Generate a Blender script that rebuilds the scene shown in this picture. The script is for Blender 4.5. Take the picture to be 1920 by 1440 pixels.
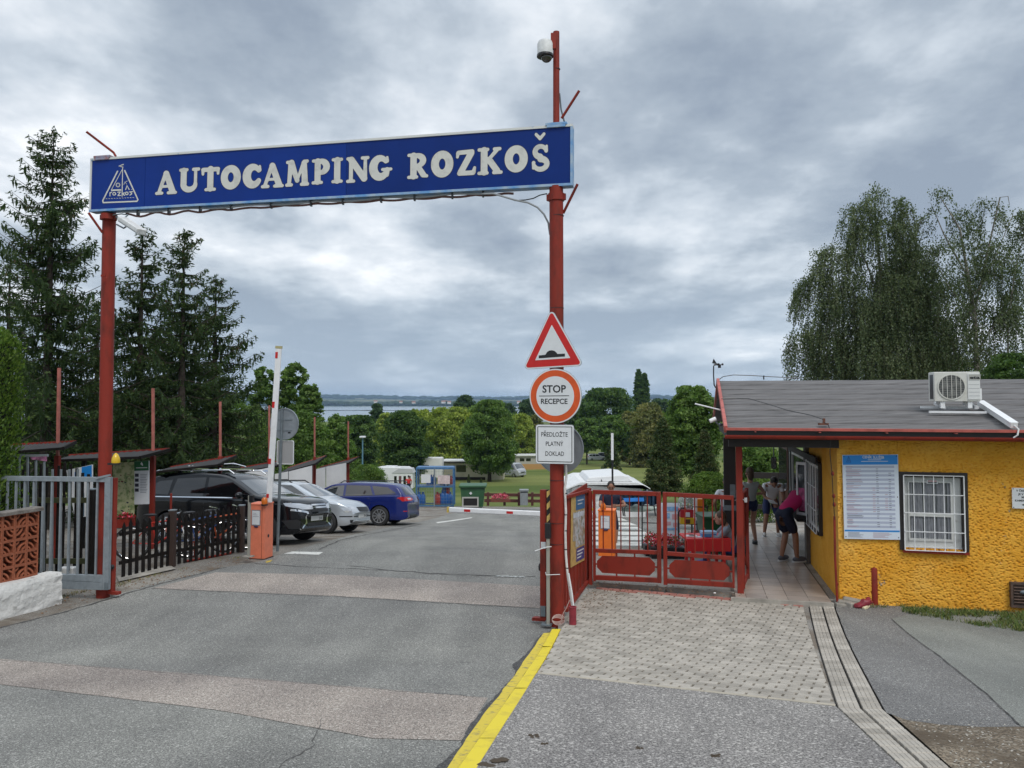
import bpy,math,random,numpy as np
from mathutils import Vector,Matrix,noise as mnoise
from mathutils.bvhtree import BVHTree
from mathutils.geometry import tessellate_polygon
random.seed(7);RNG=np.random.default_rng(7)
for o in list(bpy.data.objects):bpy.data.objects.remove(o)
SC=bpy.context.scene;COL=SC.collection
R=math.radians
# ---------------------------------------------------------------- camera
FPX=1442.0;CAMZ=3.10;PITCH=R(2.5);PY0=752-FPX*math.tan(PITCH)
cd=bpy.data.cameras.new('camera');cam=bpy.data.objects.new('camera',cd);COL.objects.link(cam)
cd.sensor_width=36;cd.lens=FPX/1920*36;cd.clip_end=30000;cd.clip_start=.05
cd.shift_y=-(720-PY0)/1920
cam.location=(0,0,CAMZ);cam.rotation_euler=(R(90)+PITCH,0,0);SC.camera=cam
# ---------------------------------------------------------------- sky and sun
SUN_EL,SUN_ROT=R(52),R(200)
world=bpy.data.worlds.new('World');SC.world=world;world.use_nodes=True
wn=world.node_tree.nodes;wl=world.node_tree.links
for n in list(wn):wn.remove(n)
def W(t,**k):
 n=wn.new(t)
 for a,b in k.items():setattr(n,a,b)
 return n
def wmath(op,a,b=None,c=None):
 n=W('ShaderNodeMath',operation=op)
 for i,v in enumerate((a,b,c)):
  if v is None:continue
  if isinstance(v,(int,float)):n.inputs[i].default_value=v
  else:wl.new(v,n.inputs[i])
 return n.outputs[0]
sky=W('ShaderNodeTexSky',sky_type='NISHITA');sky.sun_disc=False
sky.sun_elevation=SUN_EL;sky.sun_rotation=SUN_ROT
tc=W('ShaderNodeTexCoord');sep=W('ShaderNodeSeparateXYZ');wl.new(tc.outputs['Generated'],sep.inputs[0])
zc=wmath('ADD',wmath('MAXIMUM',sep.outputs[2],0.0),0.20)
cmb=W('ShaderNodeCombineXYZ')
wl.new(wmath('DIVIDE',sep.outputs[0],zc),cmb.inputs[0]);wl.new(wmath('DIVIDE',sep.outputs[1],zc),cmb.inputs[1])
def wnoise(scale,detail,rough,dist,off,sx=1,sy=1):
 mp=W('ShaderNodeMapping');wl.new(cmb.outputs[0],mp.inputs[0]);mp.inputs['Location'].default_value=off
 mp.inputs['Scale'].default_value=(sx,sy,1)
 n=W('ShaderNodeTexNoise');n.inputs['Scale'].default_value=scale;n.inputs['Detail'].default_value=detail
 n.inputs['Roughness'].default_value=rough;n.inputs['Distortion'].default_value=dist
 wl.new(mp.outputs[0],n.inputs['Vector']);return n.outputs[0]
n1=wnoise(0.66,7,.56,.0,(6.1,6.6,9),1,.9)
n2=wnoise(2.0,9,.58,.0,(7.3,4.2,2),1,.8)
dens=wmath('ADD',wmath('MULTIPLY',n1,.64),wmath('MULTIPLY',n2,.40))
ramp=W('ShaderNodeValToRGB');wl.new(dens,ramp.inputs[0]);ce=ramp.color_ramp
SKYC=[(.40,(.93,.945,.96)),(.45,(.68,.72,.765)),(.495,(.51,.565,.625)),(.54,(.36,.415,.48)),(.60,(.26,.31,.38))]
while len(ce.elements)<len(SKYC):ce.elements.new(.5)
for e,(p,c)in zip(ce.elements,SKYC):e.position=p;e.color=(*c,1)
# low sky: thinner contrast and a blue-grey tint near the horizon
hz=W('ShaderNodeMapRange');wl.new(sep.outputs[2],hz.inputs[0]);hz.inputs[1].default_value=0.0;hz.inputs[2].default_value=.16
hz.inputs[3].default_value=.62;hz.inputs[4].default_value=0.0
mixh=W('ShaderNodeMixRGB');wl.new(hz.outputs[0],mixh.inputs[0]);wl.new(ramp.outputs[0],mixh.inputs[1]);mixh.inputs[2].default_value=(.37,.47,.60,1)
scl=W('ShaderNodeMixRGB',blend_type='MULTIPLY');scl.inputs[0].default_value=1;wl.new(mixh.outputs[0],scl.inputs[1]);scl.inputs[2].default_value=(10,10,10,1)
mixs=W('ShaderNodeMixRGB');mixs.inputs[0].default_value=.93;wl.new(sky.outputs[0],mixs.inputs[1]);wl.new(scl.outputs[0],mixs.inputs[2])
# an overcast sky is brighter overhead
zen=W('ShaderNodeMapRange');wl.new(sep.outputs[2],zen.inputs[0]);zen.inputs[1].default_value=.45;zen.inputs[2].default_value=1.0
zen.inputs[3].default_value=1.0;zen.inputs[4].default_value=1.75
bg=W('ShaderNodeBackground');wl.new(mixs.outputs[0],bg.inputs[0]);wl.new(wmath('MULTIPLY',zen.outputs[0],.1),bg.inputs[1])
wo=W('ShaderNodeOutputWorld');wl.new(bg.outputs[0],wo.inputs[0])
sd=bpy.data.lights.new('sun','SUN');sd.energy=1.5;sd.angle=R(25);sd.color=(1,.95,.88)
so=bpy.data.objects.new('sun',sd);COL.objects.link(so)
so.rotation_euler=(R(90)-SUN_EL,0,R(28))
SC.render.engine='CYCLES'
SC.view_settings.view_transform='Standard';SC.view_settings.look='None';SC.view_settings.gamma=1
SC.view_settings.use_curve_mapping=False;SC.view_settings.exposure=0.36
SC.cycles.max_bounces=6;SC.cycles.transparent_max_bounces=8;SC.cycles.use_adaptive_sampling=True
SC.cycles.volume_bounces=0
# ---------------------------------------------------------------- ground height and picking
HT=[(-30,.6),(-10,1.1),(0,1.75),(4,2.28),(7,2.69),(9,2.95),(10.5,3.08),(12,3.10),(16,3.15),(18,3.3),(21,3.62),(25.4,4.15),(30,4.62),(41,5.6),(60,7.4),(80,9.0),(100,10.35),(150,12.5),(190,13.8),(260,15.2),(400,18.5),(700,21.3),(900,22.6),(1100,25),(3100,25),(3170,21.8),(3400,18),(4200,8),(5200,-6),(6500,-22),(9000,-26)]
_hy=np.array([a for a,b in HT]);_hh=np.array([b for a,b in HT])
def _sm(y):
 w=.4+.04*abs(y);t=np.linspace(-w,w,9);return float(np.interp(y+t,_hy,_hh).mean())
KN=[-30,-20,-10,-5]+[i*.5 for i in range(-8,60)]+[30+i*2 for i in range(0,35)]+[100,110,120,135,150,170,190,215,240,260,300,350,400,500,600,700,800,900,1000,1100,1500,2200,3100,3170,3300,3400,4000,4500,5500,6500,9000,12000]
KN=sorted(set(KN));KZ=[CAMZ-_sm(y)for y in KN]
def g(x,y):return float(np.interp(y,KN,KZ))
CR=Matrix.Rotation(R(90)+PITCH,3,'X')
def ray(px,py):return CR@Vector(((px-960)/FPX,(PY0-py)/FPX,-1))
def P(px,py,Y):
 d=ray(px,py);return Vector((0,0,CAMZ))+d*(Y/d.y)
def G(px,py,off=0):
 d=ray(px,py);lo,hi=.5,4000.
 f=lambda Y:CAMZ+d.z*Y/d.y-g(0,Y)-off
 Y=.5
 while Y<4000 and f(Y)>0:lo=Y;Y*=1.03
 hi=Y
 for _ in range(40):
  m=(lo+hi)/2
  if f(m)>0:lo=m
  else:hi=m
 v=P(px,py,hi);v.z=g(v.x,v.y)+off;return v
YAW=R(13.3)
EX=Vector((math.cos(YAW),-math.sin(YAW),0));EY=Vector((math.sin(YAW),math.cos(YAW),0));EZ=Vector((0,0,1))
# ---------------------------------------------------------------- materials
MATS={}
def mat(name,col,rough=.6,metal=0,var=0.0,vscale=8,bump=0.0,bscale=40,col2=None,spec=.5,detail=6,coat=0,obj=False,thr=None,alpha=None,trans=0,sheen=0,bdist=.01,emis=0,stretch=None):
 if name in MATS:return MATS[name]
 m=bpy.data.materials.new(name);m.use_nodes=True;MATS[name]=m
 nt=m.node_tree;N=nt.nodes;L=nt.links;b=N['Principled BSDF']
 b.inputs['Base Color'].default_value=(*col,1);b.inputs['Roughness'].default_value=rough;b.inputs['Metallic'].default_value=metal
 b.inputs['Specular IOR Level'].default_value=spec;b.inputs['Coat Weight'].default_value=coat
 b.inputs['Transmission Weight'].default_value=trans
 if alpha is not None:b.inputs['Alpha'].default_value=alpha
 t=N.new('ShaderNodeTexCoord');src=t.outputs['Object']
 if stretch:
  mp=N.new('ShaderNodeMapping');mp.inputs['Scale'].default_value=stretch;L.new(src,mp.inputs[0]);src=mp.outputs[0]
 if var or col2:
  n=N.new('ShaderNodeTexNoise');n.inputs['Scale'].default_value=vscale;n.inputs['Detail'].default_value=detail;n.inputs['Roughness'].default_value=.6
  L.new(src,n.inputs['Vector'])
  cr=N.new('ShaderNodeValToRGB');L.new(n.outputs[0],cr.inputs[0])
  c2=col2 or tuple(c*(1-var)for c in col);c1=col if col2 else tuple(min(1,c*(1+var))for c in col)
  a,z=thr or(.35,.65)
  cr.color_ramp.elements[0].position=a;cr.color_ramp.elements[1].position=z
  cr.color_ramp.elements[0].color=(*c2,1);cr.color_ramp.elements[1].color=(*c1,1)
  L.new(cr.outputs[0],b.inputs['Base Color'])
 if bump:
  n=N.new('ShaderNodeTexNoise');n.inputs['Scale'].default_value=bscale;n.inputs['Detail'].default_value=5;L.new(src,n.inputs['Vector'])
  bp=N.new('ShaderNodeBump');bp.inputs['Strength'].default_value=bump;bp.inputs['Distance'].default_value=bdist
  L.new(n.outputs[0],bp.inputs['Height']);L.new(bp.outputs[0],b.inputs['Normal'])
 return m
def nodes_of(m):return m.node_tree.nodes,m.node_tree.links,m.node_tree.nodes['Principled BSDF']
# ---------------------------------------------------------------- scene helpers
WM={}
def tag(o,label=None,cat=None,group=None,kind=None):
 if label:o['label']=label
 if cat:o['category']=cat
 if group:o['group']=group
 if kind:o['kind']=kind
 return o
def thing(name,label,cat,loc=(0,0,0),rz=0,group=None,M=None):
 o=bpy.data.objects.new(name,None);COL.objects.link(o);o.empty_display_size=.2
 M=M or(Matrix.Translation(Vector(loc))@Matrix.Rotation(rz,4,'Z'))
 o.matrix_world=M;WM[o]=M.copy()
 return tag(o,label,cat,group)
def link(name,me,parent=None,world=True,M=None):
 """world=True: the mesh is in world coordinates; it is moved to its parent's frame (or to its own base when top level)."""
 o=bpy.data.objects.new(name,me);COL.objects.link(o)
 if parent is not None:
  o.parent=parent;WM[o]=WM[parent].copy()
  if world:me.transform(WM[parent].inverted())
  if M is not None:o.matrix_local=M;WM[o]=WM[parent]@M
 else:
  if M is None and world and len(me.vertices):
   co=np.empty(len(me.vertices)*3);me.vertices.foreach_get('co',co);co=co.reshape(-1,3)
   lo,hi=co.min(0),co.max(0);M=Matrix.Translation(((lo[0]+hi[0])/2,(lo[1]+hi[1])/2,lo[2]));me.transform(M.inverted())
  M=M or Matrix.Identity(4);o.matrix_world=M;WM[o]=M.copy()
 return o
def frame(o,x,y=None,z=None):
 """4x4 from origin and axes"""
 x=Vector(x).normalized();z=Vector(z or(0,0,1)).normalized()
 y=Vector(y).normalized()if y else z.cross(x).normalized();z=x.cross(y).normalized()
 M=Matrix((x,y,z)).transposed().to_4x4();M.translation=Vector(o);return M
class MB:
 def __init__(s):s.v=[];s.f=[];s.mi=[];s.T=Matrix.Identity(4);s.m=0
 def add(s,vs,fs):
  b=len(s.v);T=s.T;s.v+=[tuple(T@Vector(v))for v in vs];s.f+=[[b+i for i in f]for f in fs];s.mi+=[s.m]*len(fs);return s
 def box(s,x0,x1,y0,y1,z0,z1):
  vs=[(x,y,z)for z in(z0,z1)for y in(y0,y1)for x in(x0,x1)]
  return s.add(vs,[(0,2,3,1),(4,5,7,6),(0,1,5,4),(2,6,7,3),(0,4,6,2),(1,3,7,5)])
 def cbox(s,x0,x1,y0,y1,z0,z1,c=.01):
  """box with a chamfer round its top"""
  vs=[(x0,y0,z0),(x1,y0,z0),(x1,y1,z0),(x0,y1,z0),(x0,y0,z1-c),(x1,y0,z1-c),(x1,y1,z1-c),(x0,y1,z1-c),(x0+c,y0+c,z1),(x1-c,y0+c,z1),(x1-c,y1-c,z1),(x0+c,y1-c,z1)]
  return s.add(vs,[(3,2,1,0),(0,1,5,4),(1,2,6,5),(2,3,7,6),(3,0,4,7),(4,5,9,8),(5,6,10,9),(6,7,11,10),(7,4,8,11),(8,9,10,11)])
 def bar(s,a,b,w,h=None,up=(0,0,1)):
  """square bar from a to b; w across, h along up"""
  a=Vector(a);b=Vector(b);h=h or w;d=(b-a);L=d.length;d.normalize();up=Vector(up)
  if abs(d.dot(up))>.99:up=Vector((0,1,0))
  x=d.cross(up).normalized();u=x.cross(d).normalized();vs=[]
  for p in(a,b):
   for i,j in((-1,-1),(1,-1),(1,1),(-1,1)):vs.append(p+x*(i*w/2)+u*(j*h/2))
  return s.add(vs,[(3,2,1,0),(4,5,6,7),(0,1,5,4),(1,2,6,5),(2,3,7,6),(3,0,4,7)])
 def tube(s,pts,r,n=10,cap=True):
  pts=[Vector(p)for p in pts];rs=r if isinstance(r,(list,tuple))else[r]*len(pts)
  vs=[];prev=None
  for i,p in enumerate(pts):
   d=(pts[min(i+1,len(pts)-1)]-pts[max(i-1,0)]).normalized()
   if prev is None:x=d.orthogonal().normalized()
   else:x=(prev-d*prev.dot(d)).normalized()
   prev=x;y=d.cross(x)
   for k in range(n):
    a=2*math.pi*k/n;vs.append(p+(x*math.cos(a)+y*math.sin(a))*rs[i])
  fs=[(i*n+k,i*n+(k+1)%n,(i+1)*n+(k+1)%n,(i+1)*n+k)for i in range(len(pts)-1)for k in range(n)]
  if cap:fs+=[tuple(range(n-1,-1,-1)),tuple((len(pts)-1)*n+k for k in range(n))]
  return s.add(vs,fs)
 def lathe(s,prof,n=20,c=(0,0,0)):
  c=Vector(c);vs=[];
  for r,z in prof:vs+=[c+Vector((r*math.cos(2*math.pi*k/n),r*math.sin(2*math.pi*k/n),z))for k in range(n)]
  fs=[(i*n+k,i*n+(k+1)%n,(i+1)*n+(k+1)%n,(i+1)*n+k)for i in range(len(prof)-1)for k in range(n)]
  fs+=[tuple(range(n-1,-1,-1)),tuple((len(prof)-1)*n+k for k in range(n))]
  return s.add(vs,fs)
 def ell(s,c,rx,ry,rz,nu=14,nv=9):
  vs=[];c=Vector(c)
  for j in range(1,nv):
   t=math.pi*j/nv
   for i in range(nu):p=2*math.pi*i/nu;vs.append(c+Vector((rx*math.sin(t)*math.cos(p),ry*math.sin(t)*math.sin(p),rz*math.cos(t))))
  a=len(vs);vs+=[c+Vector((0,0,rz)),c-Vector((0,0,rz))]
  fs=[(j*nu+i,(j+1)*nu+i,(j+1)*nu+(i+1)%nu,j*nu+(i+1)%nu)for j in range(nv-2)for i in range(nu)]
  fs+=[(a,i,(i+1)%nu)for i in range(nu)]+[(a+1,(nv-2)*nu+(i+1)%nu,(nv-2)*nu+i)for i in range(nu)]
  return s.add(vs,fs)
 def prism(s,poly,z0,z1):
  """2D polygon (x,y), extruded in z"""
  n=len(poly);ar=sum(poly[i][0]*poly[(i+1)%n][1]-poly[(i+1)%n][0]*poly[i][1]for i in range(n))
  if ar<0:poly=poly[::-1]
  vs=[(x,y,z0)for x,y in poly]+[(x,y,z1)for x,y in poly]
  fs=[(i,(i+1)%n,n+(i+1)%n,n+i)for i in range(n)]
  tri=tessellate_polygon([[Vector((x,y,0))for x,y in poly]])
  for t in tri:
   a,b,c=(Vector((*poly[i],0))for i in t)
   if(b-a).cross(c-a).z<0:t=t[::-1]
   fs+=[tuple(t)[::-1],tuple(i+n for i in t)]
  return s.add(vs,fs)
 def ring(s,poly_o,poly_i,z0,z1):
  n=len(poly_o);vs=[(x,y,z)for z in(z0,z1)for pl in(poly_o,poly_i)for x,y in pl];fs=[]
  for i in range(n):
   j=(i+1)%n
   fs+=[(i,j,2*n+j,2*n+i),(n+j,n+i,3*n+i,3*n+j),(2*n+i,2*n+j,3*n+j,3*n+i),(n+i,n+j,j,i)]
  return s.add(vs,fs)
 def mesh(s,name,mats,smooth=False):
  me=bpy.data.meshes.new(name);me.from_pydata(s.v,[],s.f)
  if not isinstance(mats,(list,tuple)):mats=[mats]
  for m in mats:me.materials.append(m)
  if len(mats)>1:me.polygons.foreach_set('material_index',s.mi)
  if smooth:me.polygons.foreach_set('use_smooth',[True]*len(me.polygons))
  me.update();return me
 def build(s,name,mats,parent=None,world=True,smooth=False,bevel=0,M=None,wn=False,seg=2):
  me=s.mesh(name,mats,smooth or bevel>0);o=link(name,me,parent,world,M)
  if smooth and not bevel:o.modifiers.new('es','EDGE_SPLIT').split_angle=R(40)
  if bevel:
   b=o.modifiers.new('bevel','BEVEL');b.width=bevel;b.segments=seg;b.limit_method='ANGLE';b.harden_normals=True
  return o
def quads(name,V,mats,mi=None,parent=None,world=True,smooth=False,nv=4,label=None):
 """V: (n,nv,3) array of polygons"""
 n=len(V);me=bpy.data.meshes.new(name);me.vertices.add(n*nv);me.vertices.foreach_set('co',V.astype(np.float32).ravel())
 me.loops.add(n*nv);me.loops.foreach_set('vertex_index',np.arange(n*nv,dtype=np.int32))
 me.polygons.add(n);me.polygons.foreach_set('loop_start',np.arange(0,n*nv,nv,dtype=np.int32));me.polygons.foreach_set('loop_total',np.full(n,nv,dtype=np.int32))
 if not isinstance(mats,(list,tuple)):mats=[mats]
 for m in mats:me.materials.append(m)
 if mi is not None:me.polygons.foreach_set('material_index',mi.astype(np.int32))
 me.update(calc_edges=True);return link(name,me,parent,world)
def circ(cx,cy,r,n=32,ry=None,a0=0):ry=ry or r;return[(cx+r*math.cos(a0+2*math.pi*i/n),cy+ry*math.sin(a0+2*math.pi*i/n))for i in range(n)]
def rrect(x0,y0,x1,y1,r,n=5):
 out=[]
 for cx,cy,a in((x1-r,y0+r,-90),(x1-r,y1-r,0),(x0+r,y1-r,90),(x0+r,y0+r,180)):
  out+=[(cx+r*math.cos(R(a+90*i/n)),cy+r*math.sin(R(a+90*i/n)))for i in range(n+1)]
 return out
def text(s,size,M,m,parent,name='lettering',sx=1.0,align='CENTER',depth=.0006,bold=0):
 c=bpy.data.curves.new(name,'FONT');c.body=s;c.size=size;c.align_x=align;c.align_y='CENTER';c.extrude=depth;c.resolution_u=3;c.offset=bold
 c.space_line=.9
 o=bpy.data.objects.new(name,c);COL.objects.link(o);dg=bpy.context.evaluated_depsgraph_get();dg.update()
 me=bpy.data.meshes.new_from_object(o.evaluated_get(dg));bpy.data.objects.remove(o);bpy.data.curves.remove(c)
 me.materials.clear();me.materials.append(m);me.transform(M@Matrix.Diagonal((sx,1,1,1)));return link(name,me,parent,True)
# sheets that follow the ground, cut into the same strips as the ground
def clip(poly,k,v,keep_less):
 out=[];n=len(poly)
 for i in range(n):
  a,b=poly[i],poly[(i+1)%n];da=(v-a[k])if keep_less else(a[k]-v);db=(v-b[k])if keep_less else(b[k]-v)
  if da>=0:out.append(a)
  if(da>0 and db<0)or(da<0 and db>0):
   t=da/(da-db);out.append((a[0]+(b[0]-a[0])*t,a[1]+(b[1]-a[1])*t))
 return out
def sheet(name,poly,off,m,parent=None,thick=0,gf=None):
 poly=[(p[0],p[1])for p in poly];ys=[p[1]for p in poly];mb=MB();gf=gf or g
 ks=[k for k in KN if min(ys)<k<max(ys)];ks=[min(ys)]+ks+[max(ys)]
 for a,b in zip(ks[:-1],ks[1:]):
  if b-a<1e-5:continue
  q=clip(clip(poly,1,a,False),1,b,True)
  r=[]
  for p in q:
   if not r or(abs(p[0]-r[-1][0])+abs(p[1]-r[-1][1])>1e-6):r.append(p)
  if len(r)<3:continue
  vs=[(x,y,gf(x,y)+off)for x,y in r]
  for t in tessellate_polygon([[Vector((x,y,0))for x,y in r]]):
   A,B,C=(Vector(vs[i])for i in t)
   if(B-A).cross(C-A).z<0:t=t[::-1]
   mb.add([vs[i]for i in t],[(0,1,2)])
 return mb.build(name,m,parent)if mb.f else None
def wob(poly,amp,step=.12,seed=0):
 """subdivide an outline and make it ragged"""
 out=[];n=len(poly)
 for i in range(n):
  a=Vector(poly[i][:2]);b=Vector(poly[(i+1)%n][:2]);L=(b-a).length;k=max(1,int(L/step))
  nrm=Vector((-(b-a).y,(b-a).x)).normalized()if L>1e-6 else Vector((0,0))
  for j in range(k):
   p=a+(b-a)*(j/k);w=(mnoise.noise((p.x*2.2,p.y*2.2,seed))+.5*mnoise.noise((p.x*9,p.y*9,seed+5)))*amp
   if j==0:w*=.3
   out.append(tuple(p+nrm*w))
 return out
# materials in common use
RED=mat('red_paint',(.235,.028,.017),.55,spec=.25,vscale=5,col2=(.115,.022,.015),thr=(.30,.50),detail=10,bump=.15,bscale=60,stretch=(1,1,.35))
RED2=mat('faded_red_paint',(.34,.11,.085),.6,var=.2,vscale=7)
PINKRED=mat('chalky_red_metal',(.42,.14,.12),.55,var=.2,vscale=6)
GALV=mat('galvanised_steel',(.25,.285,.31),.45,metal=.35,var=.12,vscale=12)
GREYM=mat('grey_metal',(.16,.19,.21),.45,metal=.3,var=.12,vscale=10)
WHITE=mat('white_paint',(.74,.75,.76),.45,var=.05,vscale=10)
DIRTYW=mat('dirty_white_paint',(.66,.67,.67),.6,var=.12,vscale=9)
BLACK=mat('black_plastic',(.012,.012,.014),.4)
DARKW=mat('dark_stained_wood',(.010,.008,.007),.8,spec=.2,var=.4,vscale=6,bump=.3,bscale=30)
RUBBER=mat('tyre_rubber',(.014,.014,.015),.75)
CHROME=mat('chrome',(.75,.76,.78),.12,metal=1)
ORANGE=mat('orange_red_paint',(.72,.16,.065),.5,var=.08,vscale=6)
AMBER=mat('amber_lens',(.75,.2,.02),.2,trans=.3)
CONC=mat('weathered_concrete',(.30,.28,.245),.9,var=.28,vscale=3,bump=.4,bscale=90,bdist=.004)
def asphalt(name,base,spk,rough=.85,fine=260,big=.35,spots=True,dirt=None):
 m=mat(name,base,rough,spec=.3);N,L,b=nodes_of(m)
 t=N.new('ShaderNodeTexCoord')
 def nz(s,d=4):n=N.new('ShaderNodeTexNoise');n.inputs['Scale'].default_value=s;n.inputs['Detail'].default_value=d;L.new(t.outputs['Object'],n.inputs['Vector']);return n.outputs[0]
 def ramp(x,a,z,c0,c1):
  r=N.new('ShaderNodeValToRGB');L.new(x,r.inputs[0]);e=r.color_ramp.elements;e[0].position=a;e[1].position=z;e[0].color=(*c0,1);e[1].color=(*c1,1);return r.outputs[0]
 def mx(f,a,c,mode='MIX'):
  k=N.new('ShaderNodeMixRGB');k.blend_type=mode
  (L.new(f,k.inputs[0])if not isinstance(f,float)else setattr(k.inputs[0],'default_value',f));L.new(a,k.inputs[1]);L.new(c,k.inputs[2])if not isinstance(c,tuple)else setattr(k.inputs[2],'default_value',(*c,1));return k.outputs[0]
 def nz_s(s,d):
  mp=N.new('ShaderNodeMapping');mp.inputs['Scale'].default_value=(1.8,.28,1);mp.inputs['Rotation'].default_value=(0,0,.12);L.new(t.outputs['Object'],mp.inputs[0]);n=N.new('ShaderNodeTexNoise');n.inputs['Scale'].default_value=s;n.inputs['Detail'].default_value=d;L.new(mp.outputs[0],n.inputs['Vector']);return n.outputs[0]
 f=ramp(nz(fine,3),.38,.62,tuple(c*.42 for c in base),tuple(c*1.65 for c in base))
 c=mx(ramp(nz(fine*.45,3),.56,.66,(0,0,0),(1,1,1)),f,spk)
 bigr=ramp(nz(big*3,8),.3,.72,(.86,.86,.86),(1.10,1.10,1.09));streak=nz_s(big*2.2,6);c=mx(1.0,c,ramp(streak,.38,.62,(.88,.88,.88),(1.09,1.09,1.08)),'MULTIPLY');c=mx(ramp(nz(2.3,3),.70,.76,(0,0,0),(.45,.45,.45)),c,(.07,.07,.068));c=mx(1.0,c,bigr,'MULTIPLY')
 b2=ramp(nz(big*.9,3),.35,.68,(.86,.86,.87),(1.09,1.09,1.07));c=mx(1.0,c,b2,'MULTIPLY')
 if spots:
  v=N.new('ShaderNodeTexVoronoi');v.inputs['Scale'].default_value=17;v.inputs['Randomness'].default_value=1;L.new(t.outputs['Object'],v.inputs['Vector'])
  c=mx(ramp(v.outputs[0],.07,.12,(.9,.9,.9),(0,0,0)),c,(.55,.55,.52))
 if dirt:c=mx(ramp(nz(1.6,7),.48,.66,(0,0,0),(.85,.85,.85)),c,dirt)
 L.new(c,b.inputs['Base Color'])
 bp=N.new('ShaderNodeBump');bp.inputs['Strength'].default_value=.55;bp.inputs['Distance'].default_value=.004;L.new(nz(fine*.8,3),bp.inputs['Height']);L.new(bp.outputs[0],b.inputs['Normal'])
 return m
A_ROAD=asphalt('road_asphalt',(.178,.177,.167),(.40,.395,.37),fine=120)
A_BAND=asphalt('pinkish_aggregate',(.262,.228,.205),(.48,.44,.40),fine=95)
A_PATCH=asphalt('speckled_grey_asphalt',(.205,.195,.188),(.50,.48,.455),fine=85,spots=False)
A_RIGHT=asphalt('dark_speckled_asphalt',(.155,.153,.150),(.34,.335,.32),fine=130)
A_GREEN=asphalt('worn_greenish_asphalt',(.185,.192,.178),(.32,.33,.31),fine=180)
A_PARK=asphalt('old_dusty_asphalt',(.20,.185,.165),(.34,.32,.29),fine=120,dirt=(.12,.095,.07))
A_TAR=asphalt('dark_tar_edge',(.066,.066,.067),(.16,.16,.16),fine=110,spots=False)
A_DIRT=asphalt('bare_dirt',(.155,.125,.092),(.30,.27,.22),fine=60,dirt=(.08,.06,.04))
A_CONC=asphalt('walk_concrete',(.27,.255,.235),(.36,.34,.31),fine=150,dirt=(.16,.13,.10))
# terrain
GX=[0,2.5,5,8,12,16,20,30,40,60,80,120,170,240,340,480,680,950,1300,1800,2500,3500,5000,7000,9000]
GX=sorted(set([-a for a in GX]+GX))
def relief(x,y):
 z=g(x,y)
 if y>46:z+=min(1,(y-46)/60)*mnoise.noise((x*.016,y*.016,3))*1.1
 if y>3300:z+=min(1,(y-3300)/1500)*(mnoise.noise((x/1100,y/2600,9))*16+mnoise.noise((x/260,y/900,2))*3)
 return z
HT_FAR=None
mb=MB();nx=len(GX)
mb.v=[(x,y,relief(x,y))for y in KN for x in GX]
mb.f=[(j*nx+i,j*nx+i+1,(j+1)*nx+i+1,(j+1)*nx+i)for j in range(len(KN)-1)for i in range(nx-1)];mb.mi=[0]*len(mb.f)
LAWN=mat('mown_lawn',(.105,.135,.036),.95,spec=.1);N,L,b=nodes_of(LAWN)
t=N.new('ShaderNodeTexCoord')
def _nz(s,d,st=(1,1,1)):
 mp=N.new('ShaderNodeMapping');mp.inputs['Scale'].default_value=st;L.new(t.outputs['Object'],mp.inputs[0])
 n=N.new('ShaderNodeTexNoise');n.inputs['Scale'].default_value=s;n.inputs['Detail'].default_value=d;L.new(mp.outputs[0],n.inputs['Vector']);return n.outputs[0]
r1=N.new('ShaderNodeValToRGB');L.new(_nz(.07,8,(.35,1,1)),r1 .inputs[0]);e=r1 .color_ramp.elements
e[0].position=.38;e[0].color=(.075,.110,.026,1);e[1].position=.62;e[1].color=(.175,.195,.060,1)
r2=N.new('ShaderNodeValToRGB');L.new(_nz(2.5,6),r2 .inputs[0]);r2 .color_ramp.elements[0].color=(.75,.75,.75,1);r2 .color_ramp.elements[1].color=(1.2,1.2,1.2,1)
mm=N.new('ShaderNodeMixRGB');mm.blend_type='MULTIPLY';mm.inputs[0].default_value=1;L.new(r1 .outputs[0],mm.inputs[1]);L.new(r2 .outputs[0],mm.inputs[2])
sp_=N.new('ShaderNodeSeparateXYZ');L.new(t.outputs['Object'],sp_.inputs[0])
far=N.new('ShaderNodeMapRange');L.new(sp_.outputs[1],far.inputs[0]);far.inputs[1].default_value=3100;far.inputs[2].default_value=3300
r3=N.new('ShaderNodeValToRGB');L.new(_nz(.0028,7,(1,.45,1)),r3 .inputs[0]);e=r3 .color_ramp.elements
e[0].position=.46;e[0].color=(.018,.034,.012,1);e[1].position=.60;e[1].color=(.20,.18,.09,1);e2=e.new(.52);e2 .color=(.05,.075,.025,1)
mf=N.new('ShaderNodeMixRGB');L.new(far.outputs[0],mf.inputs[0]);L.new(mm.outputs[0],mf.inputs[1]);L.new(r3 .outputs[0],mf.inputs[2]);L.new(mf.outputs[0],b.inputs['Base Color'])
tag(mb.build('ground',LAWN,None,world=False,smooth=True,M=Matrix.Identity(4)),kind='structure')
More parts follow.
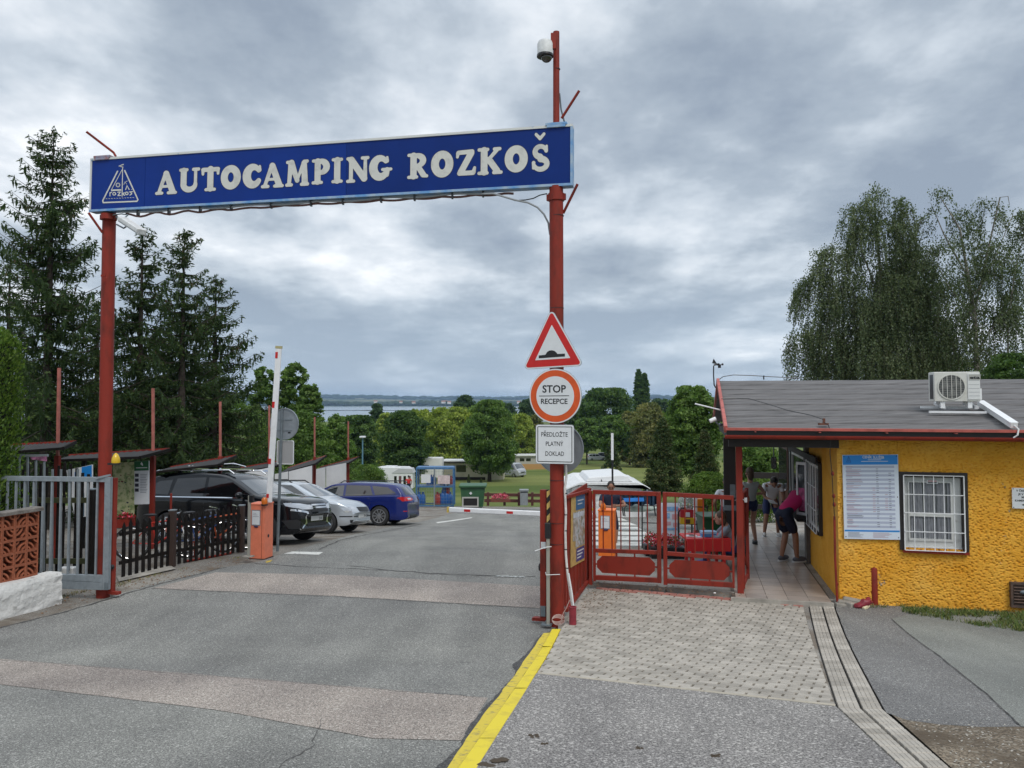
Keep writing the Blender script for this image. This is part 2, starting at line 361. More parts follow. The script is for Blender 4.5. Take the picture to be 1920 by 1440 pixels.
# ---- lake, dam, far shore
WZ=CAMZ-22
WATER=mat('lake_water',(.20,.25,.28),.16,spec=.6,bump=.25,bscale=.12,bdist=.3)
tag(MB().add([(-9000,820,WZ),(9000,820,WZ),(9000,3190,WZ),(-9000,3190,WZ)],[(0,1,2,3)]).build('lake',WATER,None),kind='structure')
DARKG=mat('far_wood',(.030,.046,.020),1,var=.35,vscale=.02,spec=.05)
mb=MB()
for i in range(-300,300):
 x=i*6;h=1.1+.7*mnoise.noise((x*.02,0,1))+.9*max(0,mnoise.noise((x*.07,3,1)))
 if-1250<x<120:mb.box(x,x+6.2,1758,1766,WZ-1,WZ+h)
tag(mb.build('breakwater',mat('stone_bank',(.06,.06,.05),.9),None),kind='structure')
def woods(name,y0,x0,x1,step,hmin,hmax,depth,seed,m):
 """a wood on the far shore: a mass of crowns with an uneven top"""
 rng=np.random.default_rng(seed);V=[]
 xs=np.arange(x0,x1,step);base=[]
 mb=MB()
 for x in xs:
  for k in range(2):
   yy=y0+rng.uniform(0,depth);xx=x+rng.uniform(-step,step);h=rng.uniform(hmin,hmax)*(1+.35*mnoise.noise((xx*.004,seed,0)))
   gz=relief(xx,yy);w=rng.uniform(.9,1.7)*step;mb.ell((xx,yy,gz+h*.5),w,w,h*.55,7,5)
 return tag(mb.build(name,m,None,smooth=True),kind='stuff',label='dark wood along the far shore of the lake')
FARG=mat('hill_wood',(.028,.042,.020),1,var=.3,vscale=.01,spec=.05)
woods('far_wood',3230,-2300,2300,11,12,21,90,3,DARKG)
tag(woods('hill_forest',5600,-3600,3600,26,14,26,700,5,FARG),label='dark wood on the ridge beyond the lake')
# far village on the other shore
VW=mat('village_wall',(.62,.60,.55),.8);VR=mat('village_roof',(.30,.12,.07),.8)
for i in range(16):
 x=random.uniform(-1420,-1130)if i<7 else random.uniform(-620,120);y=random.uniform(3330,3450);z=relief(x,y)+(8 if i>6 else 5);w=random.uniform(9,17);hh=random.uniform(5,8)
 t_=thing('house','tiny pale house with a dark roof on the far shore of the lake','house',(x,y-170,z),random.uniform(-.5,.5),'houses on the far shore')
 MB().box(-w/2,w/2,-5,5,0,hh).build('wall',VW,t_,False);MB().prism([(-5.6,0),(5.6,0),(0,4.5)],-w/2-.5,w/2+.5).build('roof',VR,t_,False,M=Matrix.Translation((0,0,hh))@Matrix(((0,0,1),(1,0,0),(0,1,0))).to_4x4())
# paved surfaces  (coordinates picked on the ground)
def S(n,pts,off,m,rag=0,kind='structure',step=.15,world=False):
 q=[(p[0],p[1])if world else tuple(G(*p,off)[:2])for p in pts]
 if rag:q=wob(q,rag,step)
 o=sheet(n,q,off,m)
 return tag(o,kind=kind)if o else None
UP=.085
wpt=lambda*a:[tuple(a[i:i+2])for i in range(0,len(a),2)]
S('car_park',wpt(-30,11.0,9,11.0,22,30,22,36,-5,42.5,-30,42.5),.004,A_PARK,world=True)
S('car_park_verge',wpt(-30,-6,-2,-6,-2,11.6,-30,11.6),.002,A_PARK,world=True)
kR=[G(1051,1180,UP),G(894,1440,UP)];kL=[G(1034,1180,UP),G(857,1440,UP)]
kd=(kR[1]-kR[0]).normalized();kfar=kL[0];knear=kL[1]+kd*5
lp=[G(*p,.008)for p in[(560,1030),(490,1052),(430,1062),(300,1090),(150,1137),(0,1178)]];ldir=(lp[-1]-lp[-2]).normalized()
near=[tuple((lp[-1]+ldir*5)[:2]),(-9,-5),(0,-5),tuple(knear[:2]),tuple(kfar[:2])]
far=[tuple(G(*p,.008)[:2])for p in[(1075,1085),(1140,1040),(1240,1015),(1345,985),(1345,948),(1240,938),(1120,948),(900,957),(850,962),(790,978),(740,986),(690,996),(640,1008)]]
road=[tuple(p[:2])for p in lp]+near+far
tag(sheet('road',wob(road,.035,.2),.008,A_ROAD),kind='structure')
S('resurfaced_band',[(405,1073),(640,1078),(1012,1099),(1060,1101),(1060,1142),(1010,1140),(640,1118),(284,1103)],.012,A_BAND,.008)
S('resurfaced_band',[(-260,1213),(0,1235),(450,1270),(915,1308),(870,1388),(700,1384),(600,1366),(400,1330),(200,1306),(0,1283),(-260,1262)],.012,A_BAND,.012)
S('tar_edge',[(1034,1182),(1014,1190),(988,1224),(960,1246),(966,1258),(948,1288),(928,1304),(905,1335),(880,1360),(862,1400),(815,1440),(760,1500),(800,1520),(859,1440)],.015,A_TAR,.035,step=.06)
# long cracks: thin dark sealed lines
CRK=mat('crack',(.075,.073,.07),.9)
def crack(pts,w,off=.013,amp=.03):
 q=[Vector(G(*p,off)[:2])for p in pts];out=[];
 for a,b in zip(q[:-1],q[1:]):
  k=max(2,int((b-a).length/.07))
  for i in range(k):p=a+(b-a)*i/k;n=Vector((-(b-a).y,(b-a).x)).normalized();out.append(p+n*(mnoise.noise((p.x*3,p.y*3,1))*amp*2+mnoise.noise((p.x*13,p.y*13,1))*amp))
 mb=MB()
 for a,b in zip(out[:-1],out[1:]):
  n=Vector((-(b-a).y,(b-a).x)).normalized()*w*random.uniform(.3,1.2)/2
  vs=[(v.x,v.y,g(v.x,v.y)+off)for v in(a-n,b-n,b+n,a+n)];mb.add(vs,[(0,1,2,3)])
 tag(mb.build('crack',CRK,None),kind='structure')
for pts,w in(([(608,1345),(590,1370),(585,1395),(540,1425),(500,1470)],.008),([(430,1052),(560,1062),(700,1068),(850,1076),(1010,1082)],.03),([(650,1060),(760,1071),(860,1080),(960,1079)],.02),([(0,1236),(450,1271),(915,1309)],.014),([(284,1103),(640,1119),(1010,1141)],.014),([(600,1030),(640,1012),(700,1000),(790,982)],.06),([(0,1176),(150,1139),(300,1094),(430,1062)],.05)):crack(pts,w)
crack([(1672,1160),(1760,1228),(1850,1300),(1915,1362)],.012,UP+.012,.004)
# white paint on the road
RPAINT=mat('worn_white_paint',(.62,.62,.58),.8,col2=(.20,.20,.195),vscale=9,thr=(.34,.46))
YPAINT=mat('worn_yellow_paint',(.60,.44,.03),.7,col2=(.16,.155,.13),vscale=14,thr=(.40,.56))
S('road_marking',[(532,1038),(548,1034),(606,1035),(598,1040)],.0125,RPAINT)
S('road_marking',[(818,979),(884,970),(886,971),(820,981)],.0125,RPAINT)
S('road_marking',[(497,1052),(512,1049),(506,1054),(499,1055)],.0125,YPAINT)
S('road_marking',[(930,1078),(985,1080),(984,1083),(930,1081)],.0165,mat('light_scuffs',(.42,.44,.42),.8,col2=(.16,.165,.16),vscale=16,thr=(.5,.56)),.02)
# zebra crossing: stripes beyond the gate
for i,(a,b,y0,y1)in enumerate([(1046,1165,961,966),(1046,1178,971,975),(1046,1195,979.5,983.5),(1046,1208,988,992.5),(1046,1222,997,1002),(1046,1232,1006,1011.5),(1046,1236,1016,1022)]):
 S('zebra_stripe',[(a,y0-1),(b-14,y0),(b,y1+1.5),(a,y1)],.0125,RPAINT)
S('ramp_base',[(1046,1185),(1051,1085),(1110,1080),(1300,1085),(1590,1110),(1700,1330),(1560,1345),(1005,1275)],UP-.025,A_CONC)
# ---- right-hand paving
knL=kR[1]+kd*5
lowA=[G(1006,1263,UP),G(1567,1325,UP),G(1690,1440,UP)]
gd=(lowA[2]-lowA[1]).normalized()
tag(sheet('lower_path',[tuple(p[:2])for p in(lowA[0],kR[1],knL,lowA[2]+gd*6,lowA[2],lowA[1])],UP+.004,A_PATCH),kind='structure')
S('side_yard',[(1565,1133),(1660,1332),(1662,1336),(1700,1350),(1760,1358),(1840,1363),(1920,1362),(2100,1372),(2500,1360),(2500,1150),(1920,1138),(1700,1128)],UP+.002,A_RIGHT,.008)
S('side_yard_surface',[(1672,1160),(1760,1228),(1850,1300),(1915,1362),(2300,1372),(2500,1360),(2500,1170),(1920,1158),(1750,1140)],UP+.007,A_GREEN,.006)
S('dirt_patch',[(1656,1325),(1700,1345),(1760,1352),(1840,1357),(1920,1355),(2100,1366),(2500,1352),(2500,1900),(1990,1620),(1785,1440)],UP+.001,A_DIRT)
# base under the pavers and its edge course
PAVBASE=mat('paver_joint_sand',(.018,.017,.015),.95,var=.3,vscale=20)
PAV=[mat('grey_paver',(.345,.318,.275),.9,var=.16,vscale=5,bump=.3,bscale=200,bdist=.002),mat('lighter_paver',(.385,.356,.31),.9,var=.14,vscale=5,bump=.3,bscale=200,bdist=.002),mat('darker_paver',(.300,.276,.238),.9,var=.16,vscale=5)]
REDPAV=mat('red_paver',(.34,.145,.115),.9,var=.2,vscale=6)
pv=[G(*p,UP)for p in[(1006,1263),(1051,1181),(1076,1143),(1102,1099),(1505,1131),(1567,1324)]]
walk=tag(sheet('paved_ramp',[tuple(p[:2])for p in pv],UP-.028,PAVBASE),kind='structure')
poly=[Vector(p[:2])for p in pv]
u=(poly[5]-poly[0]).normalized();v=Vector((-u.y,u.x));o0=poly[0]
ctr=sum(poly,Vector((0,0)))/6
def clip_convex(q,P_):
 A=sum(P_[i].x*P_[(i+1)%len(P_)].y-P_[(i+1)%len(P_)].x*P_[i].y for i in range(len(P_)))
 for i in range(len(P_)):
  a,b=P_[i],P_[(i+1)%len(P_)];n=Vector((-(b-a).y,(b-a).x))*(1 if A>0 else-1);out=[]
  for j in range(len(q)):
   c,d=q[j],q[(j+1)%len(q)];dc,dd=(c-a).dot(n),(d-a).dot(n)
   if dc>=0:out.append(c)
   if dc*dd<0:out.append(c+(d-c)*(dc/(dc-dd)))
  q=out
  if len(q)<3:return[]
 return q
pavers=[];LX,LY=.200,.100
corner=[]
for r in range(-2,60):
 for c in range(-6,30):
  x0=c*LX+(LX/2 if r%2 else 0);y0=.055+r*LY
  q=[o0+u*(x0+.0105)+v*(y0+.0025),o0+u*(x0+LX-.0105)+v*(y0+.0025),o0+u*(x0+LX-.0105)+v*(y0+LY-.0025),o0+u*(x0+.0105)+v*(y0+LY-.0025)]
  if r<0:continue
# the field is slightly concave on its left, so it is cut as two convex pieces
  for piece in([poly[0],poly[1],poly[4],poly[5]],[poly[1],poly[2],poly[3],poly[4]]):
   cq=clip_convex(q,piece)
   if len(cq)<3:continue
   ar=abs(sum(cq[i].x*cq[(i+1)%len(cq)].y-cq[(i+1)%len(cq)].x*cq[i].y for i in range(len(cq))))/2
   if ar>.0012:pavers.append((sum(cq,Vector((0,0)))/len(cq),cq,ar))
def paver_mb(mb,cq,top,dep=.03):
 n=len(cq);c=sum(cq,Vector((0,0)))/n;ch=.006
 zt=lambda p:g(p.x,p.y)+top
 lo=[(p.x,p.y,zt(p)-dep)for p in cq];mi=[(p.x,p.y,zt(p)-ch)for p in cq];hi=[]
 for p in cq:d=(c-p);d=d.normalized()*min(ch*1.4,d.length*.3);q=p+d;hi.append((q.x,q.y,zt(q)))
 fs=[(i,(i+1)%n,n+(i+1)%n,n+i)for i in range(n)]+[(n+i,n+(i+1)%n,2*n+(i+1)%n,2*n+i)for i in range(n)]+[tuple(2*n+i for i in range(n))]
 A=sum(cq[i].x*cq[(i+1)%n].y-cq[(i+1)%n].x*cq[i].y for i in range(n))
 if A<0:fs=[f[::-1]for f in fs]
 mb.add(lo+mi+hi,fs)
pavers.sort(key=lambda t:t[0].y)
shared={}
for i,(c,cq,ar)in enumerate(pavers[:300]):
 tilt=(g(c.x,c.y+.05)-g(c.x,c.y-.05))/.1;k=random.randrange(3)
 if ar>LX*LY*.86:
  if k not in shared:
   m_=MB();qq=[-u*(LX/2-.0105)-v*(LY/2-.0025),u*(LX/2-.0105)-v*(LY/2-.0025),u*(LX/2-.0105)+v*(LY/2-.0025),-u*(LX/2-.0105)+v*(LY/2-.0025)]
   n=4;ch=.006
   vs=[(p.x,p.y,-.03)for p in qq]+[(p.x,p.y,-ch)for p in qq]+[(p.x*(1-.05),p.y*(1-.06),0)for p in qq]
   m_.add(vs,[(a,(a+1)%4,4+(a+1)%4,4+a)for a in range(4)]+[(4+a,4+(a+1)%4,8+(a+1)%4,8+a)for a in range(4)]+[(8,9,10,11)])
   shared[k]=m_.mesh('paver',PAV[k])
  Mx=Matrix.Translation((c.x,c.y,g(c.x,c.y)+UP+random.uniform(-.002,.002)))@Matrix.Rotation(math.atan(tilt)+random.uniform(-.008,.008),4,'X')@Matrix.Rotation(random.uniform(-.008,.008),4,'Y')
  o=bpy.data.objects.new('paver',shared[k]);COL.objects.link(o);o.parent=walk;o.matrix_local=WM[walk].inverted()@Mx
 else:
  m_=MB();paver_mb(m_,cq,UP);m_.build('paver',PAV[k],walk)
m_=MB()
for c,cq,ar in pavers[300:]:m_.m=3 if(c-(poly[3]+(poly[4]-poly[3])*((c-poly[3]).dot(poly[4]-poly[3])/(poly[4]-poly[3]).length_squared))).length<.17 else random.randrange(3);paver_mb(m_,cq,UP+random.uniform(-.002,.002))
tag(m_.build('paver_rows',PAV+[REDPAV],walk),kind='stuff')
# edge course at the foot of the ramp
a_,b_=poly[0],poly[5];nE=int((b_-a_).length/.5);EDGE=mat('edge_stone',(.40,.36,.29),.9,var=.12,vscale=6)
for i in range(nE):
 p=a_+(b_-a_)*(i/nE);q=a_+(b_-a_)*((i+.99)/nE);m_=MB();paver_mb(m_,[p-v*.012,q-v*.012,q+v*.05,p+v*.05],UP+.006);m_.build('edge_stone',EDGE,walk)
# ---- ribbed drainage channel, two courses of stones
chan=tag(S('drain_channel',[(1515,1133),(1569,1327),(1690,1440),(1900,1640),(1990,1620),(1785,1440),(1658,1331),(1565,1133)],UP-.02,PAVBASE),kind='structure')
def lane(p0,p1,q0,q1,n,depth=True):
 for i in range(n):
  t0,t1=i/n,(i+.905)/n
  a=p0+(p1-p0)*t0;b=q0+(q1-q0)*t0;c=q0+(q1-q0)*t1;d=p0+(p1-p0)*t1
  m_=MB();k=4
  for j in range(k):
   f0,f1=(j+.005)/k,(j+.985)/k
   m_.m=0;paver_mb(m_,[a+(b-a)*f0,a+(b-a)*f1,d+(c-d)*f1,d+(c-d)*f0],UP+.004)
  m_.build('channel_stone',PAV[random.randrange(3)],chan)
gp=lambda x,y:Vector(G(x,y,UP)[:2])
L0,L1,L2=gp(1516,1134),gp(1570,1327),gp(1691,1440);M0,M1,M2=gp(1541,1134),gp(1616,1329),gp(1737,1440);R0,R1,R2=gp(1564,1134),gp(1657,1330),gp(1784,1440)
L3=L2+(L2-L1)*.5;M3=M2+(M2-M1)*.5;R3=R2+(R2-R1)*.5
e_=.012
for(A0,A1,B0,B1,n)in((L0,L1,M0,M1,26),(M0,M1,R0,R1,26),(L1,L2,M1,M2,10),(M1,M2,R1,R2,10),(L2,L3,M2,M3,5),(M2,M3,R2,R3,5)):
 ux=(B0-A0).normalized()*e_;lane(A0+ux,A1+ux,B0-ux,B1-ux,n)
# ---- yellow kerb: each stone a piece
KERBY=mat('fresh_yellow_paint',(.70,.56,.025),.6,var=.1,vscale=7,col2=(.52,.40,.04),thr=(.25,.5))
KERBF=mat('flaking_yellow_paint',(.60,.47,.05),.75,col2=(.20,.18,.10),vscale=15,thr=(.30,.47))
kerb=thing('yellow_kerb','low kerb of bright yellow painted stones between the road and the paved ramp','kerb',tuple(kL[0]))
KL0,KR0=Vector(kL[0][:2]),Vector(kR[0][:2]);kd2=Vector(kd[:2]);tot=(Vector(kL[1][:2])-KL0).length+3;s=0;
kdl=(Vector(kL[1][:2])-KL0).normalized();kdr=(Vector(kR[1][:2])-KR0).normalized()
for Ls in(1.0,1.0,.98,1.02,.55,1.0,1.0,1.0):
 a,b=KL0+kdl*s,KL0+kdl*(s+Ls-.008);c,d=KR0+kdr*(s+Ls-.008),KR0+kdr*s;m_=MB()
 zt=lambda p,o:g(p.x,p.y)+o
 tt=UP+random.uniform(-.004,.006);cham=Vector((.012,0))
 m_.m=0;N_=3
 for i in range(N_):
  f0,f1=i/N_,(i+1)/N_
  A,B,C_,D=a+(b-a)*f0,a+(b-a)*f1,d+(c-d)*f1,d+(c-d)*f0
  m_.m=0;m_.add([(*(A+cham),zt(A,tt)),(*(B+cham),zt(B,tt)),(*C_,zt(C_,tt)),(*D,zt(D,tt))],[(0,1,2,3)])
  m_.m=1;m_.add([(*A,zt(A,-.02)),(*B,zt(B,-.02)),(*B,zt(B,tt-.012)),(*A,zt(A,tt-.012))],[(0,1,2,3)])
  m_.m=0;m_.add([(*A,zt(A,tt-.012)),(*B,zt(B,tt-.012)),(*(B+cham),zt(B,tt)),(*(A+cham),zt(A,tt))],[(0,1,2,3)])
  m_.add([(*C_,zt(C_,-.02)),(*D,zt(D,-.02)),(*D,zt(D,tt)),(*C_,zt(C_,tt))],[(0,1,2,3)])
 for X,Y in((a,d),(b,c)):m_.add([(*X,zt(X,-.02)),(*Y,zt(Y,-.02)),(*Y,zt(Y,tt)),(*X,zt(X,tt-.012))],[(0,1,2,3)])
 m_.build('kerb_stone',[KERBY,KERBF],kerb);s+=Ls
# paint spilt along the foot of the kerb
S('road_marking',[(1033,1186),(1019,1187),(985,1235),(950,1285),(900,1350),(838,1440),(790,1500),(800,1520),(857,1442)],.019,KERBF,.02)
# ---- walkway slab in front of the reception
step_a=S('walkway',[(1061,1086),(1104,1092),(1400,1116),(1560,1128),(1585,1128),(1530,1000),(1480,960),(1350,960),(1345,985),(1300,1005),(1236,1024),(1128,1030)],UP+.03,A_CONC)
m_=MB()
stp=[Vector(G(*p,UP)[:2])for p in[(1061,1088),(1104,1097.5),(1250,1107),(1400,1120),(1503,1130),(1566,1133)]]
for a,b in zip(stp[:-1],stp[1:]):
 n_=int(max(1,(b-a).length/1.0))
 for i in range(n_):
  p=a+(b-a)*i/n_;q=a+(b-a)*(i+.985)/n_;w_=Vector((-(q-p).y,(q-p).x)).normalized()*.075;mm_=MB();paver_mb(mm_,[p,q,q+w_,p+w_],UP+.055,.14);mm_.build('kerb_stone',CONC,step_a)
# ---- floor tiles under the canopy
TILE=[mat('beige_floor_tile',(.36,.30,.255),.35,var=.12,vscale=2.5),mat('greyer_floor_tile',(.32,.27,.235),.35,var=.12,vscale=2.5),mat('pale_floor_tile',(.40,.335,.285),.33,var=.1,vscale=2.5)]
tl=G(1399,1121,UP+.055);tr=G(1556,1129,UP+.055)
BC=Vector(tr[:2])
floor=thing('tiled_floor','beige square tiles of the covered walkway along the reception wall','floor',tuple(tr));
floor['kind']='structure';del floor['category'];del floor['label']
ex2,ey2=Vector(EX[:2]),Vector(EY[:2]);TS=.30;m_=MB();shr={}
FL=sheet('tile_bed',[tuple(BC+ex2*.05),tuple(BC-ex2*1.38),tuple(BC-ex2*1.38+ey2*13),tuple(BC+ex2*.05+ey2*13)],UP+.047,mat('tile_grout',(.10,.085,.07),.9),floor)
for r in range(40):
 for c in range(5):
  xx0=-c*TS-TS+.03;xx1=xx0+TS-.008
  if c==4:xx0+=.14
  q=[BC+ex2*xx0+ey2*(r*TS+.004),BC+ex2*xx1+ey2*(r*TS+.004),BC+ex2*xx1+ey2*((r+1)*TS-.004),BC+ex2*xx0+ey2*((r+1)*TS-.004)]
  mm_=MB();z_=[g(p.x,p.y)+UP+.056 for p in q];mm_.add([(p.x,p.y,z)for p,z in zip(q,z_)]+[(p.x,p.y,z-.01)for p,z in zip(q,z_)],[(0,1,2,3),(4,5,1,0),(5,6,2,1),(6,7,3,2),(7,4,0,3)])
  if r<24:mm_.build('tile',TILE[random.randrange(3)],floor)
  else:m_.add(mm_.v,mm_.f)
o=tag(m_.build('tile_rows',TILE[0],floor),kind='stuff')
# ---- verge grass and litter
def tufts(name,pts,n,hgt,cols,seed,label,off=0.0,spread=.07,w=.005):
 rng=np.random.default_rng(seed);polyp=[Vector(G(*p,off)[:2])for p in pts];V=[]
 tri=tessellate_polygon([[Vector((p.x,p.y,0))for p in polyp]]);ar=[abs((polyp[b]-polyp[a]).cross(polyp[c]-polyp[a]))for a,b,c in tri];ar=np.array(ar)/sum(ar)
 for t in rng.choice(len(tri),n,p=ar):
  a,b,c=(polyp[i]for i in tri[t]);r1,r2=rng.random(2);r1=math.sqrt(r1);p=a*(1-r1)+b*r1*(1-r2)+c*r1*r2;z=g(p.x,p.y)+off
  if mnoise.noise((p.x*2.3,p.y*2.3,seed))<-.12:continue
  for k in range(7):
   an=rng.uniform(0,6.28);h=hgt*rng.uniform(.4,1.2);dx,dy=math.cos(an),math.sin(an);b0=Vector((p.x+rng.normal()*spread*.4,p.y+rng.normal()*spread*.4,z-.004));s_=rng.uniform(.2,.9)*h
   V.append([b0+Vector((-dy*w,dx*w,0)),b0+Vector((dy*w,-dx*w,0)),b0+Vector((dx*s_*.5+dy*w*.6,dy*s_*.5-dx*w*.6,h*.65)),b0+Vector((dx*s_,dy*s_,h))])
 V=np.array(V);mi=rng.integers(0,len(cols),len(V));o=quads(name,V,cols,mi);return tag(o,label,None,None,'stuff')
GR=[mat('grass_green',(.075,.125,.03),.8,spec=.2),mat('grass_yellow_green',(.16,.17,.05),.8,spec=.2),mat('dry_grass',(.26,.21,.11),.9,spec=.1)]
tufts('grass',[(1690,1150),(1760,1160),(1840,1176),(1920,1186),(2200,1200),(2200,1170),(1920,1152),(1700,1140)],1500,.07,GR[:2],4,'ragged green grass along the foot of the yellow wall',UP)
tufts('dry_grass',[(1600,1137),(1700,1144),(1920,1156),(2200,1172),(2200,1160),(1920,1146),(1700,1136)],260,.06,GR,5,'dry grass at the foot of the yellow wall',UP)
tufts('weeds',[(0,1150),(120,1120),(200,1104),(420,1050),(470,1044),(470,1040),(200,1098),(100,1118),(0,1142)],130,.035,[GR[1],GR[2]],6,'sparse weeds along the edge of the road',.01)
def bits(name,pts,n,size,m,seed,label,off):
 rng=np.random.default_rng(seed);polyp=[Vector(G(*p,off)[:2])for p in pts];V=[]
 tri=tessellate_polygon([[Vector((p.x,p.y,0))for p in polyp]]);ar=[abs((polyp[b]-polyp[a]).cross(polyp[c]-polyp[a]))for a,b,c in tri];ar=np.array(ar)/sum(ar)
 for t in rng.choice(len(tri),n,p=ar):
  a,b,c=(polyp[i]for i in tri[t]);r1,r2=rng.random(2);r1=math.sqrt(r1);p=a*(1-r1)+b*r1*(1-r2)+c*r1*r2;z=g(p.x,p.y)+off;s_=size*rng.uniform(.4,1.5);an=rng.uniform(0,3.14)
  d=Vector((math.cos(an),math.sin(an),rng.uniform(-.1,.35)))*s_;e=Vector((-math.sin(an),math.cos(an),rng.uniform(-.2,.3)))*s_*.55;c0=Vector((p.x,p.y,z+size*.35));V.append([c0-d,c0-e,c0+d,c0+e])
 o=quads(name,np.array(V),m);return tag(o,label,None,None,'stuff')
LEAFB=[mat('dead_leaf',(.16,.09,.045),.9)];PEB=mat('pale_pebble',(.34,.32,.28),.9)
bits('fallen_leaves',[(1102,1100),(1300,1113),(1390,1120),(1390,1112),(1250,1098),(1110,1088)],260,.018,LEAFB[0],1,'brown dead leaves under the pedestrian gate',UP+.055)
bits('fallen_leaves',[(1080,1150),(1102,1104),(1180,1105),(1140,1140)],120,.016,LEAFB[0],2,'brown dead leaves on the pavers beside the gate panel',UP)
bits('fallen_leaves',[(110,1120),(220,1090),(430,1048),(470,1050),(250,1108),(60,1160)],420,.018,LEAFB[0],3,'brown litter along the left road edge',.01)
bits('pebbles',[(1700,1345),(1920,1360),(2000,1500),(1800,1440)],150,.010,PEB,5,'pale pebbles on the bare dirt',UP)
bits('pebbles',[(1600,1140),(1920,1160),(1920,1190),(1700,1165)],130,.012,PEB,6,'pale crumbs of plaster below the yellow wall',UP)
mb=MB()
for px,py,s_ in((1000,1382,.035),(1022,1397,.022),(1198,1404,.022),(1343,1418,.028),(925,1436,.09),(1338,1420,.02)):
 p=G(px,py,UP)
 for k in range(7):mb.ell((p.x+random.uniform(-1,1)*s_,p.y+random.uniform(-1,1)*s_,p.z+.004),s_*.5,s_*.35,.008,6,4)
tag(mb.build('dirt_crumbs',mat('dung_brown',(.06,.045,.03),.9),None),kind='stuff',label='small dark clods scattered on the lower path')
# picking on upright planes
def pick(px,py,M):
 """where the ray through a picture point meets the plane y=0 of frame M; returns local (x, z)"""
 d=ray(px,py);o=Vector((0,0,CAMZ));n=M.col[1].to_3d();p0=M.translation;t=(p0-o).dot(n)/d.dot(n);q=M.inverted()@(o+d*t);return(q.x,q.z)
# ---- heavy rounded letters cut from strokes
def sdf_strokes(strokes,X,Y):
 D=np.full(X.shape,9.)
 for(x0,y0,x1,y1,r0,r1)in strokes:
  dx,dy=x1-x0,y1-y0;L=dx*dx+dy*dy+1e-9;t=np.clip(((X-x0)*dx+(Y-y0)*dy)/L,0,1)
  D=np.minimum(D,np.hypot(X-x0-t*dx,Y-y0-t*dy)-(r0+(r1-r0)*t))
 return D
def arc(cx,cy,rx,ry,a0,a1,r0,r1=None,n=14,rm=None):
 r1=r0 if r1 is None else r1;out=[];f=lambda t:(r0+(r1-r0)*t)+((rm or 0)*math.sin(math.pi*t))
 for i in range(n):
  t0,t1=i/n,(i+1)/n;a,b=R(a0+(a1-a0)*t0),R(a0+(a1-a0)*t1)
  out.append((cx+rx*math.cos(a),cy+ry*math.sin(a),cx+rx*math.cos(b),cy+ry*math.sin(b),f(t0),f(t1)))
 return out
def fill(mb,fn,bb,res,mp):
 """triangulate {fn<0} on a grid; mp maps 2D to 3D"""
 x0,y0,x1,y1=bb;nx_,ny_=max(2,int((x1-x0)/res)),max(2,int((y1-y0)/res));xs=np.linspace(x0,x1,nx_+1);ys=np.linspace(y0,y1,ny_+1)
 X,Y=np.meshgrid(xs,ys);D=fn(X,Y)
 for j in range(ny_):
  i=0
  while i<nx_:
   d=(D[j,i],D[j,i+1],D[j+1,i+1],D[j+1,i])
   if max(d)<0:
    k=i
    while k+1<nx_ and max(D[j,k+1],D[j,k+2],D[j+1,k+2],D[j+1,k+1])<0:k+=1
    mb.add([mp(xs[i],ys[j]),mp(xs[k+1],ys[j]),mp(xs[k+1],ys[j+1]),mp(xs[i],ys[j+1])],[(0,1,2,3)]);i=k+1;continue
   if min(d)<0:
    c=((xs[i],ys[j]),(xs[i+1],ys[j]),(xs[i+1],ys[j+1]),(xs[i],ys[j+1]));out=[]
    for k in range(4):
     a,b=d[k],d[(k+1)%4]
     if a<0:out.append(c[k])
     if(a<0)!=(b<0):t=a/(a-b);out.append((c[k][0]+(c[(k+1)%4][0]-c[k][0])*t,c[k][1]+(c[(k+1)%4][1]-c[k][1])*t))
    if len(out)>=3:mb.add([mp(*p)for p in out],[tuple(range(len(out)))])
   i+=1
L_=lambda*a:a
def serif(x0,x1,y,r=.055):return[(x0+r,y,x1-r,y,r,r)]
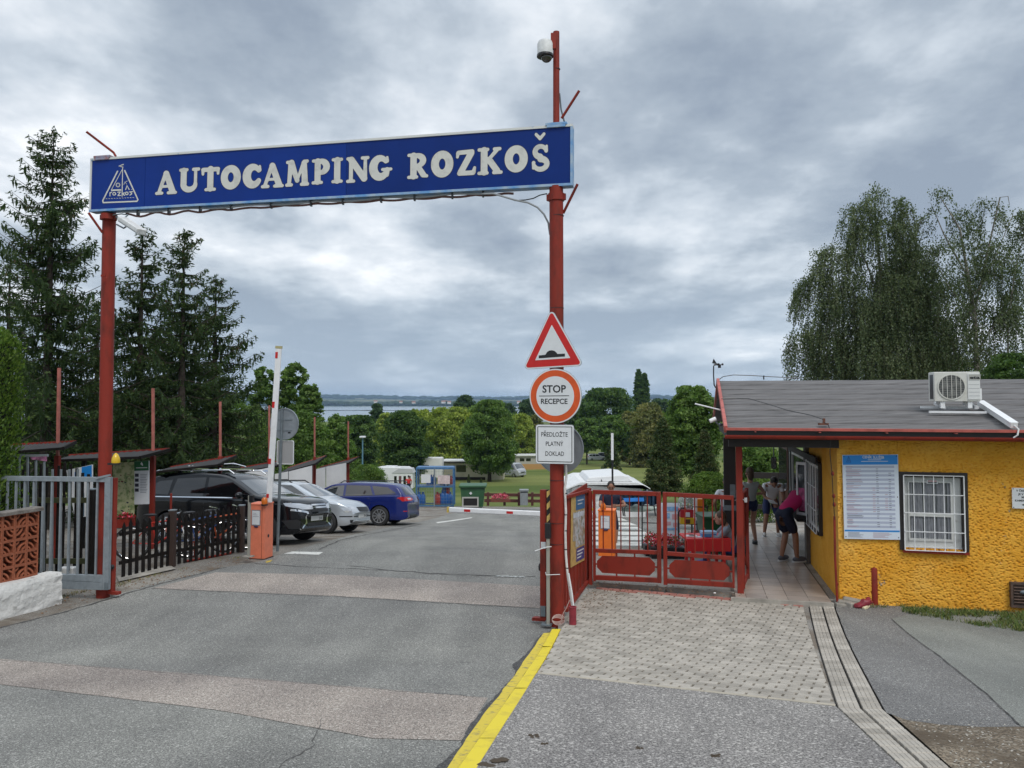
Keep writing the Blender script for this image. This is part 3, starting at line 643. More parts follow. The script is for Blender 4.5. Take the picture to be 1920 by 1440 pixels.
GLY={
'A':(.86,[(.41,.90,.15,.10,.075,.065),(.42,.86,.68,.12,.11,.115),(.25,.33,.60,.33,.05,.05)]+serif(0,.32,.06,.06)+serif(.46,.86,.06,.06),[]),
'U':(.86,[(.19,.90,.19,.36,.12,.12)]+arc(.43,.34,.25,.24,180,360,.115,.075,rm=.02)+[(.68,.34,.68,.90,.06,.06)]+serif(0,.38,.93,.065)+serif(.53,.86,.93,.065),[]),
'T':(.78,[(.39,.9,.39,.1,.125,.125),(.08,.88,.7,.88,.085,.085),(.07,.86,.07,.70,.065,.05),(.71,.86,.71,.70,.065,.05)]+serif(.15,.63,.06,.06),[]),
'O':(.86,arc(.43,.5,.275,.36,0,360,.145,n=30),[]),
'C':(.80,arc(.44,.5,.28,.36,35,325,.08,.10,n=26,rm=.085)+[(.71,.72,.71,.88,.07,.045)],[]),
'M':(1.0,[(.22,.86,.16,.10,.10,.075),(.25,.90,.50,.22,.12,.09),(.50,.22,.76,.90,.05,.07),(.78,.86,.82,.12,.11,.125)]+serif(0,.32,.06,.06)+serif(.62,1.0,.06,.06)+serif(.02,.3,.93,.06)+serif(.72,.97,.93,.06),[]),
'P':(.80,[(.27,.9,.27,.1,.125,.125)]+arc(.38,.68,.27,.23,95,-95,.085,.07,rm=.06)+serif(.02,.45,.93,.06)+serif(.02,.5,.06,.06),[]),
'I':(.48,[(.24,.9,.24,.1,.13,.13)]+serif(0,.48,.93,.06)+serif(0,.48,.06,.06),[]),
'N':(.92,[(.19,.85,.19,.1,.075,.075),(.20,.88,.72,.14,.125,.125),(.76,.16,.76,.9,.075,.06)]+serif(0,.36,.06,.06)+serif(.0,.26,.93,.06)+serif(.58,.92,.93,.06),[]),
'G':(.90,arc(.43,.5,.28,.36,40,345,.08,.09,n=26,rm=.08)+[(.70,.74,.70,.88,.07,.045),(.70,.38,.70,.2,.10,.07),(.52,.42,.85,.42,.055,.055)],[]),
'R':(.90,[(.27,.9,.27,.1,.125,.125)]+arc(.40,.70,.25,.20,95,-95,.085,.06,rm=.05)+[(.44,.48,.66,.14,.10,.11),(.66,.12,.80,.08,.09,.06)]+serif(.02,.45,.93,.06)+serif(.02,.46,.06,.06),[]),
'Z':(.82,[(.62,.84,.22,.14,.12,.12),(.12,.88,.66,.90,.08,.08),(.10,.86,.08,.72,.07,.05),(.16,.09,.70,.09,.085,.085),(.72,.12,.76,.28,.08,.05)],[]),
'K':(.95,[(.25,.9,.25,.1,.125,.125),(.74,.90,.34,.46,.07,.06),(.44,.54,.74,.12,.115,.115)]+serif(0,.44,.93,.06)+serif(0,.42,.06,.06)+serif(.58,.9,.93,.06)+serif(.56,.95,.06,.06),[]),
'S':(.78,arc(.38,.72,.22,.19,20,260,.07,.115,n=16)+arc(.38,.26,.26,.19,90,-160,.12,.075,n=16)+[(.36,.53,.42,.45,.115,.12),(.61,.74,.63,.92,.07,.04),(.10,.32,.09,.12,.07,.045)],[]),
}
# the entrance sign
YR,YL=10.5,12.15
bl=P(167.5,397,YL);br=P(1073.5,347,YR);tl_=P(169,299,YL);tr_=P(1075,232,YR)
MSg=frame(bl,br-bl,None,(0,0,1));SW=(br-bl).length;SH=((tl_-bl).length+(tr_-br).length)/2
BLUE=mat('sign_blue',(.003,.030,.215),.4,var=.08,vscale=2,spec=.2);BLUE2=mat('sign_blue_panel',(.002,.024,.17),.4,var=.08,vscale=2,spec=.2)
LBLUE=mat('weathered_light_blue',(.10,.28,.58),.5,col2=(.42,.50,.56),vscale=4,thr=(.3,.62));SILV=mat('weathered_silver',(.62,.63,.61),.5,var=.15,vscale=8,col2=(.25,.36,.50),thr=(.30,.36))
sign=thing('entrance_sign','long blue sign board reading AUTOCAMPING ROZKOŠ spanning the entrance road','sign',M=MSg)
def loc(px,py,y=-.006):x,z=pick(px,py,MSg);return(x,y,z)
c0=MB().box(.012,SW-.012,.01,.14,.012,SH-.012).build('back_box',LBLUE,sign,False)
for(a,b,m_)in((0,.1,BLUE),):
 pass
seams=[0]+[pick(px,350,MSg)[0]for px in(271.5,649)]+[SW]
for i in range(3):MB().box(seams[i]+(.03 if i==0 else .0025),seams[i+1]-(.03 if i==2 else .0025),0,.01,.03,SH-.03).build('face_panel',[BLUE,BLUE,BLUE2][i],sign,False)
for nm,bx,m_ in(('top_trim',(0,SW,-.014,.15,SH-.03,SH+.004),SILV),('bottom_trim',(0,SW,-.014,.15,-.004,.03),LBLUE),('end_trim',(0,.03,-.013,.149,.03,SH-.03),SILV),('end_trim',(SW-.03,SW,-.013,.149,.03,SH-.03),LBLUE)):
 MB().box(*bx).build(nm,m_,sign,False)
LETW=mat('grey_white_letters',(.60,.60,.56),.55,var=.12,vscale=6,col2=(.46,.46,.43),thr=(.3,.5));LETO=mat('letter_outline',(.004,.009,.06),.4)
LET=[('A',291.8,332.5,319,364.5),('U',336,375,315,360),('T',377.5,412,312.5,358),('O',414,452,310,355),('C',456,491,307,353),('A',490,532.5,304,352),('M',535.5,580,300,349),('P',584,619,298,345),('I',622,643,296,343),('N',649.5,692.5,293.5,342),('G',693,735.5,290,338.5),('R',763,805,287,334.6),('O',808,850.5,283,332.5),('Z',854,893,280,329),('K',895.6,942.5,276.5,327),('O',946,990,273,323),('S',996,1032,270,321)]
for ch,x0,x1,y0,y1 in LET:
 ym=(y0+y1)/2;w,st,_=GLY[ch];a=pick(x0,ym,MSg)[0];b=pick(x1,ym,MSg)[0];zb=pick((x0+x1)/2,y1,MSg)[1];zt_=pick((x0+x1)/2,y0,MSg)[1]
 if ch=='S':
  st=list(st)+[(.20,1.36,.36,1.20,.055,.06),(.36,1.20,.52,1.36,.06,.055)]
 sx,sz=(b-a)/w,(zt_-zb);mb=MB();fn=lambda X,Y:sdf_strokes(st,X,Y)-.004
 mb.m=0;fill(mb,fn,(-.08,-.08,w+.08,1.5 if ch=='S' else 1.08),.022,lambda x,y:(a+x*sx,-.0035,zb+y*sz))
 mb.m=1;fill(mb,lambda X,Y:fn(X,Y)-.022,(-.1,-.1,w+.1,1.5 if ch=='S' else 1.1),.03,lambda x,y:(a+x*sx,-.0018,zb+y*sz))
 mb.build('letter',[LETW,LETO],sign,False)
# emblem: triangle, sail boat, sun, tents, name, waves
zl=lambda x,y:loc(150+x/4,220+y/4,-.004)
st=[(283,405,172,625,5,5),(172,625,176,640,5,5),(176,640,428,630,5,5),(428,630,436,618,5,5),(436,618,337,400,5,5),(321,380,317,592,3,3.5),(316,395,236,546,2.4,2.4),(240,548,306,545,6,6),(292,366,326,354,2,4),(300,368,324,374,2,3),(340,484,330,504,1.8,1.8),(340,484,351,502,1.8,1.8),(354,512,344,542,2,3.5),(354,512,370,542,2,3.5),(348,482,356,478,2,2),(386,540,389,541,2,2)]
st+=arc(286,508,12,12,0,360,2.2,n=16)+[(286+16*math.cos(k*.785),508+16*math.sin(k*.785),286+20*math.cos(k*.785),508+20*math.sin(k*.785),1.8,1.8)for k in range(8)]
for i in range(11):st+=[(196+i*20,610-i*.9,206+i*20,612-i*.9,1.6,1.6)]
def word(st,cx,w):
 pass
Lw=[(226,565,226,590),(226,570,238,562),(284,562,304,560),(304,560,286,588),(286,588,306,586),(334,566,322,574),(322,574,336,586),(372,560,396,558),(380,562,390,574),(390,574,376,584)]
st+=[(a,b,c,d,3.6,3.6)for a,b,c,d in Lw]+arc(258,574,11,10,0,360,3.6,n=14)+arc(352,571,10,10,0,360,3.6,n=14)
mb=MB();fill(mb,lambda X,Y:sdf_strokes(st,X,Y),(160,340,445,650),1.5,lambda x,y:zl(x,y))
for i in range(len(mb.f)):mb.f[i]=mb.f[i][::-1]
mb.build('emblem',LETW,sign,False)
for px in(505/4+150,):pass
# blue saddles over the top edge
for px in(193,1043):x=pick(px,290,MSg)[0];MB().box(x-.15,x+.15,-.03,.19,SH+.004,SH+.035).box(x-.13,x+.13,-.03,-.014,SH-.03,SH+.01).build('saddle',LBLUE if px>500 else mat('rusty_saddle',(.25,.30,.42),.6,col2=(.3,.1,.07),vscale=12),sign,False)
# ---- the two posts
def zpl(px,py,Y):return P(px,py,Y)
RPX=P(1045,1165,10.62);RPB=Vector((RPX.x,10.62,g(0,10.62)))
post=thing('sign_post','thick red post with traffic signs and a thin camera mast under the blue sign','post',RPB)
xr=lambda px,py,Y=10.62:P(px,py,Y)
MB().tube([(RPB.x,RPB.y,RPB.z-.1),tuple(P(1043,350,10.62))],.097,24,True).build('pole',RED,post,smooth=True)
mt0,mt1=P(1043,240,10.62),P(1043,60,10.62)
MB().tube([P(1043,352,10.62),mt1],.045,16).build('mast',RED,post,smooth=True)
c=P(1043,370,10.62);MB().tube([c-EZ*.05,c+EZ*.05],.115,20).bar(c-EX*.135,c+EX*.135,.05,.085).build('clamp',RED,post)
for a,b in(((1053,222),(1086,170)),((1056,400),(1083,345))):MB().tube([P(*a,10.62),P(*b,10.5)],.019,8).build('brace',RED,post,smooth=True)
MB().tube([P(1049,175,10.7),P(1052,205,10.72),P(1058,228,10.7)],.012,6).build('cable',GREYM,post,smooth=True)
mb=MB()
for zz in(900,640-62,695,1019,980,405,130):p=P(1044,zz,10.62);r_=.1 if zz>200 else .048;mb.tube([p-EZ*.004,p+EZ*.004],r_+.001,18)
tag(mb.build('tie_bands',BLACK,post),kind='stuff')
LPB=Vector((P(198,900,12.32).x,12.32,g(0,12.32)))
lpost=thing('sign_post','red round post left of the road under the emblem end of the blue sign','post',LPB)
MB().tube([LPB-EZ*.1,P(205,398,12.28)],.1,24).build('pole',RED,lpost,smooth=True)
c=P(204,407,12.2);MB().tube([c-EZ*.045,c+EZ*.045],.118,20).bar(c-EX*.15,c+EX*.14,.05,.08).build('clamp',RED,lpost)
MB().tube([P(192,436,12.2),P(166,399,12.1)],.02,8).build('brace',RED,lpost,smooth=True)
MB().tube([P(217,293,12.1),P(213,286,12.1),P(162,247,11.9)],.019,8).build('brace',RED,lpost,smooth=True)
c=P(193,517,12.1);MB().bar(c-EX*.03,c+EX*.05,.03,.03).build('lug',RED,lpost)
# ---- dome camera on the mast
c=P(1022,92,10.5);dc=thing('dome_camera','white dome security camera hanging near the top of the thin red mast','camera',c)
MB().lathe([(.06,.115),(.095,.105),(.108,.07),(.108,-.085)],24).build('housing',DIRTYW,dc,False,smooth=True)
MB().lathe([(.114,-.082),(.116,-.11),(.1,-.115)][::-1],24).build('collar',BLACK,dc,False,smooth=True)
MB().ell((.02,0,-.115),.078,.078,.075,18,12).build('dome',mat('smoked_dome',(.05,.045,.035),.1,spec=.8),dc,False,smooth=True)
MB().box(.08,.15,-.025,.025,.0,.22).build('bracket',RED,dc,False)
# ---- floodlight under the left end
c=P(245,420,11.95);fl=thing('floodlight','white slanted tube floodlight bracketed to the left post under the sign','floodlight',c)
a,b=P(229,410,11.9),P(266,434,11.6)
MB().bar(a,b,.16,.07).build('housing',DIRTYW,fl,bevel=.015);MB().bar(a-EZ*.045,b-EZ*.045,.13,.02).build('diffuser',mat('lamp_diffuser',(.5,.52,.53),.3),fl)
MB().tube([P(219,421,12.1),P(232,428,11.9),P(238,424,11.85)],.013,7).tube([P(219,407,12.1),P(232,412,11.9)],.02,7).build('bracket',GREYM,fl,smooth=True)
MB().tube([P(212,403,12.1),P(228,401,12.0),P(240,403,11.95),P(232,410,11.9)],.01,6).build('cable',GREYM,fl,smooth=True)
# ---- cables slung under the sign
def under(px,dy,y=.06):
 x=pick(px,380,MSg)[0];return MSg@Vector((x,y,-dy))
cab=thing('cable_bundle','grey conduit and brown wrapped cables slung in waves under the blue sign','cable',under(600,.05))
BRN=mat('brown_wrapped_cable',(.13,.06,.05),.7,var=.3,vscale=30);GRC=mat('grey_conduit',(.28,.30,.32),.5)
pts=[]
px=232
while px<962:
 ph=(px-232)/55.;f=max(0,1-(px-232)/330);pts.append(under(px,.045+.045*f*(.5-.5*math.cos(ph*2*math.pi))+.02*abs(math.sin(ph*2.9))));px+=9
MB().tube(pts,.017,7).build('wrapped_cable',BRN,cab,smooth=True)
pts=[under(px,.035+.012*math.sin(px*.05),.04)for px in range(225,915,15)]+[P(x,y,10.7)for x,y in((925,363),(945,369),(965,375),(990,380),(1008,389),(1020,402),(1028,418),(1031,440))]
MB().tube(pts,.014,7).build('conduit',GRC,cab,smooth=True)
MB().tube([P(x,y,10.7)for x,y in((965,376),(985,375),(1000,372),(1012,366),(1026,363))],.008,6).build('wire',BLACK,cab,smooth=True)
mb=MB()
for px in(255,313,372,430,505,580,640,712,775,846,904):mb.box(*[v for ab in zip(under(px,.085,.03)-Vector((.008,.01,0)),under(px,.0,.08)+Vector((.008,.01,0)))for v in ab])
tag(mb.build('cable_clips',BLACK,cab),kind='stuff')
# traffic signs on the right post
YS=R(21);EXs=Vector((math.cos(YS),-math.sin(YS),0));EYs=Vector((math.sin(YS),math.cos(YS),0))
def sframe(px,py,Y,yaw=YS):return frame(P(px,py,Y),(math.cos(yaw),-math.sin(yaw),0),None,(0,0,1))
TOL=Matrix(((1,0,0,0),(0,0,-1,0),(0,1,0,0),(0,0,0,1)))
SREFL=mat('sign_white',(.66,.68,.70),.35,var=.03,vscale=10);SRED=mat('sign_red',(.52,.012,.010),.35,var=.06,vscale=9);SORG=mat('faded_sign_orange',(.62,.085,.012),.4,var=.12,vscale=6);SBLK=mat('sign_black',(.010,.010,.012),.4)
SBACK=mat('sign_back_grey',(.30,.33,.36),.45,metal=.5,var=.1,vscale=5)
def roundpoly(pts,r,n=6):
 out=[];k=len(pts)
 for i in range(k):
  a,b,c=Vector(pts[i-1]),Vector(pts[i]),Vector(pts[(i+1)%k]);u1,u2=(a-b).normalized(),(c-b).normalized();ang=u1 .angle(u2);d=r/math.tan(ang/2);p,q=b+u1*d,b+u2*d;cc=b+(u1+u2).normalized()*(r/math.sin(ang/2))
  a0=math.atan2(p.y-cc.y,p.x-cc.x);a1=math.atan2(q.y-cc.y,q.x-cc.x)
  while a1-a0>math.pi:a1-=2*math.pi
  while a1-a0<-math.pi:a1+=2*math.pi
  out+=[tuple(cc+Vector((math.cos(a0+(a1-a0)*t/n),math.sin(a0+(a1-a0)*t/n)))*r)for t in range(n+1)]
 return out
def plate(name,poly,y0,y1,m,par,M):mb=MB();mb.T=M@TOL;mb.prism(poly,y0,y1);return mb.build(name,m,par)
M1=sframe(1037,640,10.46)
ws=thing('warning_sign','red bordered triangular warning sign with a black road hump','sign',M=M1)
tri=[pick(x,y,M1)for x,y in((1034,577),(980,693),(1095,686))]
cen=Vector((sum(p[0]for p in tri)/3,sum(p[1]for p in tri)/3));sc_=lambda f:[tuple(cen+(Vector(p)-cen)*f)for p in tri]
plate('back_plate',roundpoly(sc_(1),.05),-.012,0,SBACK,ws,M1);plate('border_white',roundpoly(sc_(.985),.048),0,.003,SREFL,ws,M1)
plate('red_triangle',roundpoly(sc_(.92),.03),.003,.0045,SRED,ws,M1);plate('white_field',roundpoly(sc_(.575),.006),.0045,.006,SREFL,ws,M1)
hz_=[pick(x,y,M1)for x,y in[(1010.5,672),(1010.5,666.5),(1023,665.2),(1026,660),(1030,657.5),(1035,656.8),(1040,658),(1043.5,661),(1045.5,663.7),(1059.5,663),(1059.5,668.5)]]
plate('road_hump',hz_,.006,.0072,SBLK,ws,M1)
M2=sframe(1041,742,10.46)
stop=thing('stop_sign','round white sign with orange ring reading STOP RECEPCE','sign',M=M2)
rr_=(pick(1041,691,M2)[1]-pick(1041,794,M2)[1])/2;cz=pick(1041,742.5,M2)
dd_=lambda r:circ(cz[0],cz[1],r,56)
plate('back_plate',dd_(rr_),-.012,0,SBACK,stop,M2);plate('white_rim',dd_(rr_*.99),0,.003,SREFL,stop,M2);plate('orange_ring',dd_(rr_*.945),.003,.0045,SORG,stop,M2);plate('white_field',dd_(rr_*.72),.0045,.006,SREFL,stop,M2)
def tx(s,px,py,hpx,M,m,par,Yd,wpx=None,bold=.002,d=.0068,name='lettering',align='CENTER'):
 x,z=pick(px,py,M);k=Yd/FPX
 T=M@Matrix.Translation((x,-d,z))@TOL;o=text(s,hpx*k/.7,T,m,par,name,1,align,.0004,bold)
 if wpx:
  vs=[v.co.x for v in o.data.vertices];w=max(vs)-min(vs);L=(WM[par].inverted()@T);
  me=o.data;inv=L.inverted();me.transform(inv);xs=[v.co.x for v in me.vertices];w=max(xs)-min(xs);me.transform(Matrix.Diagonal((wpx*k/w,1,1,1)));me.transform(L)
 return o
tx('STOP',1039,730,13.5,M2,SBLK,stop,10.5,46,.003);tx('RECEPCE',1039,753,9.5,M2,SBLK,stop,10.5,52,.002)
a,b=pick(1011,742.6,M2),pick(1067.5,742,M2);plate('dividing_line',[(a[0],a[1]-.005),(b[0],b[1]-.005),(b[0],b[1]+.005),(a[0],a[1]+.005)],.006,.007,SBLK,stop,M2)
M3=sframe(1040,832,10.46,R(14))
nt_=thing('notice_sign','white square notice reading PŘEDLOŽTE PLATNÝ DOKLAD with a black line border','sign',M=M3)
x0,z1=pick(1004.5,796,M3);x1,z0=pick(1076.5,870.5,M3)
plate('back_plate',rrect(x0,z0,x1,z1,.035),-.012,0,SBACK,nt_,M3);plate('white_face',rrect(x0+.004,z0+.004,x1-.004,z1-.004,.033),0,.003,SREFL,nt_,M3)
mb=MB();mb.T=M3@TOL;mb.ring(rrect(x0+.024,z0+.024,x1-.024,z1-.024,.012),rrect(x0+.034,z0+.034,x1-.034,z1-.034,.006),.003,.0042);mb.build('border_line',SBLK,nt_)
for s,px,py,wv in(('PŘEDLOŽTE',1039.5,815,50),('PLATNÝ',1039.5,832.5,33),('DOKLAD',1040,851,35)):tx(s,px,py,8.2,M3,SBLK,nt_,10.5,wv,.0004,.0042)
M4=sframe(1049,841,10.78,R(21));bk=thing('traffic_sign','grey back of a round sign facing away behind the white notice','sign',M=M4)
r_=.345;plate('disc',circ(0,0,r_,48),-.004,0,SBACK,bk,M4);mb=MB();mb.T=M4@TOL;mb.ring(circ(0,0,r_+.006,48),circ(0,0,r_-.008,48),-.008,.012);mb.build('rim',SBACK,bk)
MB().box(-.2,.2,-.02,-.004,.04,.055).box(-.2,.2,-.02,-.004,-.16,-.145).build('rail',SBACK,bk,False);MB().box(.10,.16,-.006,-.004,-.03,0).build('sticker',BLACK,bk,False)
# sliding-gate end, reader, conduit and stub by the right post
def upright(px,py0,py1,Y,w,d,name,label,cat,m,group=None,M=None):
 a,b=P(px,py0,Y),P(px,py1,Y);t=thing(name,label,cat,(a.x,a.y,min(a.z,b.z)),-YAW,group);h=abs(b.z-a.z)
 MB().box(-w/2,w/2,-d/2,d/2,0,h).build('post',m,t,False,bevel=.004);return t,h
gp_,h=upright(1019,918,1162,10.75,.085,.085,'gate_stop_post','square red gate stop post just left of the thick sign post','post',RED)
MB().ell((-.05,-.02,.72),.02,.03,.055,10,8).build('lock',BLACK,gp_,False,smooth=True);MB().box(-.03,.04,-.046,-.042,h*.55,h*.55+.09).build('sticker',SREFL,gp_,False)
MB().box(-.16,.02,-.03,.03,-.015,.02).box(-.14,-.04,-.04,.04,.02,.03).build('foot',RED,gp_,False);MB().box(-.035,.035,-.06,-.044,.06,.2).build('receiver',GREYM,gp_,False)
a=P(1028.5,1168,10.66);hb=thing('hazard_bar','narrow yellow and black striped safety bar beside the red post','safety bar',(a.x,a.y,a.z),-YAW)
HY,HK=mat('hazard_yellow',(.62,.42,.12),.6,var=.1,vscale=20),mat('hazard_black',(.015,.013,.012),.6)
mb=MB();z=0;i=0;H_=(P(1028,918,10.66)-P(1028,1168,10.66)).z
while z<H_:z2=min(z+.085,H_);mb.m=i%2;mb.add([(-.02,-.01,z),(.025,-.01,min(z+.05,H_)),(.025,-.01,min(z2+.05,H_)),(-.02,-.01,z2)],[(0,1,2,3)]);z=z2;i+=1
mb.m=1;mb.box(-.02,.025,-.008,.02,0,H_);mb.build('striped_bar',[HY,HK],hb,False)
a=P(1028,1171,10.5);rd=thing('card_reader_post','thin grey steel post with a black card reader on top beside the red post','reader',(a.x,a.y,a.z),-YAW)
H_=(P(1028,1008,10.5)-P(1028,1171,10.5)).z;MB().box(-.022,.022,-.02,.02,0,H_).build('post',mat('beige_steel',(.30,.29,.25),.5),rd,False,bevel=.004);MB().box(-.09,.05,-.05,.05,-.005,.008).build('base_plate',GREYM,rd,False)
MB().box(-.04,.04,-.035,.03,H_-.01,H_+.2).build('reader',BLACK,rd,False,bevel=.012)
mb=MB()
for q in(((1024,1026),(1003,1033)),((1034,1025),(1024,1026)),((1024,1078),(1050,1077)),((1024,1078),(1023,1073))):mb.tube([P(*q[0],10.46),P(*q[1],10.44)],.005,5)
tag(mb.build('zip_ties',WHITE,rd,smooth=True),kind='stuff')
cdt=thing('conduit','white plastic conduit tied down the right side of the thick red post','conduit',P(1062,1140,10.6))
MB().tube([P(x,y,10.56)for x,y in((1061,872),(1062,895),(1059,915),(1061,960),(1060,1000),(1061,1040),(1064,1075),(1069,1110),(1074,1142))],.017,8).build('pipe',mat('white_conduit',(.62,.60,.58),.5,var=.15,vscale=9),cdt,smooth=True)
MB().tube([P(x,y,10.5)for x,y in((1066,1075),(1072,1110),(1076,1142))],.012,7).build('pipe',WHITE,cdt,smooth=True)
mb=MB()
for q in(925,965,995,1030,1065,1100):p=P(1061+max(0,q-1050)*.16,q,10.56);mb.tube([p-EZ*.006,p+EZ*.006],.02,8)
tag(mb.build('ties',BLACK,cdt),kind='stuff')
sb=thing('pipe_stub','short dark red pipe stub standing on the pavers beside the thick post','pipe stub',G(1074,1171,UP))
DRED=mat('dark_red_plastic',(.24,.022,.035),.5,var=.15,vscale=12);MB().lathe([(.048,-.02),(.048,.22),(.053,.225),(.053,.235),(.035,.235),(.035,.20)],18).build('pipe',DRED,sb,False,smooth=True)
wr=thing('wire_loop','loose coil of thin pale wire at the foot of the thick red post','wire',G(1045,1172,UP));mb=MB()
for k in range(4):mb.tube([P(1044+(9+k)*math.cos(t*.4)+k,1162+(4+k*2)*math.sin(t*.4),10.42)for t in range(0,16)],.004,5)
mb.tube([P(x,y,10.42)for x,y in((1053,1163),(1056,1150),(1062,1140),(1068,1125))],.004,5);mb.build('wire',mat('pale_wire',(.55,.42,.38),.5),wr,smooth=True)
# folded gate panel with poster
A0=G(1060,1152,UP);B0=G(1103,1096,UP);MP_=frame(A0,B0-A0,None,(0,0,1));LP_=math.hypot(B0 .x-A0 .x,B0 .y-A0 .y)
MP_=frame((A0 .x,A0 .y,0),(B0 .x-A0 .x,B0 .y-A0 .y,0),None,(0,0,1));pl=lambda px,py:pick(px,py,MP_)
gpn=thing('corrugated_gate','open red gate panel of vertical metal strips carrying a camp poster','gate',M=MP_)
ztl,ztr=pl(1064,926)[1],pl(1100,919)[1];zbl,zbr=pl(1060,1146)[1],pl(1100,1092)[1]
n_=15
for i in range(n_):
 x0,x1=LP_*i/n_,LP_*(i+.8)/n_;zb0=zbl+(zbr-zbl)*i/n_;zt0=ztl+(ztr-ztl)*i/n_;MB().box(x0,x1,-.012 if i%2 else-.006,.01,zb0+.06,zt0-.03).build('strip',RED,gpn,False)
MB().box(-.02,LP_+.02,.011,.03,min(zbl,zbr)+.08,ztl-.03).build('backing',RED,gpn,False)
for z0,z1,nm in((zbl,zbr,'bottom_rail'),(ztl-.04,ztr-.04,'top_rail')):MB().bar((-.03,-.02,z0+.02),(LP_+.03,-.02,z1+.02),.05,.045).build(nm,RED,gpn,False)
MB().box(LP_-.04,LP_+.05,-.05,.05,zbr-.04,ztr+.02).build('end_post',RED,gpn,False)
POST=mat('camp_poster_print',(.3,.4,.5),.35)
N,L,b=nodes_of(POST);t=N.new('ShaderNodeTexCoord');v=N.new('ShaderNodeTexNoise');v.inputs['Scale'].default_value=9;v.inputs['Detail'].default_value=4;L.new(t.outputs['Object'],v.inputs['Vector']);r=N.new('ShaderNodeValToRGB');r.color_ramp.interpolation='EASE';L.new(v.outputs[1],r.inputs[0])
for i_,(p_,c_)in enumerate([(.3,(.05,.10,.16)),(.42,(.42,.34,.26)),(.5,(.55,.58,.62)),(.58,(.18,.22,.14)),(.68,(.5,.25,.12))]):
 e=r.color_ramp.elements[i_]if i_<2 else r.color_ramp.elements.new(p_)
 e.position=p_;e.color=(*c_,1)
L.new(r.outputs[0],b.inputs['Base Color'])
pc=[pl(*q)for q in((1069,927),(1094.5,921.5),(1093.5,1050),(1067.8,1064))]
pst=thing('poster','tall holiday camp poster with blue top and photos fixed on the red gate panel','poster',M=MP_)
def q4(corn,u0,u1,v0,v1,y):
 f=lambda u,v:[(corn[0][k]*(1-u)+corn[1][k]*u)*(1-v)+(corn[3][k]*(1-u)+corn[2][k]*u)*v for k in(0,1)]
 return[(*[f(u,v)[0]],y,f(u,v)[1])for u,v in((u0,v1),(u1,v1),(u1,v0),(u0,v0))]
def print4(name,corn,u0,u1,v0,v1,y,m,par):return MB().add(q4(corn,u0,u1,v0,v1,y),[(0,1,2,3)]).build(name,m,par,False)
PB,PO,PD=mat('print_blue',(.03,.14,.30),.4),mat('print_ochre',(.50,.34,.12),.4,var=.25,vscale=12),mat('print_navy',(.05,.06,.22),.4,var=.2,vscale=12)
MB().add(q4(pc,0,1,0,1,-.022)+q4(pc,0,1,0,1,-.014),[(0,1,2,3),(4,5,1,0),(5,6,2,1),(6,7,3,2),(7,4,0,3)]).build('board',PO,pst,False)
print4('blue_header',pc,.3,.98,.015,.24,-.0235,PB,pst);print4('photo_field',pc,.12,.98,.26,.66,-.0235,POST,pst);print4('photo_field',pc,.3,.97,.63,.76,-.0245,POST,pst);print4('navy_footer',pc,.36,.97,.78,.965,-.0235,PD,pst)
mb=MB()
for i in range(3):mb.add(q4(pc,.42,.92-.1*i,.815+.045*i,.835+.045*i,-.025),[(0,1,2,3)])
for i in range(2):mb.add(q4(pc,.42,.88-.1*i,.10+.05*i,.115+.05*i,-.025),[(0,1,2,3)])
tag(mb.build('print_lines',SREFL,pst,False),kind='stuff');MB().add(q4(pc,.12,.9,.275,.34,-.0248),[(0,1,2,3)]).build('bright_sky',mat('print_pale',(.55,.60,.66),.4,var=.2,vscale=9),pst,False)
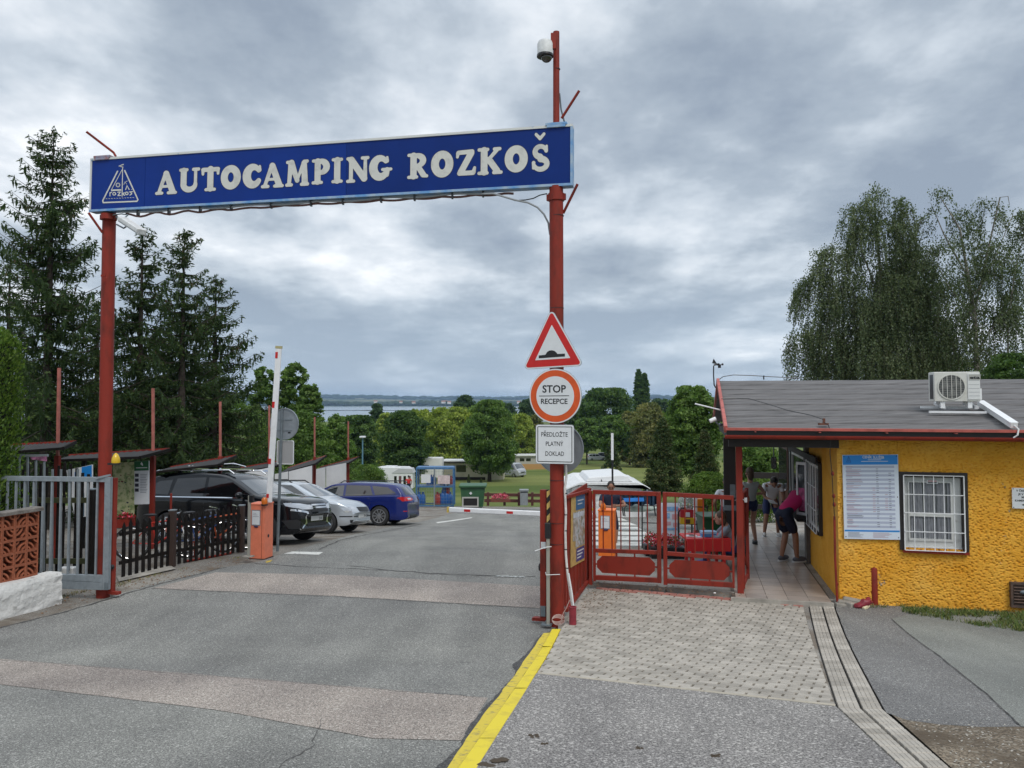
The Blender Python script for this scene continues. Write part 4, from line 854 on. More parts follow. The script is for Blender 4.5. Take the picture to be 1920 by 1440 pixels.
# two-leaf pedestrian gate
A1=G(1108,1096,UP+.05);B1=G(1388,1116,UP+.03);MG_=frame((A1 .x,A1 .y,0),(B1 .x-A1 .x,B1 .y-A1 .y,0),None,(0,0,1));gl=lambda px,py:pick(px,py,MG_)
def leaf(quad,rails,bars,panel,label,knobs,stiles):
 t=thing('gate_leaf',label,'gate',M=MG_,group='leaves of the red pedestrian gate')
 x0=gl(quad[0],1000)[0];x1=gl(quad[1],1000)[0];zt=lambda x:(lambda a,b:a+(b-a)*(x-x0)/(x1-x0))(gl(quad[0],quad[2])[1],gl(quad[1],quad[3])[1]);zb=lambda x:(lambda a,b:a+(b-a)*(x-x0)/(x1-x0))(gl(quad[0],quad[4])[1],gl(quad[1],quad[5])[1])
 hh=.065;sw=.05
 for f in(0,1):
  x=(x0+stiles[0]/2,x1-stiles[1]/2)[f];w=stiles[f];MB().box(x-w/2,x+w/2,-.028,.028,zb(x)-(.02 if f==0 else 0),zt(x)).build('stile',RED,t,False,bevel=.004)
 xa,xb=x0+stiles[0]+.001,x1-stiles[1]-.001;mid=(gl(quad[0],rails[0])[1],gl(quad[1],rails[1])[1]);xm=lambda x:mid[0]+(mid[1]-mid[0])*(x-x0)/(x1-x0)
 MB().bar((xa,0,zt(xa)-hh/2),(xb,0,zt(xb)-hh/2),.05,hh).build('rail',RED,t,False,bevel=.004);MB().bar((xa,0,xm(xa)),(xb,0,xm(xb)),.05,.06).build('rail',RED,t,False,bevel=.004);MB().bar((xa,0,zb(xa)+.04),(xb,0,zb(xb)+.04),.05,.075).build('rail',RED,t,False,bevel=.004)
 for px in bars:x=gl(px,980)[0];MB().tube([(x,0,xm(x)+.03),(x,0,zt(x)-hh)],.010,8).build('bar',RED,t,False)
 p0,p1,y0a,y0b,y1a,y1b=panel;q=[(gl(p0,y0a)[0],gl(p0,y0a)[1]),(gl(p1,y0b)[0],gl(p1,y0b)[1]),(gl(p1,y1b)[0],gl(p1,y1b)[1]),(gl(p0,y1a)[0],gl(p0,y1a)[1])];c=.085
 oc=[(q[0][0]+c,q[0][1]),(q[1][0]-c,q[1][1]),(q[1][0],q[1][1]-c),(q[2][0],q[2][1]+c),(q[2][0]-c,q[2][1]),(q[3][0]+c,q[3][1]),(q[3][0],q[3][1]+c),(q[0][0],q[0][1]-c)]
 mb=MB();mb.T=TOL;mb.prism(oc,-.004,.004);mb.build('panel',RED,t,False)
 for px in knobs:x=gl(px,1040)[0];u_=(x-q[0][0])/(q[1][0]-q[0][0]);MB().box(x-.012,x+.012,-.01,.01,q[0][1]+(q[1][1]-q[0][1])*u_,xm(x)-.03).build('lug',RED,t,False);MB().box(x-.012,x+.012,-.01,.01,zb(x)+.076,q[3][1]+(q[2][1]-q[3][1])*u_).build('lug',RED,t,False)
 zc_=(q[0][1]+q[3][1])/2;MB().box(xa,q[0][0],-.01,.01,zc_-.012,zc_+.012).build('lug',RED,t,False);zc_=(q[1][1]+q[2][1])/2;MB().box(q[1][0],xb,-.01,.01,zc_-.012,zc_+.012).build('lug',RED,t,False)
 return t
leaf((1112,1239.5,918.5,922.5,1087,1093),(1032,1036),[1131,1147.5,1164,1180.5,1197.5,1214],(1119.5,1228,1041.5,1046,1073.5,1080),'left leaf of the red pedestrian gate, next to the panel with the poster',(1156,1190),(.04,.065))
leaf((1243.5,1376.5,922.5,929.5,1093.5,1102),(1037,1047),[1266.5,1284.5,1302.5,1319,1336,1354],(1255,1368,1049,1054,1082,1089),'right leaf of the red pedestrian gate, next to the canopy post',(1295,1330),(.06,.035))
t,h=upright(1107,920,1096,A1 .y+.02,.055,.055,'gate_hinge_post','thin red hinge post between the poster panel and the pedestrian gate','post',RED)
lt=thing('latch_plate','small white scrap of litter under the right leaf of the pedestrian gate','litter',G(1340,1113,UP+.06));MB().ell((0,0,.01),.022,.015,.012,8,6).build('scrap',WHITE,lt,False)
lt.name='litter_scrap'
# reception building
C=Vector((4.88,11.6,0));zC=g(C.x,C.y)+UP
MF=frame((C.x,C.y,0),EX,None,(0,0,1))
MS=frame((C.x,C.y,0),EY,None,(0,0,1))
fl_=lambda px,py:pick(px,py,MF);sl_=lambda px,py:pick(px,py,MS)
hut=thing('reception_building','low yellow roughcast reception building with a grey felt roof and red trim','building',(C.x,C.y,zC))
STUC=mat('yellow_roughcast',(.66,.36,.05),.85,spec=.15);N,L,b=nodes_of(STUC);t=N.new('ShaderNodeTexCoord')
def nz_(s,d,st=(1,1,1),m=None,off=(0,0,0)):
 mp=N.new('ShaderNodeMapping');mp.inputs['Scale'].default_value=st;mp.inputs['Location'].default_value=off;L.new(t.outputs['Object'],mp.inputs[0]);n=N.new('ShaderNodeTexNoise');n.inputs['Scale'].default_value=s;n.inputs['Detail'].default_value=d;n.inputs['Roughness'].default_value=.62;L.new(mp.outputs[0],n.inputs['Vector']);return n.outputs[0]
def rp_(x,a,z,c0,c1):r=N.new('ShaderNodeValToRGB');L.new(x,r.inputs[0]);e=r.color_ramp.elements;e[0].position=a;e[1].position=z;e[0].color=(*c0,1);e[1].color=(*c1,1);return r.outputs[0]
def mx_(f,a,c,mode='MIX'):
 k=N.new('ShaderNodeMixRGB');k.blend_type=mode
 for i,v in((0,f),(1,a),(2,c)):
  if isinstance(v,(int,float)):k.inputs[i].default_value=v
  elif isinstance(v,tuple):k.inputs[i].default_value=(*v,1)
  else:L.new(v,k.inputs[i])
 return k.outputs[0]
def mt_(op,a,c=None):
 k=N.new('ShaderNodeMath');k.operation=op
 for i,v in((0,a),(1,c)):
  if v is None:continue
  if isinstance(v,(int,float)):k.inputs[i].default_value=v
  else:L.new(v,k.inputs[i])
 return k.outputs[0]
base=rp_(nz_(2.2,6),.35,.68,(.68,.315,.030),(.80,.43,.065))
base=mx_(rp_(nz_(1.1,3,(1,1,1),None,(5,2,1)),.50,.66,(0,0,0),(.55,.55,.55)),base,(.82,.50,.12))
# flaked-off render: a grey streak below the cable entry and specks elsewhere (geometry node attribute 'flake' painted per vertex by position noise)
att=N.new('ShaderNodeAttribute');att.attribute_name='flake'
fk=mt_('ADD',att.outputs['Fac'],mt_('MULTIPLY',mt_('SUBTRACT',nz_(14,6),.5),1.1))
c1=mx_(rp_(fk,.50,.60,(0,0,0),(1,1,1)),base,rp_(nz_(30,4),.4,.6,(.16,.14,.12),(.36,.34,.31)))
L.new(c1,b.inputs['Base Color'])
bp=N.new('ShaderNodeBump');bp.inputs['Strength'].default_value=.5;bp.inputs['Distance'].default_value=.005;L.new(nz_(90,5),bp.inputs['Height']);L.new(bp.outputs[0],b.inputs['Normal'])
def roughcast(name,M,x0,x1,z0f,z1,step,holes,stain=None,amp=.016):
 nx_=int((x1-x0)/step);zlo=min(z0f(x0),z0f(x1))-.1;nz2=int((z1-zlo)/step);xs=np.linspace(x0,x1,nx_+1);zs=np.linspace(zlo,z1,nz2+1)
 nn=mnoise.noise;V=[];fk=[]
 for z in zs:
  for x in xs:
   wx=x+.02*nn((x*9,z*9,1));wz=z+.02*nn((x*9,z*9,7))
   a=nn((wx*31,wz*48,2));b2=nn((wx*60,wz*80,4));h=amp*.5*b2+amp*.3*nn((x*8,z*10,3))
   if a>.20:h-=amp*1.1*min(1,(a-.20)/.10)
   V.append((x,max(-.035,-(h)),z)if False else(x,-h,z))
   f=0
   if stain:f=stain(x,z)
   fk.append(f)
 ok=lambda x,z:not any(hx0<x<hx1 and hz0<z<hz1 for hx0,hx1,hz0,hz1 in holes)
 F=[];w=nx_+1
 for j in range(nz2):
  for i in range(nx_):
   if ok((xs[i]+xs[i+1])/2,(zs[j]+zs[j+1])/2):F.append((j*w+i,j*w+i+1,(j+1)*w+i+1,(j+1)*w+i))
 me=bpy.data.meshes.new(name);me.from_pydata(V,[],F);me.materials.append(STUC);me.polygons.foreach_set('use_smooth',[True]*len(F))
 at=me.attributes.new('flake','FLOAT','POINT');at.data.foreach_set('value',fk);me.transform(M);return link(name,me,hut)
zg=lambda M:(lambda x:(lambda p:g(p.x,p.y)+UP)(M@Vector((x,0,0))))
WT=fl_(1567,822)[1]
wx0,wz1=fl_(1690,890);wx1,wz0=fl_(1810,1031)
cx_=fl_(1885,950)[0]
def stainf(x,z):
 d=abs(x-cx_-.05*math.sin(z*5));w=.09+.13*max(0,1.4-abs(z-1.2));v=max(0,1-d/w)*.42*(1 if z<2.05 else .4)
 v+=max(0,1-(z-zC)/.35)*.10
 if abs(x-.56)<.08 and abs(z-.45)<.1:v+=.45
 return v
front=roughcast('front_wall',MF,0,3.4,zg(MF),WT,.0092,[(wx0,wx1,wz0,wz1)],stainf)
side=roughcast('side_wall',MS@Matrix.Diagonal((1,-1,1,1)),0,2.9,zg(MS),WT,.016,[],lambda x,z:.25 if z<zC+.05 else 0,.008)
tmp=side.data;tmp.flip_normals()
MB().box(.05,6.0,.16,3.05,-.3,WT-.01).build('inner_core',DARKW,hut,True).data.transform(Matrix.Identity(4))
hut_core=[o for o in bpy.data.objects if o.name=='inner_core'][0];hut_core.data.transform(WM[hut]);hut_core.data.transform(WM[hut].inverted()@MF)
rs_=bpy.data.objects.new('x',None)if False else None
fx0=-1.40
sub_mb=MB().box(fx0,.05,-.055,.0,-.25,.0)
sub_mb.v=[tuple(frame((BC.x,BC.y,g(BC.x,BC.y)+UP+.052),EX,None,(0,0,1))@Vector(v))for v in sub_mb.v];sub_mb.build('step_riser',CONC,floor)
# ---- front window
WF=thing.__call__ and None
win=MB().box(wx0-.045,wx0+.03,-.03,.02,wz0-.03,wz1+.045).box(wx1-.03,wx1+.045,-.03,.02,wz0-.03,wz1+.045).box(wx0+.03,wx1-.03,-.03,.02,wz1-.03,wz1+.045).build('window',mat('dark_window_surround',(.022,.018,.017),.6),hut,True)
win.data.transform(WM[hut]);win.data.transform(WM[hut].inverted()@MF)
def sub(mb,name,m,par,M,**k):
 o=mb.build(name,m,None,False,M=Matrix.Identity(4),**k);o.data.transform(WM[par].inverted()@M);o.parent=par;o.matrix_local=Matrix.Identity(4);WM[o]=WM[par].copy();return o
WIN=mat('window_white',(.62,.63,.61),.5,var=.12,vscale=10,col2=(.42,.42,.39),thr=(.25,.42))
GLASS=mat('window_glass',(.03,.035,.04),.06,spec=.8)
CURT=mat('net_curtain',(.22,.23,.25),.9,var=.2,vscale=22,stretch=(2.2,1,.5))
ox0,ox1,oz0,oz1=wx0+.03,wx1-.03,wz0+.01,wz1-.03
sub(MB().box(wx0,wx0+.012,.02,.13,wz0,wz1).box(wx1-.012,wx1,.02,.13,wz0,wz1).box(wx0,wx1,.02,.13,wz1-.012,wz1).box(wx0,wx1,.02,.13,wz0,wz0+.012),'reveal',DIRTYW,win,MF)
fr=.075
mb=MB().box(ox0,ox0+fr*.8,.05,.10,oz0,oz1).box(ox1-fr*1.5,ox1,.05,.10,oz0,oz1).box(ox0+fr*.8,ox1-fr*1.5,.05,.10,oz1-fr*.8,oz1).box(ox0+fr*.8,ox1-fr*1.5,.05,.10,oz0,oz0+fr*1.2)
sub(mb,'window_frame',WIN,win,MF)
ix0,ix1,iz0,iz1=ox0+fr*.8,ox1-fr*1.5,oz0+fr*1.2,oz1-fr*.8;mid=fl_(1750,966)[1]
mb=MB()
for a,b_,c_,d_ in((ix0,ix0+.022,iz0,iz1),(ix1-.022,ix1,iz0,iz1),(ix0+.022,ix1-.022,iz1-.022,iz1),(ix0+.022,ix1-.022,iz0,iz0+.03),(ix0+.022,ix1-.022,mid-.028,mid+.028)):mb.box(a,b_,.035,.09,c_,d_)
sub(mb,'sash',WIN,win,MF)
sub(MB().box(ix0+.02,ix1-.02,.066,.07,mid+.028,iz1-.02),'pane',GLASS,win,MF);sub(MB().box(ix0+.02,ix1-.02,.066,.07,iz0+.03,mid-.028),'pane',GLASS,win,MF)
# curtain seen through the glass: pleated sheet just in front of the dark pane
def pleats(x0,x1,z0,z1,y):mb=MB();n=60;vs=[];[vs.extend([(x0+(x1-x0)*i/n,y+.006*math.sin(i*1.3)+.003*math.sin(i*.37),z)for z in(z0,z1)])for i in range(n+1)];return mb.add(vs,[(2*i,2*i+2,2*i+3,2*i+1)for i in range(n)])
sub(pleats(ix0+.02,ix1-.02,mid+.03,iz1-.022,.060),'curtain',CURT,win,MF);sub(pleats(ix0+.02,ix1-.02,iz0+.03,mid-.03,.060),'curtain',CURT,win,MF)
lx,lz=fl_(1749,904);sub(MB().box(lx-.075,lx+.075,.028,.034,lz-.028,lz+.028),'notice',SREFL,win,MF);sub(MB().box(lx-.06,lx+.06,.0255,.0265,lz-.016,lz-.004),'notice_print',SBLK,win,MF);sub(MB().box(lx-.06,lx+.06,.0255,.0265,lz+.006,lz+.018),'notice_print',mat('print_red',(.5,.12,.1),.5),win,MF)
# grille in front
gx0,gz1=fl_(1692,890);gx1,gz0=fl_(1808,1034)
mb=[]
for i in range(7):x=gx0+(gx1-gx0)*i/6;r=.007 if i in(0,6)else .005;sub(MB().bar((x,-.06,gz0),(x,-.06,gz1),r*2),'grille_bar',WHITE,win,MF)
for k,f in enumerate((0,.25,.5,.745,1)):z=gz0+(gz1-gz0)*f;sub(MB().bar((gx0,-.071,z),(gx1,-.071,z),.011),'grille_bar',WHITE,win,MF)
sill=sub(MB().box(gx0-.02,wx1+.04,-.055,.03,wz0-.065,wz0-.035),'sill',RED,win,MF)
# ---- price board, small board, vent
def boardthing(name,label,cat,M):return thing(name,label,cat,M=M)
pb=boardthing('price_board','white price list with a blue header reading CENÍK SLUŽEB on the yellow wall','board',MF@Matrix.Translation((0,-.03,0)))
MPB=WM[pb];cb=[pick(*q,MPB)for q in((1579,853),(1683.5,852),(1688,1012),(1583,1010))]
PBW=mat('board_white',(.62,.68,.76),.35);PBB=mat('header_blue',(.015,.22,.62),.35);PBG=mat('row_grey',(.40,.44,.56),.4);PTX=mat('print_dark',(.13,.13,.18),.5);PRD=mat('print_rose',(.42,.26,.30),.5)
MB().add(q4(cb,0,1,0,1,-.006)+q4(cb,0,1,0,1,.004),[(0,1,2,3),(4,5,1,0),(5,6,2,1),(6,7,3,2),(7,4,0,3)]).build('board',PBW,pb,False)
print4('header',cb,.008,.992,.005,.118,-.0072,PBB,pb);print4('blue_rule',cb,.008,.992,.892,.912,-.0072,PBB,pb)
mb=MB();
for i in range(15):v0=.132+i*.0505;mb.add(q4(cb,.055,.925,v0,v0+.026,-.0076),[(0,1,2,3)])
tag(mb.build('grey_rows',PBG,pb,False),kind='stuff')
rng=random.Random(3);m1,m2=MB(),MB()
for i in range(29):
 v0=.137+i*.02525;
 for j in range(rng.choice((1,2))):(m2 if rng.random()<.7 else m1).add(q4(cb,.065,.065+rng.uniform(.09,.30),v0+j*.009,v0+j*.009+.004,-.0082),[(0,1,2,3)])
 if i%29:
  for u0 in(.60,.82):
   if rng.random()<.9:m1 .add(q4(cb,u0,u0+rng.uniform(.035,.05),v0+.004,v0+.010,-.0082),[(0,1,2,3)])
   if 9<i<22 and rng.random()<.7:m2 .add(q4(cb,u0-.07,u0-.02,v0+.003,v0+.009,-.0082),[(0,1,2,3)])
for i in range(5):
 m1 .add(q4(cb,.07,.07+rng.uniform(.2,.35),.922+i*.013,.926+i*.013,-.0082),[(0,1,2,3)]);m2 .add(q4(cb,.52,.52+rng.uniform(.2,.38),.922+i*.013,.926+i*.013,-.0082),[(0,1,2,3)])
tag(m1 .build('small_print',PTX,pb,False),kind='stuff');tag(m2 .build('small_print_rose',PRD,pb,False),kind='stuff')
tx('CENÍK SLUŽEB',1637,857.5,4.6,MPB,SREFL,pb,11.55,37,.001,.0085)
mb=MB();[mb.add(q4(cb,a,b_,v,v+.006,-.0085),[(0,1,2,3)])for a,b_,v in((.46,.70,.058),(.34,.82,.076))];tag(mb.build('header_print',SREFL,pb,False),kind='stuff')
mb=MB();c1_,s1=(1592,861),1
mb.T=MPB;lx,lz=pick(1591,861.5,MPB)
emb=MB();emb.T=Matrix.Identity(4)
stE=[(-.03,-.04,.0,.05,.004,.004),(.03,-.04,.0,.05,.004,.004),(-.03,-.04,.03,-.04,.004,.004),(0,.05,0,-.03,.003,.003),(-.02,-.02,.02,-.02,.004,.004)]
fill(emb,lambda X,Y:sdf_strokes(stE,X,Y),(-.05,-.06,.05,.07),.003,lambda x,y:(lx+x,-.0085,lz+y));emb.build('emblem',mat('emblem_blue',(.01,.10,.36),.4),pb,False)
for q in((.03,.5),(.97,.5),(.03,.975),(.97,.975),(.03,.02),(.97,.02)):v=q4(cb,q[0]-.008,q[0]+.008,q[1]-.006,q[1]+.006,-.009);MB().add(v,[(0,1,2,3)]).build('screw',SBLK,pb,False)
wb=boardthing('small_notice','small white notice board cut off by the right edge of the yellow wall view','board',MF@Matrix.Translation((0,-.03,0)))
MWB=WM[wb];x0,z1=pick(1897,914.5,MWB);_,z0=pick(1900,953,MWB);x1=x0+.55
wb['label']='small white notice beginning V ČES fixed to the right end of the yellow wall'
MB().box(x0,x1,-.006,.004,z0,z1).build('board',SREFL,wb,False)
for s_,px,py in(('V ČES',1905,920),('JE V',1909,926.5),('M',1915,932.5),('KAMEN',1902.5,938.5)):tx(s_,px,py,3.6,MWB,SBLK,wb,11.1,None,.001,.0068,align='LEFT')
ax,az=pick(1915,946.5,MWB);MB().add([(ax,-.007,az),(ax+.03,-.007,az+.014),(ax+.03,-.007,az-.014)],[(0,2,1)]).box(ax+.03,ax+.09,-.0072,-.0068,az-.006,az+.006).build('arrow',SBLK,wb,False)
for dx,dz in((.015,.015),(x1-x0-.015,.015),(.015,z1-z0-.015),(x1-x0-.015,z1-z0-.015)):MB().box(x0+dx-.006,x0+dx+.006,-.008,-.005,z0+dz-.006,z0+dz+.006).build('screw',SBLK,wb,False)
x0,z1=fl_(1892,1090);_,z0=fl_(1894,1137);vt=thing('vent_box','dark rusty louvred vent box low on the right end of the yellow wall','vent',M=MF@Matrix.Translation((x0,-.03,z0)))
VB=mat('rusty_vent',(.055,.042,.035),.7,col2=(.12,.07,.05),vscale=14);H=z1-z0
MB().box(0,.5,.0,.05,0,H).build('case',VB,vt,False);MB().ring([(0,0),(.5,0),(.5,H),(0,H)],[(.03,.03),(.47,.03),(.47,H-.03),(.03,H-.03)],0,.03).build('frame',VB,vt,False,M=TOL)
for i in range(6):MB().bar((.04,-.012,.07+i*(H-.1)/6),(.46,-.012,.07+i*(H-.1)/6),.03,.012,up=(0,-.5,1)).build('louvre',VB,vt,False)
MB().ell((.2,-.02,H*.62),.09,.03,.035,12,8).build('cowl',GREYM,vt,False,smooth=True)
# ---- roof
E0=Vector((3.25,11.68,0))-EX*.0;ze=P(1356,801,11.68).z;RL=6.2;RD=3.62;zr=P(1349,711,15.2).z
MR=frame((E0 .x,E0 .y,ze),EX,None,(0,0,1));up_=zr-ze
FELT=mat('grey_roofing_felt',(.132,.128,.128),.85,var=.28,vscale=6,bump=.8,bscale=12,bdist=.02,stretch=(.22,2.2,2.2),spec=.3,detail=9)
roofo=sub(MB().prism([(0,-.05),(RD,up_-.05),(RD,up_-.10),(0,-.10)],0,RL),'roof',mat('roof_boarding',(.05,.042,.036),.8),hut,MR@Matrix(((0,0,1,0),(1,0,0,0),(0,1,0,0),(0,0,0,1))))
nL=9;rr=random.Random(4)
for i in range(nL):
 y0,y1=RD*i/nL,RD*(i+1)/nL+.03;mb=MB();n=60;
 for j in range(n):
  vs=[]
  for x in(RL*j/n,RL*(j+1)/n):
   for f in np.linspace(0,1,8):y=y0+(y1-y0)*f;vs.append((x,y,up_*y/RD-.05+.022-.012*f+.006*mnoise.noise((x*.8,y*17,1))+.004*mnoise.noise((x*2.5,y*45,5))))
   vs.append((x,y0,up_*y0/RD-.048))
  mb.add(vs,[(k,k+9,k+10,k+1)for k in range(7)]+[(8,17,9,0)])
 o=sub(mb,'felt_course',FELT,roofo,MR);o.data.polygons.foreach_set('use_smooth',[True]*len(o.data.polygons))
sub(MB().prism([(RD,up_-.05),(RD*2,-.05),(RD*2,-.10),(RD,up_-.10)],0,RL),'back_slope',FELT,hut,MR@Matrix(((0,0,1,0),(1,0,0,0),(0,1,0,0),(0,0,0,1))))
RPK=mat('pale_red_flashing',(.40,.105,.085),.5,var=.2,vscale=6,spec=.3)
sub(MB().box(-.02,RL,-.07,.02,-.045,-.005),'edge_flashing',RPK,hut,MR)
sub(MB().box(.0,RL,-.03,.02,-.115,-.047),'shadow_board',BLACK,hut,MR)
gz_a,gz_b=-.14,-.14
mb=MB();n=12;prof=[(-.10+.055*math.cos(a),-.115+.055*math.sin(a))for a in np.linspace(math.pi,2*math.pi,n)]+[(-.10+.05*math.cos(a),-.115+.05*math.sin(a))for a in np.linspace(2*math.pi,math.pi,n)]
gut=sub(MB().prism(prof,-.03,RL),'gutter',RED,hut,MR@Matrix(((0,0,1,0),(1,0,0,0),(0,1,0,0),(0,0,0,1))),smooth=False)
for i in range(7):sub(MB().box(.4+i*.9,.42+i*.9,-.16,-.02,-.065,-.058),'gutter_bracket',RPK,hut,MR)
# rake boards on the left gable
for s0,s1 in((0,1),):
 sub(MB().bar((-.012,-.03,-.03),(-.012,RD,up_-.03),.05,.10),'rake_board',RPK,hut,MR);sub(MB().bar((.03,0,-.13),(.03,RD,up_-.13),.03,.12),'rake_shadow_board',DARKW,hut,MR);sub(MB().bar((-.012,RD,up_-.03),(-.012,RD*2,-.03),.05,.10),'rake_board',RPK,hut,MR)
BW=mat('dark_brown_beam',(.016,.012,.011),.7)
xs_=(C-E0).dot(EX)
sub(MB().box(.03,xs_+.0,.10,.24,-.30,-.12),'beam',BW,hut,MR);sub(MB().box(.10,.24,.24,7.0,-.28,-.14),'beam',BW,hut,MR)
# ceiling boards over the walkway
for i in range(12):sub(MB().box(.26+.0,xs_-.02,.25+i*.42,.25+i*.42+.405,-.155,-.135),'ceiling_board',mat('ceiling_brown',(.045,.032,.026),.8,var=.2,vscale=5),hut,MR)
# posts
t,h=upright(1385,818,1116,12.02,.095,.095,'canopy_post','square red post holding up the left corner of the reception canopy','post',RED)
a=P(1367,820,15.0);cp=thing('canopy_post','thick dark brown timber post under the canopy behind the pedestrian gate','post',(a.x,a.y,g(a.x,a.y)+UP),-YAW);MB().box(-.11,.11,-.11,.11,0,a.z-g(a.x,a.y)-UP).build('post',BW,cp,False,bevel=.008);MB().box(-.115,.115,-.115,.115,.95,1.05).box(.0,.1,-.13,-.112,1.2,1.45).build('plate',GREYM,cp,False)
# folded inner leaf beside the red post, a narrow red steel frame
Aq=P(1399,1100,12.2);t=thing('inner_gate','folded narrow red gate standing open behind the canopy post','gate',(Aq.x,Aq.y,g(Aq.x,Aq.y)+UP+.08),-YAW);hI=(P(1399,921,12.2).z-P(1399,1100,12.2).z)
MB().box(-.055,-.015,-.02,.02,0,hI).build('stile',RED,t,False);MB().bar((-.035,.03,hI-.03),(.07,.72,hI-.03),.045).build('rail',RED,t,False);MB().bar((-.035,.03,.06),(.07,.72,.06),.045).build('rail',RED,t,False);MB().bar((-.03,.04,.55),(.065,.7,.18),.025).build('brace',RED,t,False);MB().add([(-.02,.03,hI*.5),(.055,.7,hI*.5),(.055,.7,hI-.03),(-.02,.03,hI-.03)],[(0,1,2,3),(3,2,1,0)]).build('sheet',RED,t,False)
MB().box(.05,.1,.70,.75,0,hI).build('stile',RED,t,False);MB().tube([(-.16,-.16,hI-.1),(-.06,-.1,hI-.07),(.0,-.02,hI-.12)],.007,6).box(-.01,.03,-.04,.0,hI-.14,hI-.07).build('latch',WHITE,t,False)
# ---- windows and door in the side wall (x = distance along the wall)
def sbox(x0,x1,y0,y1,z0,z1):return(x0,x1,y0,y1,z0,z1)
MSs=MS@Matrix.Diagonal((1,-1,1,1))
def sidewin(x0,x1,z0,z1,open_leaf=False,grille=False):
 w=sub(MB().box(x0,x0+.05,-.0,.06,z0,z1).box(x1-.05,x1,0,.06,z0,z1).box(x0+.05,x1-.05,0,.06,z1-.05,z1).box(x0+.05,x1-.05,0,.075,z0,z0+.05),'window',mat('dark_window_surround',(.022,.018,.017),.6),hut,MS)
 sub(MB().box(x0+.05,x1-.05,.012,.03,z0+.05,z1-.05),'pane',GLASS,w,MS);
 sub(MB().ring([(x0+.05,z0+.05),(x1-.05,z0+.05),(x1-.05,z1-.05),(x0+.05,z1-.05)],[(x0+.1,z0+.1),(x1-.1,z0+.1),(x1-.1,z1-.1),(x0+.1,z1-.1)],.03,.05),'sash',WIN,w,MS@Matrix(((1,0,0,0),(0,0,1,0),(0,1,0,0),(0,0,0,1))))
 if grille:
  for i in range(5):x=x0+.05+(x1-x0-.1)*i/4;sub(MB().bar((x,.10,z0+.02),(x,.10,z1-.02),.013),'grille_bar',WHITE,w,MS)
  for i in range(4):z=z0+.03+(z1-z0-.06)*i/3;sub(MB().bar((x0+.03,.11,z),(x1-.03,.11,z),.013),'grille_bar',WHITE,w,MS)
 return w
s_=lambda px,py:pick(px,py,MS)
xa,za1=s_(1541,869);xb,_=s_(1521,860);zb1=s_(1541,1003)[1]
sidewin(xa,xb,zb1,za1,grille=True)
xc=s_(1488,855)[0];w2=sidewin(xb+.05,xc,zb1+.12,za1+.02)
# open casement standing out from the wall, with a pink poster
hx=xb+.16;lf=sub(MB().ring([(0,0),(.24,0),(.24,.98),(0,.98)],[(.035,.05),(.205,.05),(.205,.93),(.035,.93)],-.02,.02),'casement',WHITE,w2,MS@frame((hx,.06,zb1+.14),(.75,.62,0),None,(0,0,1))@Matrix(((1,0,0,0),(0,0,1,0),(0,1,0,0),(0,0,0,1))))
CM=MS@frame((hx,.06,zb1+.14),(.75,.62,0),None,(0,0,1))
sub(MB().box(.035,.205,-.006,.006,.05,.93),'casement_pane',GLASS,w2,CM);sub(MB().box(.05,.19,-.012,.012,.08,.5),'pink_poster',mat('pink_poster',(.36,.06,.17),.6,var=.5,vscale=14),w2,CM)
sub(MB().bar((xa-.02,.09,za1+.05),(xc+.05,.09,za1+.05),.04,.10),'shutter_box',BW,hut,MS);sub(MB().box(xb-.01,xc+.03,.06,.26,zb1+.05,zb1+.10),'counter_shelf',DARKW,hut,MS)
xd,xe=s_(1482,900)[0],s_(1467,900)[0];
dr=sub(MB().box(xd+.1,xe+.3,.0,.05,zC+.03,zC+2.05),'door',mat('brown_door',(.12,.055,.03),.6,var=.2,vscale=4),hut,MS);sub(MB().box(xd+.2,xe+.2,.05,.06,zC+1.0,zC+1.9),'door_pane',GLASS,dr,MS);sub(MB().ell((xd+.18,.08,zC+1.0),.02,.03,.02,8,6),'handle',CHROME,dr,MS)
sidewin(xc+.12,xc+.42,zC+1.0,zC+1.95)
# pier, far rail and mirror at the end of the wall
a=MS@Vector((2.92,-.02,0));
sub(MB().box(2.9,3.15,-.05,.07,zC,WT),'pier',mat('weathered_board',(.13,.12,.11),.8,var=.3,vscale=8,stretch=(6,6,.6)),hut,MS)
mr=thing('mirror','rounded mirror with a dark frame hanging at the far end of the side wall','mirror',P(1451,868,14.6));MB().prism(rrect(-.05,-.115,.05,.115,.03),-.01,.01).build('frame',BLACK,mr,False,M=TOL);MB().prism(rrect(-.04,-.105,.04,.105,.025),.01,.012).build('glass',mat('mirror_glass',(.30,.31,.32),.15,metal=.8),mr,False,M=TOL)
MB().tube([(0,0,.11),(0,.0,.3)],.012,6).build('rod',GREYM,mr,False)
lmp=thing('ceiling_lamp','small lit white ceiling lamp under the canopy','lamp',P(1447,836,16));LM=mat('lit_lamp',(.8,.8,.75),.4);nodes_of(LM)[2].inputs['Emission Color'].default_value=(1,.98,.9,1);nodes_of(LM)[2].inputs['Emission Strength'].default_value=2.2;MB().box(-.10,.10,-.05,.05,-.02,.02).build('cover',LM,lmp,False,bevel=.008);MB().box(-.12,.12,-.06,.06,.021,.09).build('base',GREYM,lmp,False)
# railing at the far end of the walkway
fr_=thing('end_railing','dark timber railing across the far end of the covered walkway','railing',G(1440,962,UP));Yf=21
MB().bar(P(1405,891,Yf),P(1460,892,Yf),.06,.16).build('rail',BW,fr_);MB().bar(P(1405,950,Yf),P(1470,950,Yf),.06,.12).build('rail',BW,fr_);
for px in(1408,1462):MB().bar(P(px,888,Yf),P(px,958,Yf),.09).build('rail_post',BW,fr_)
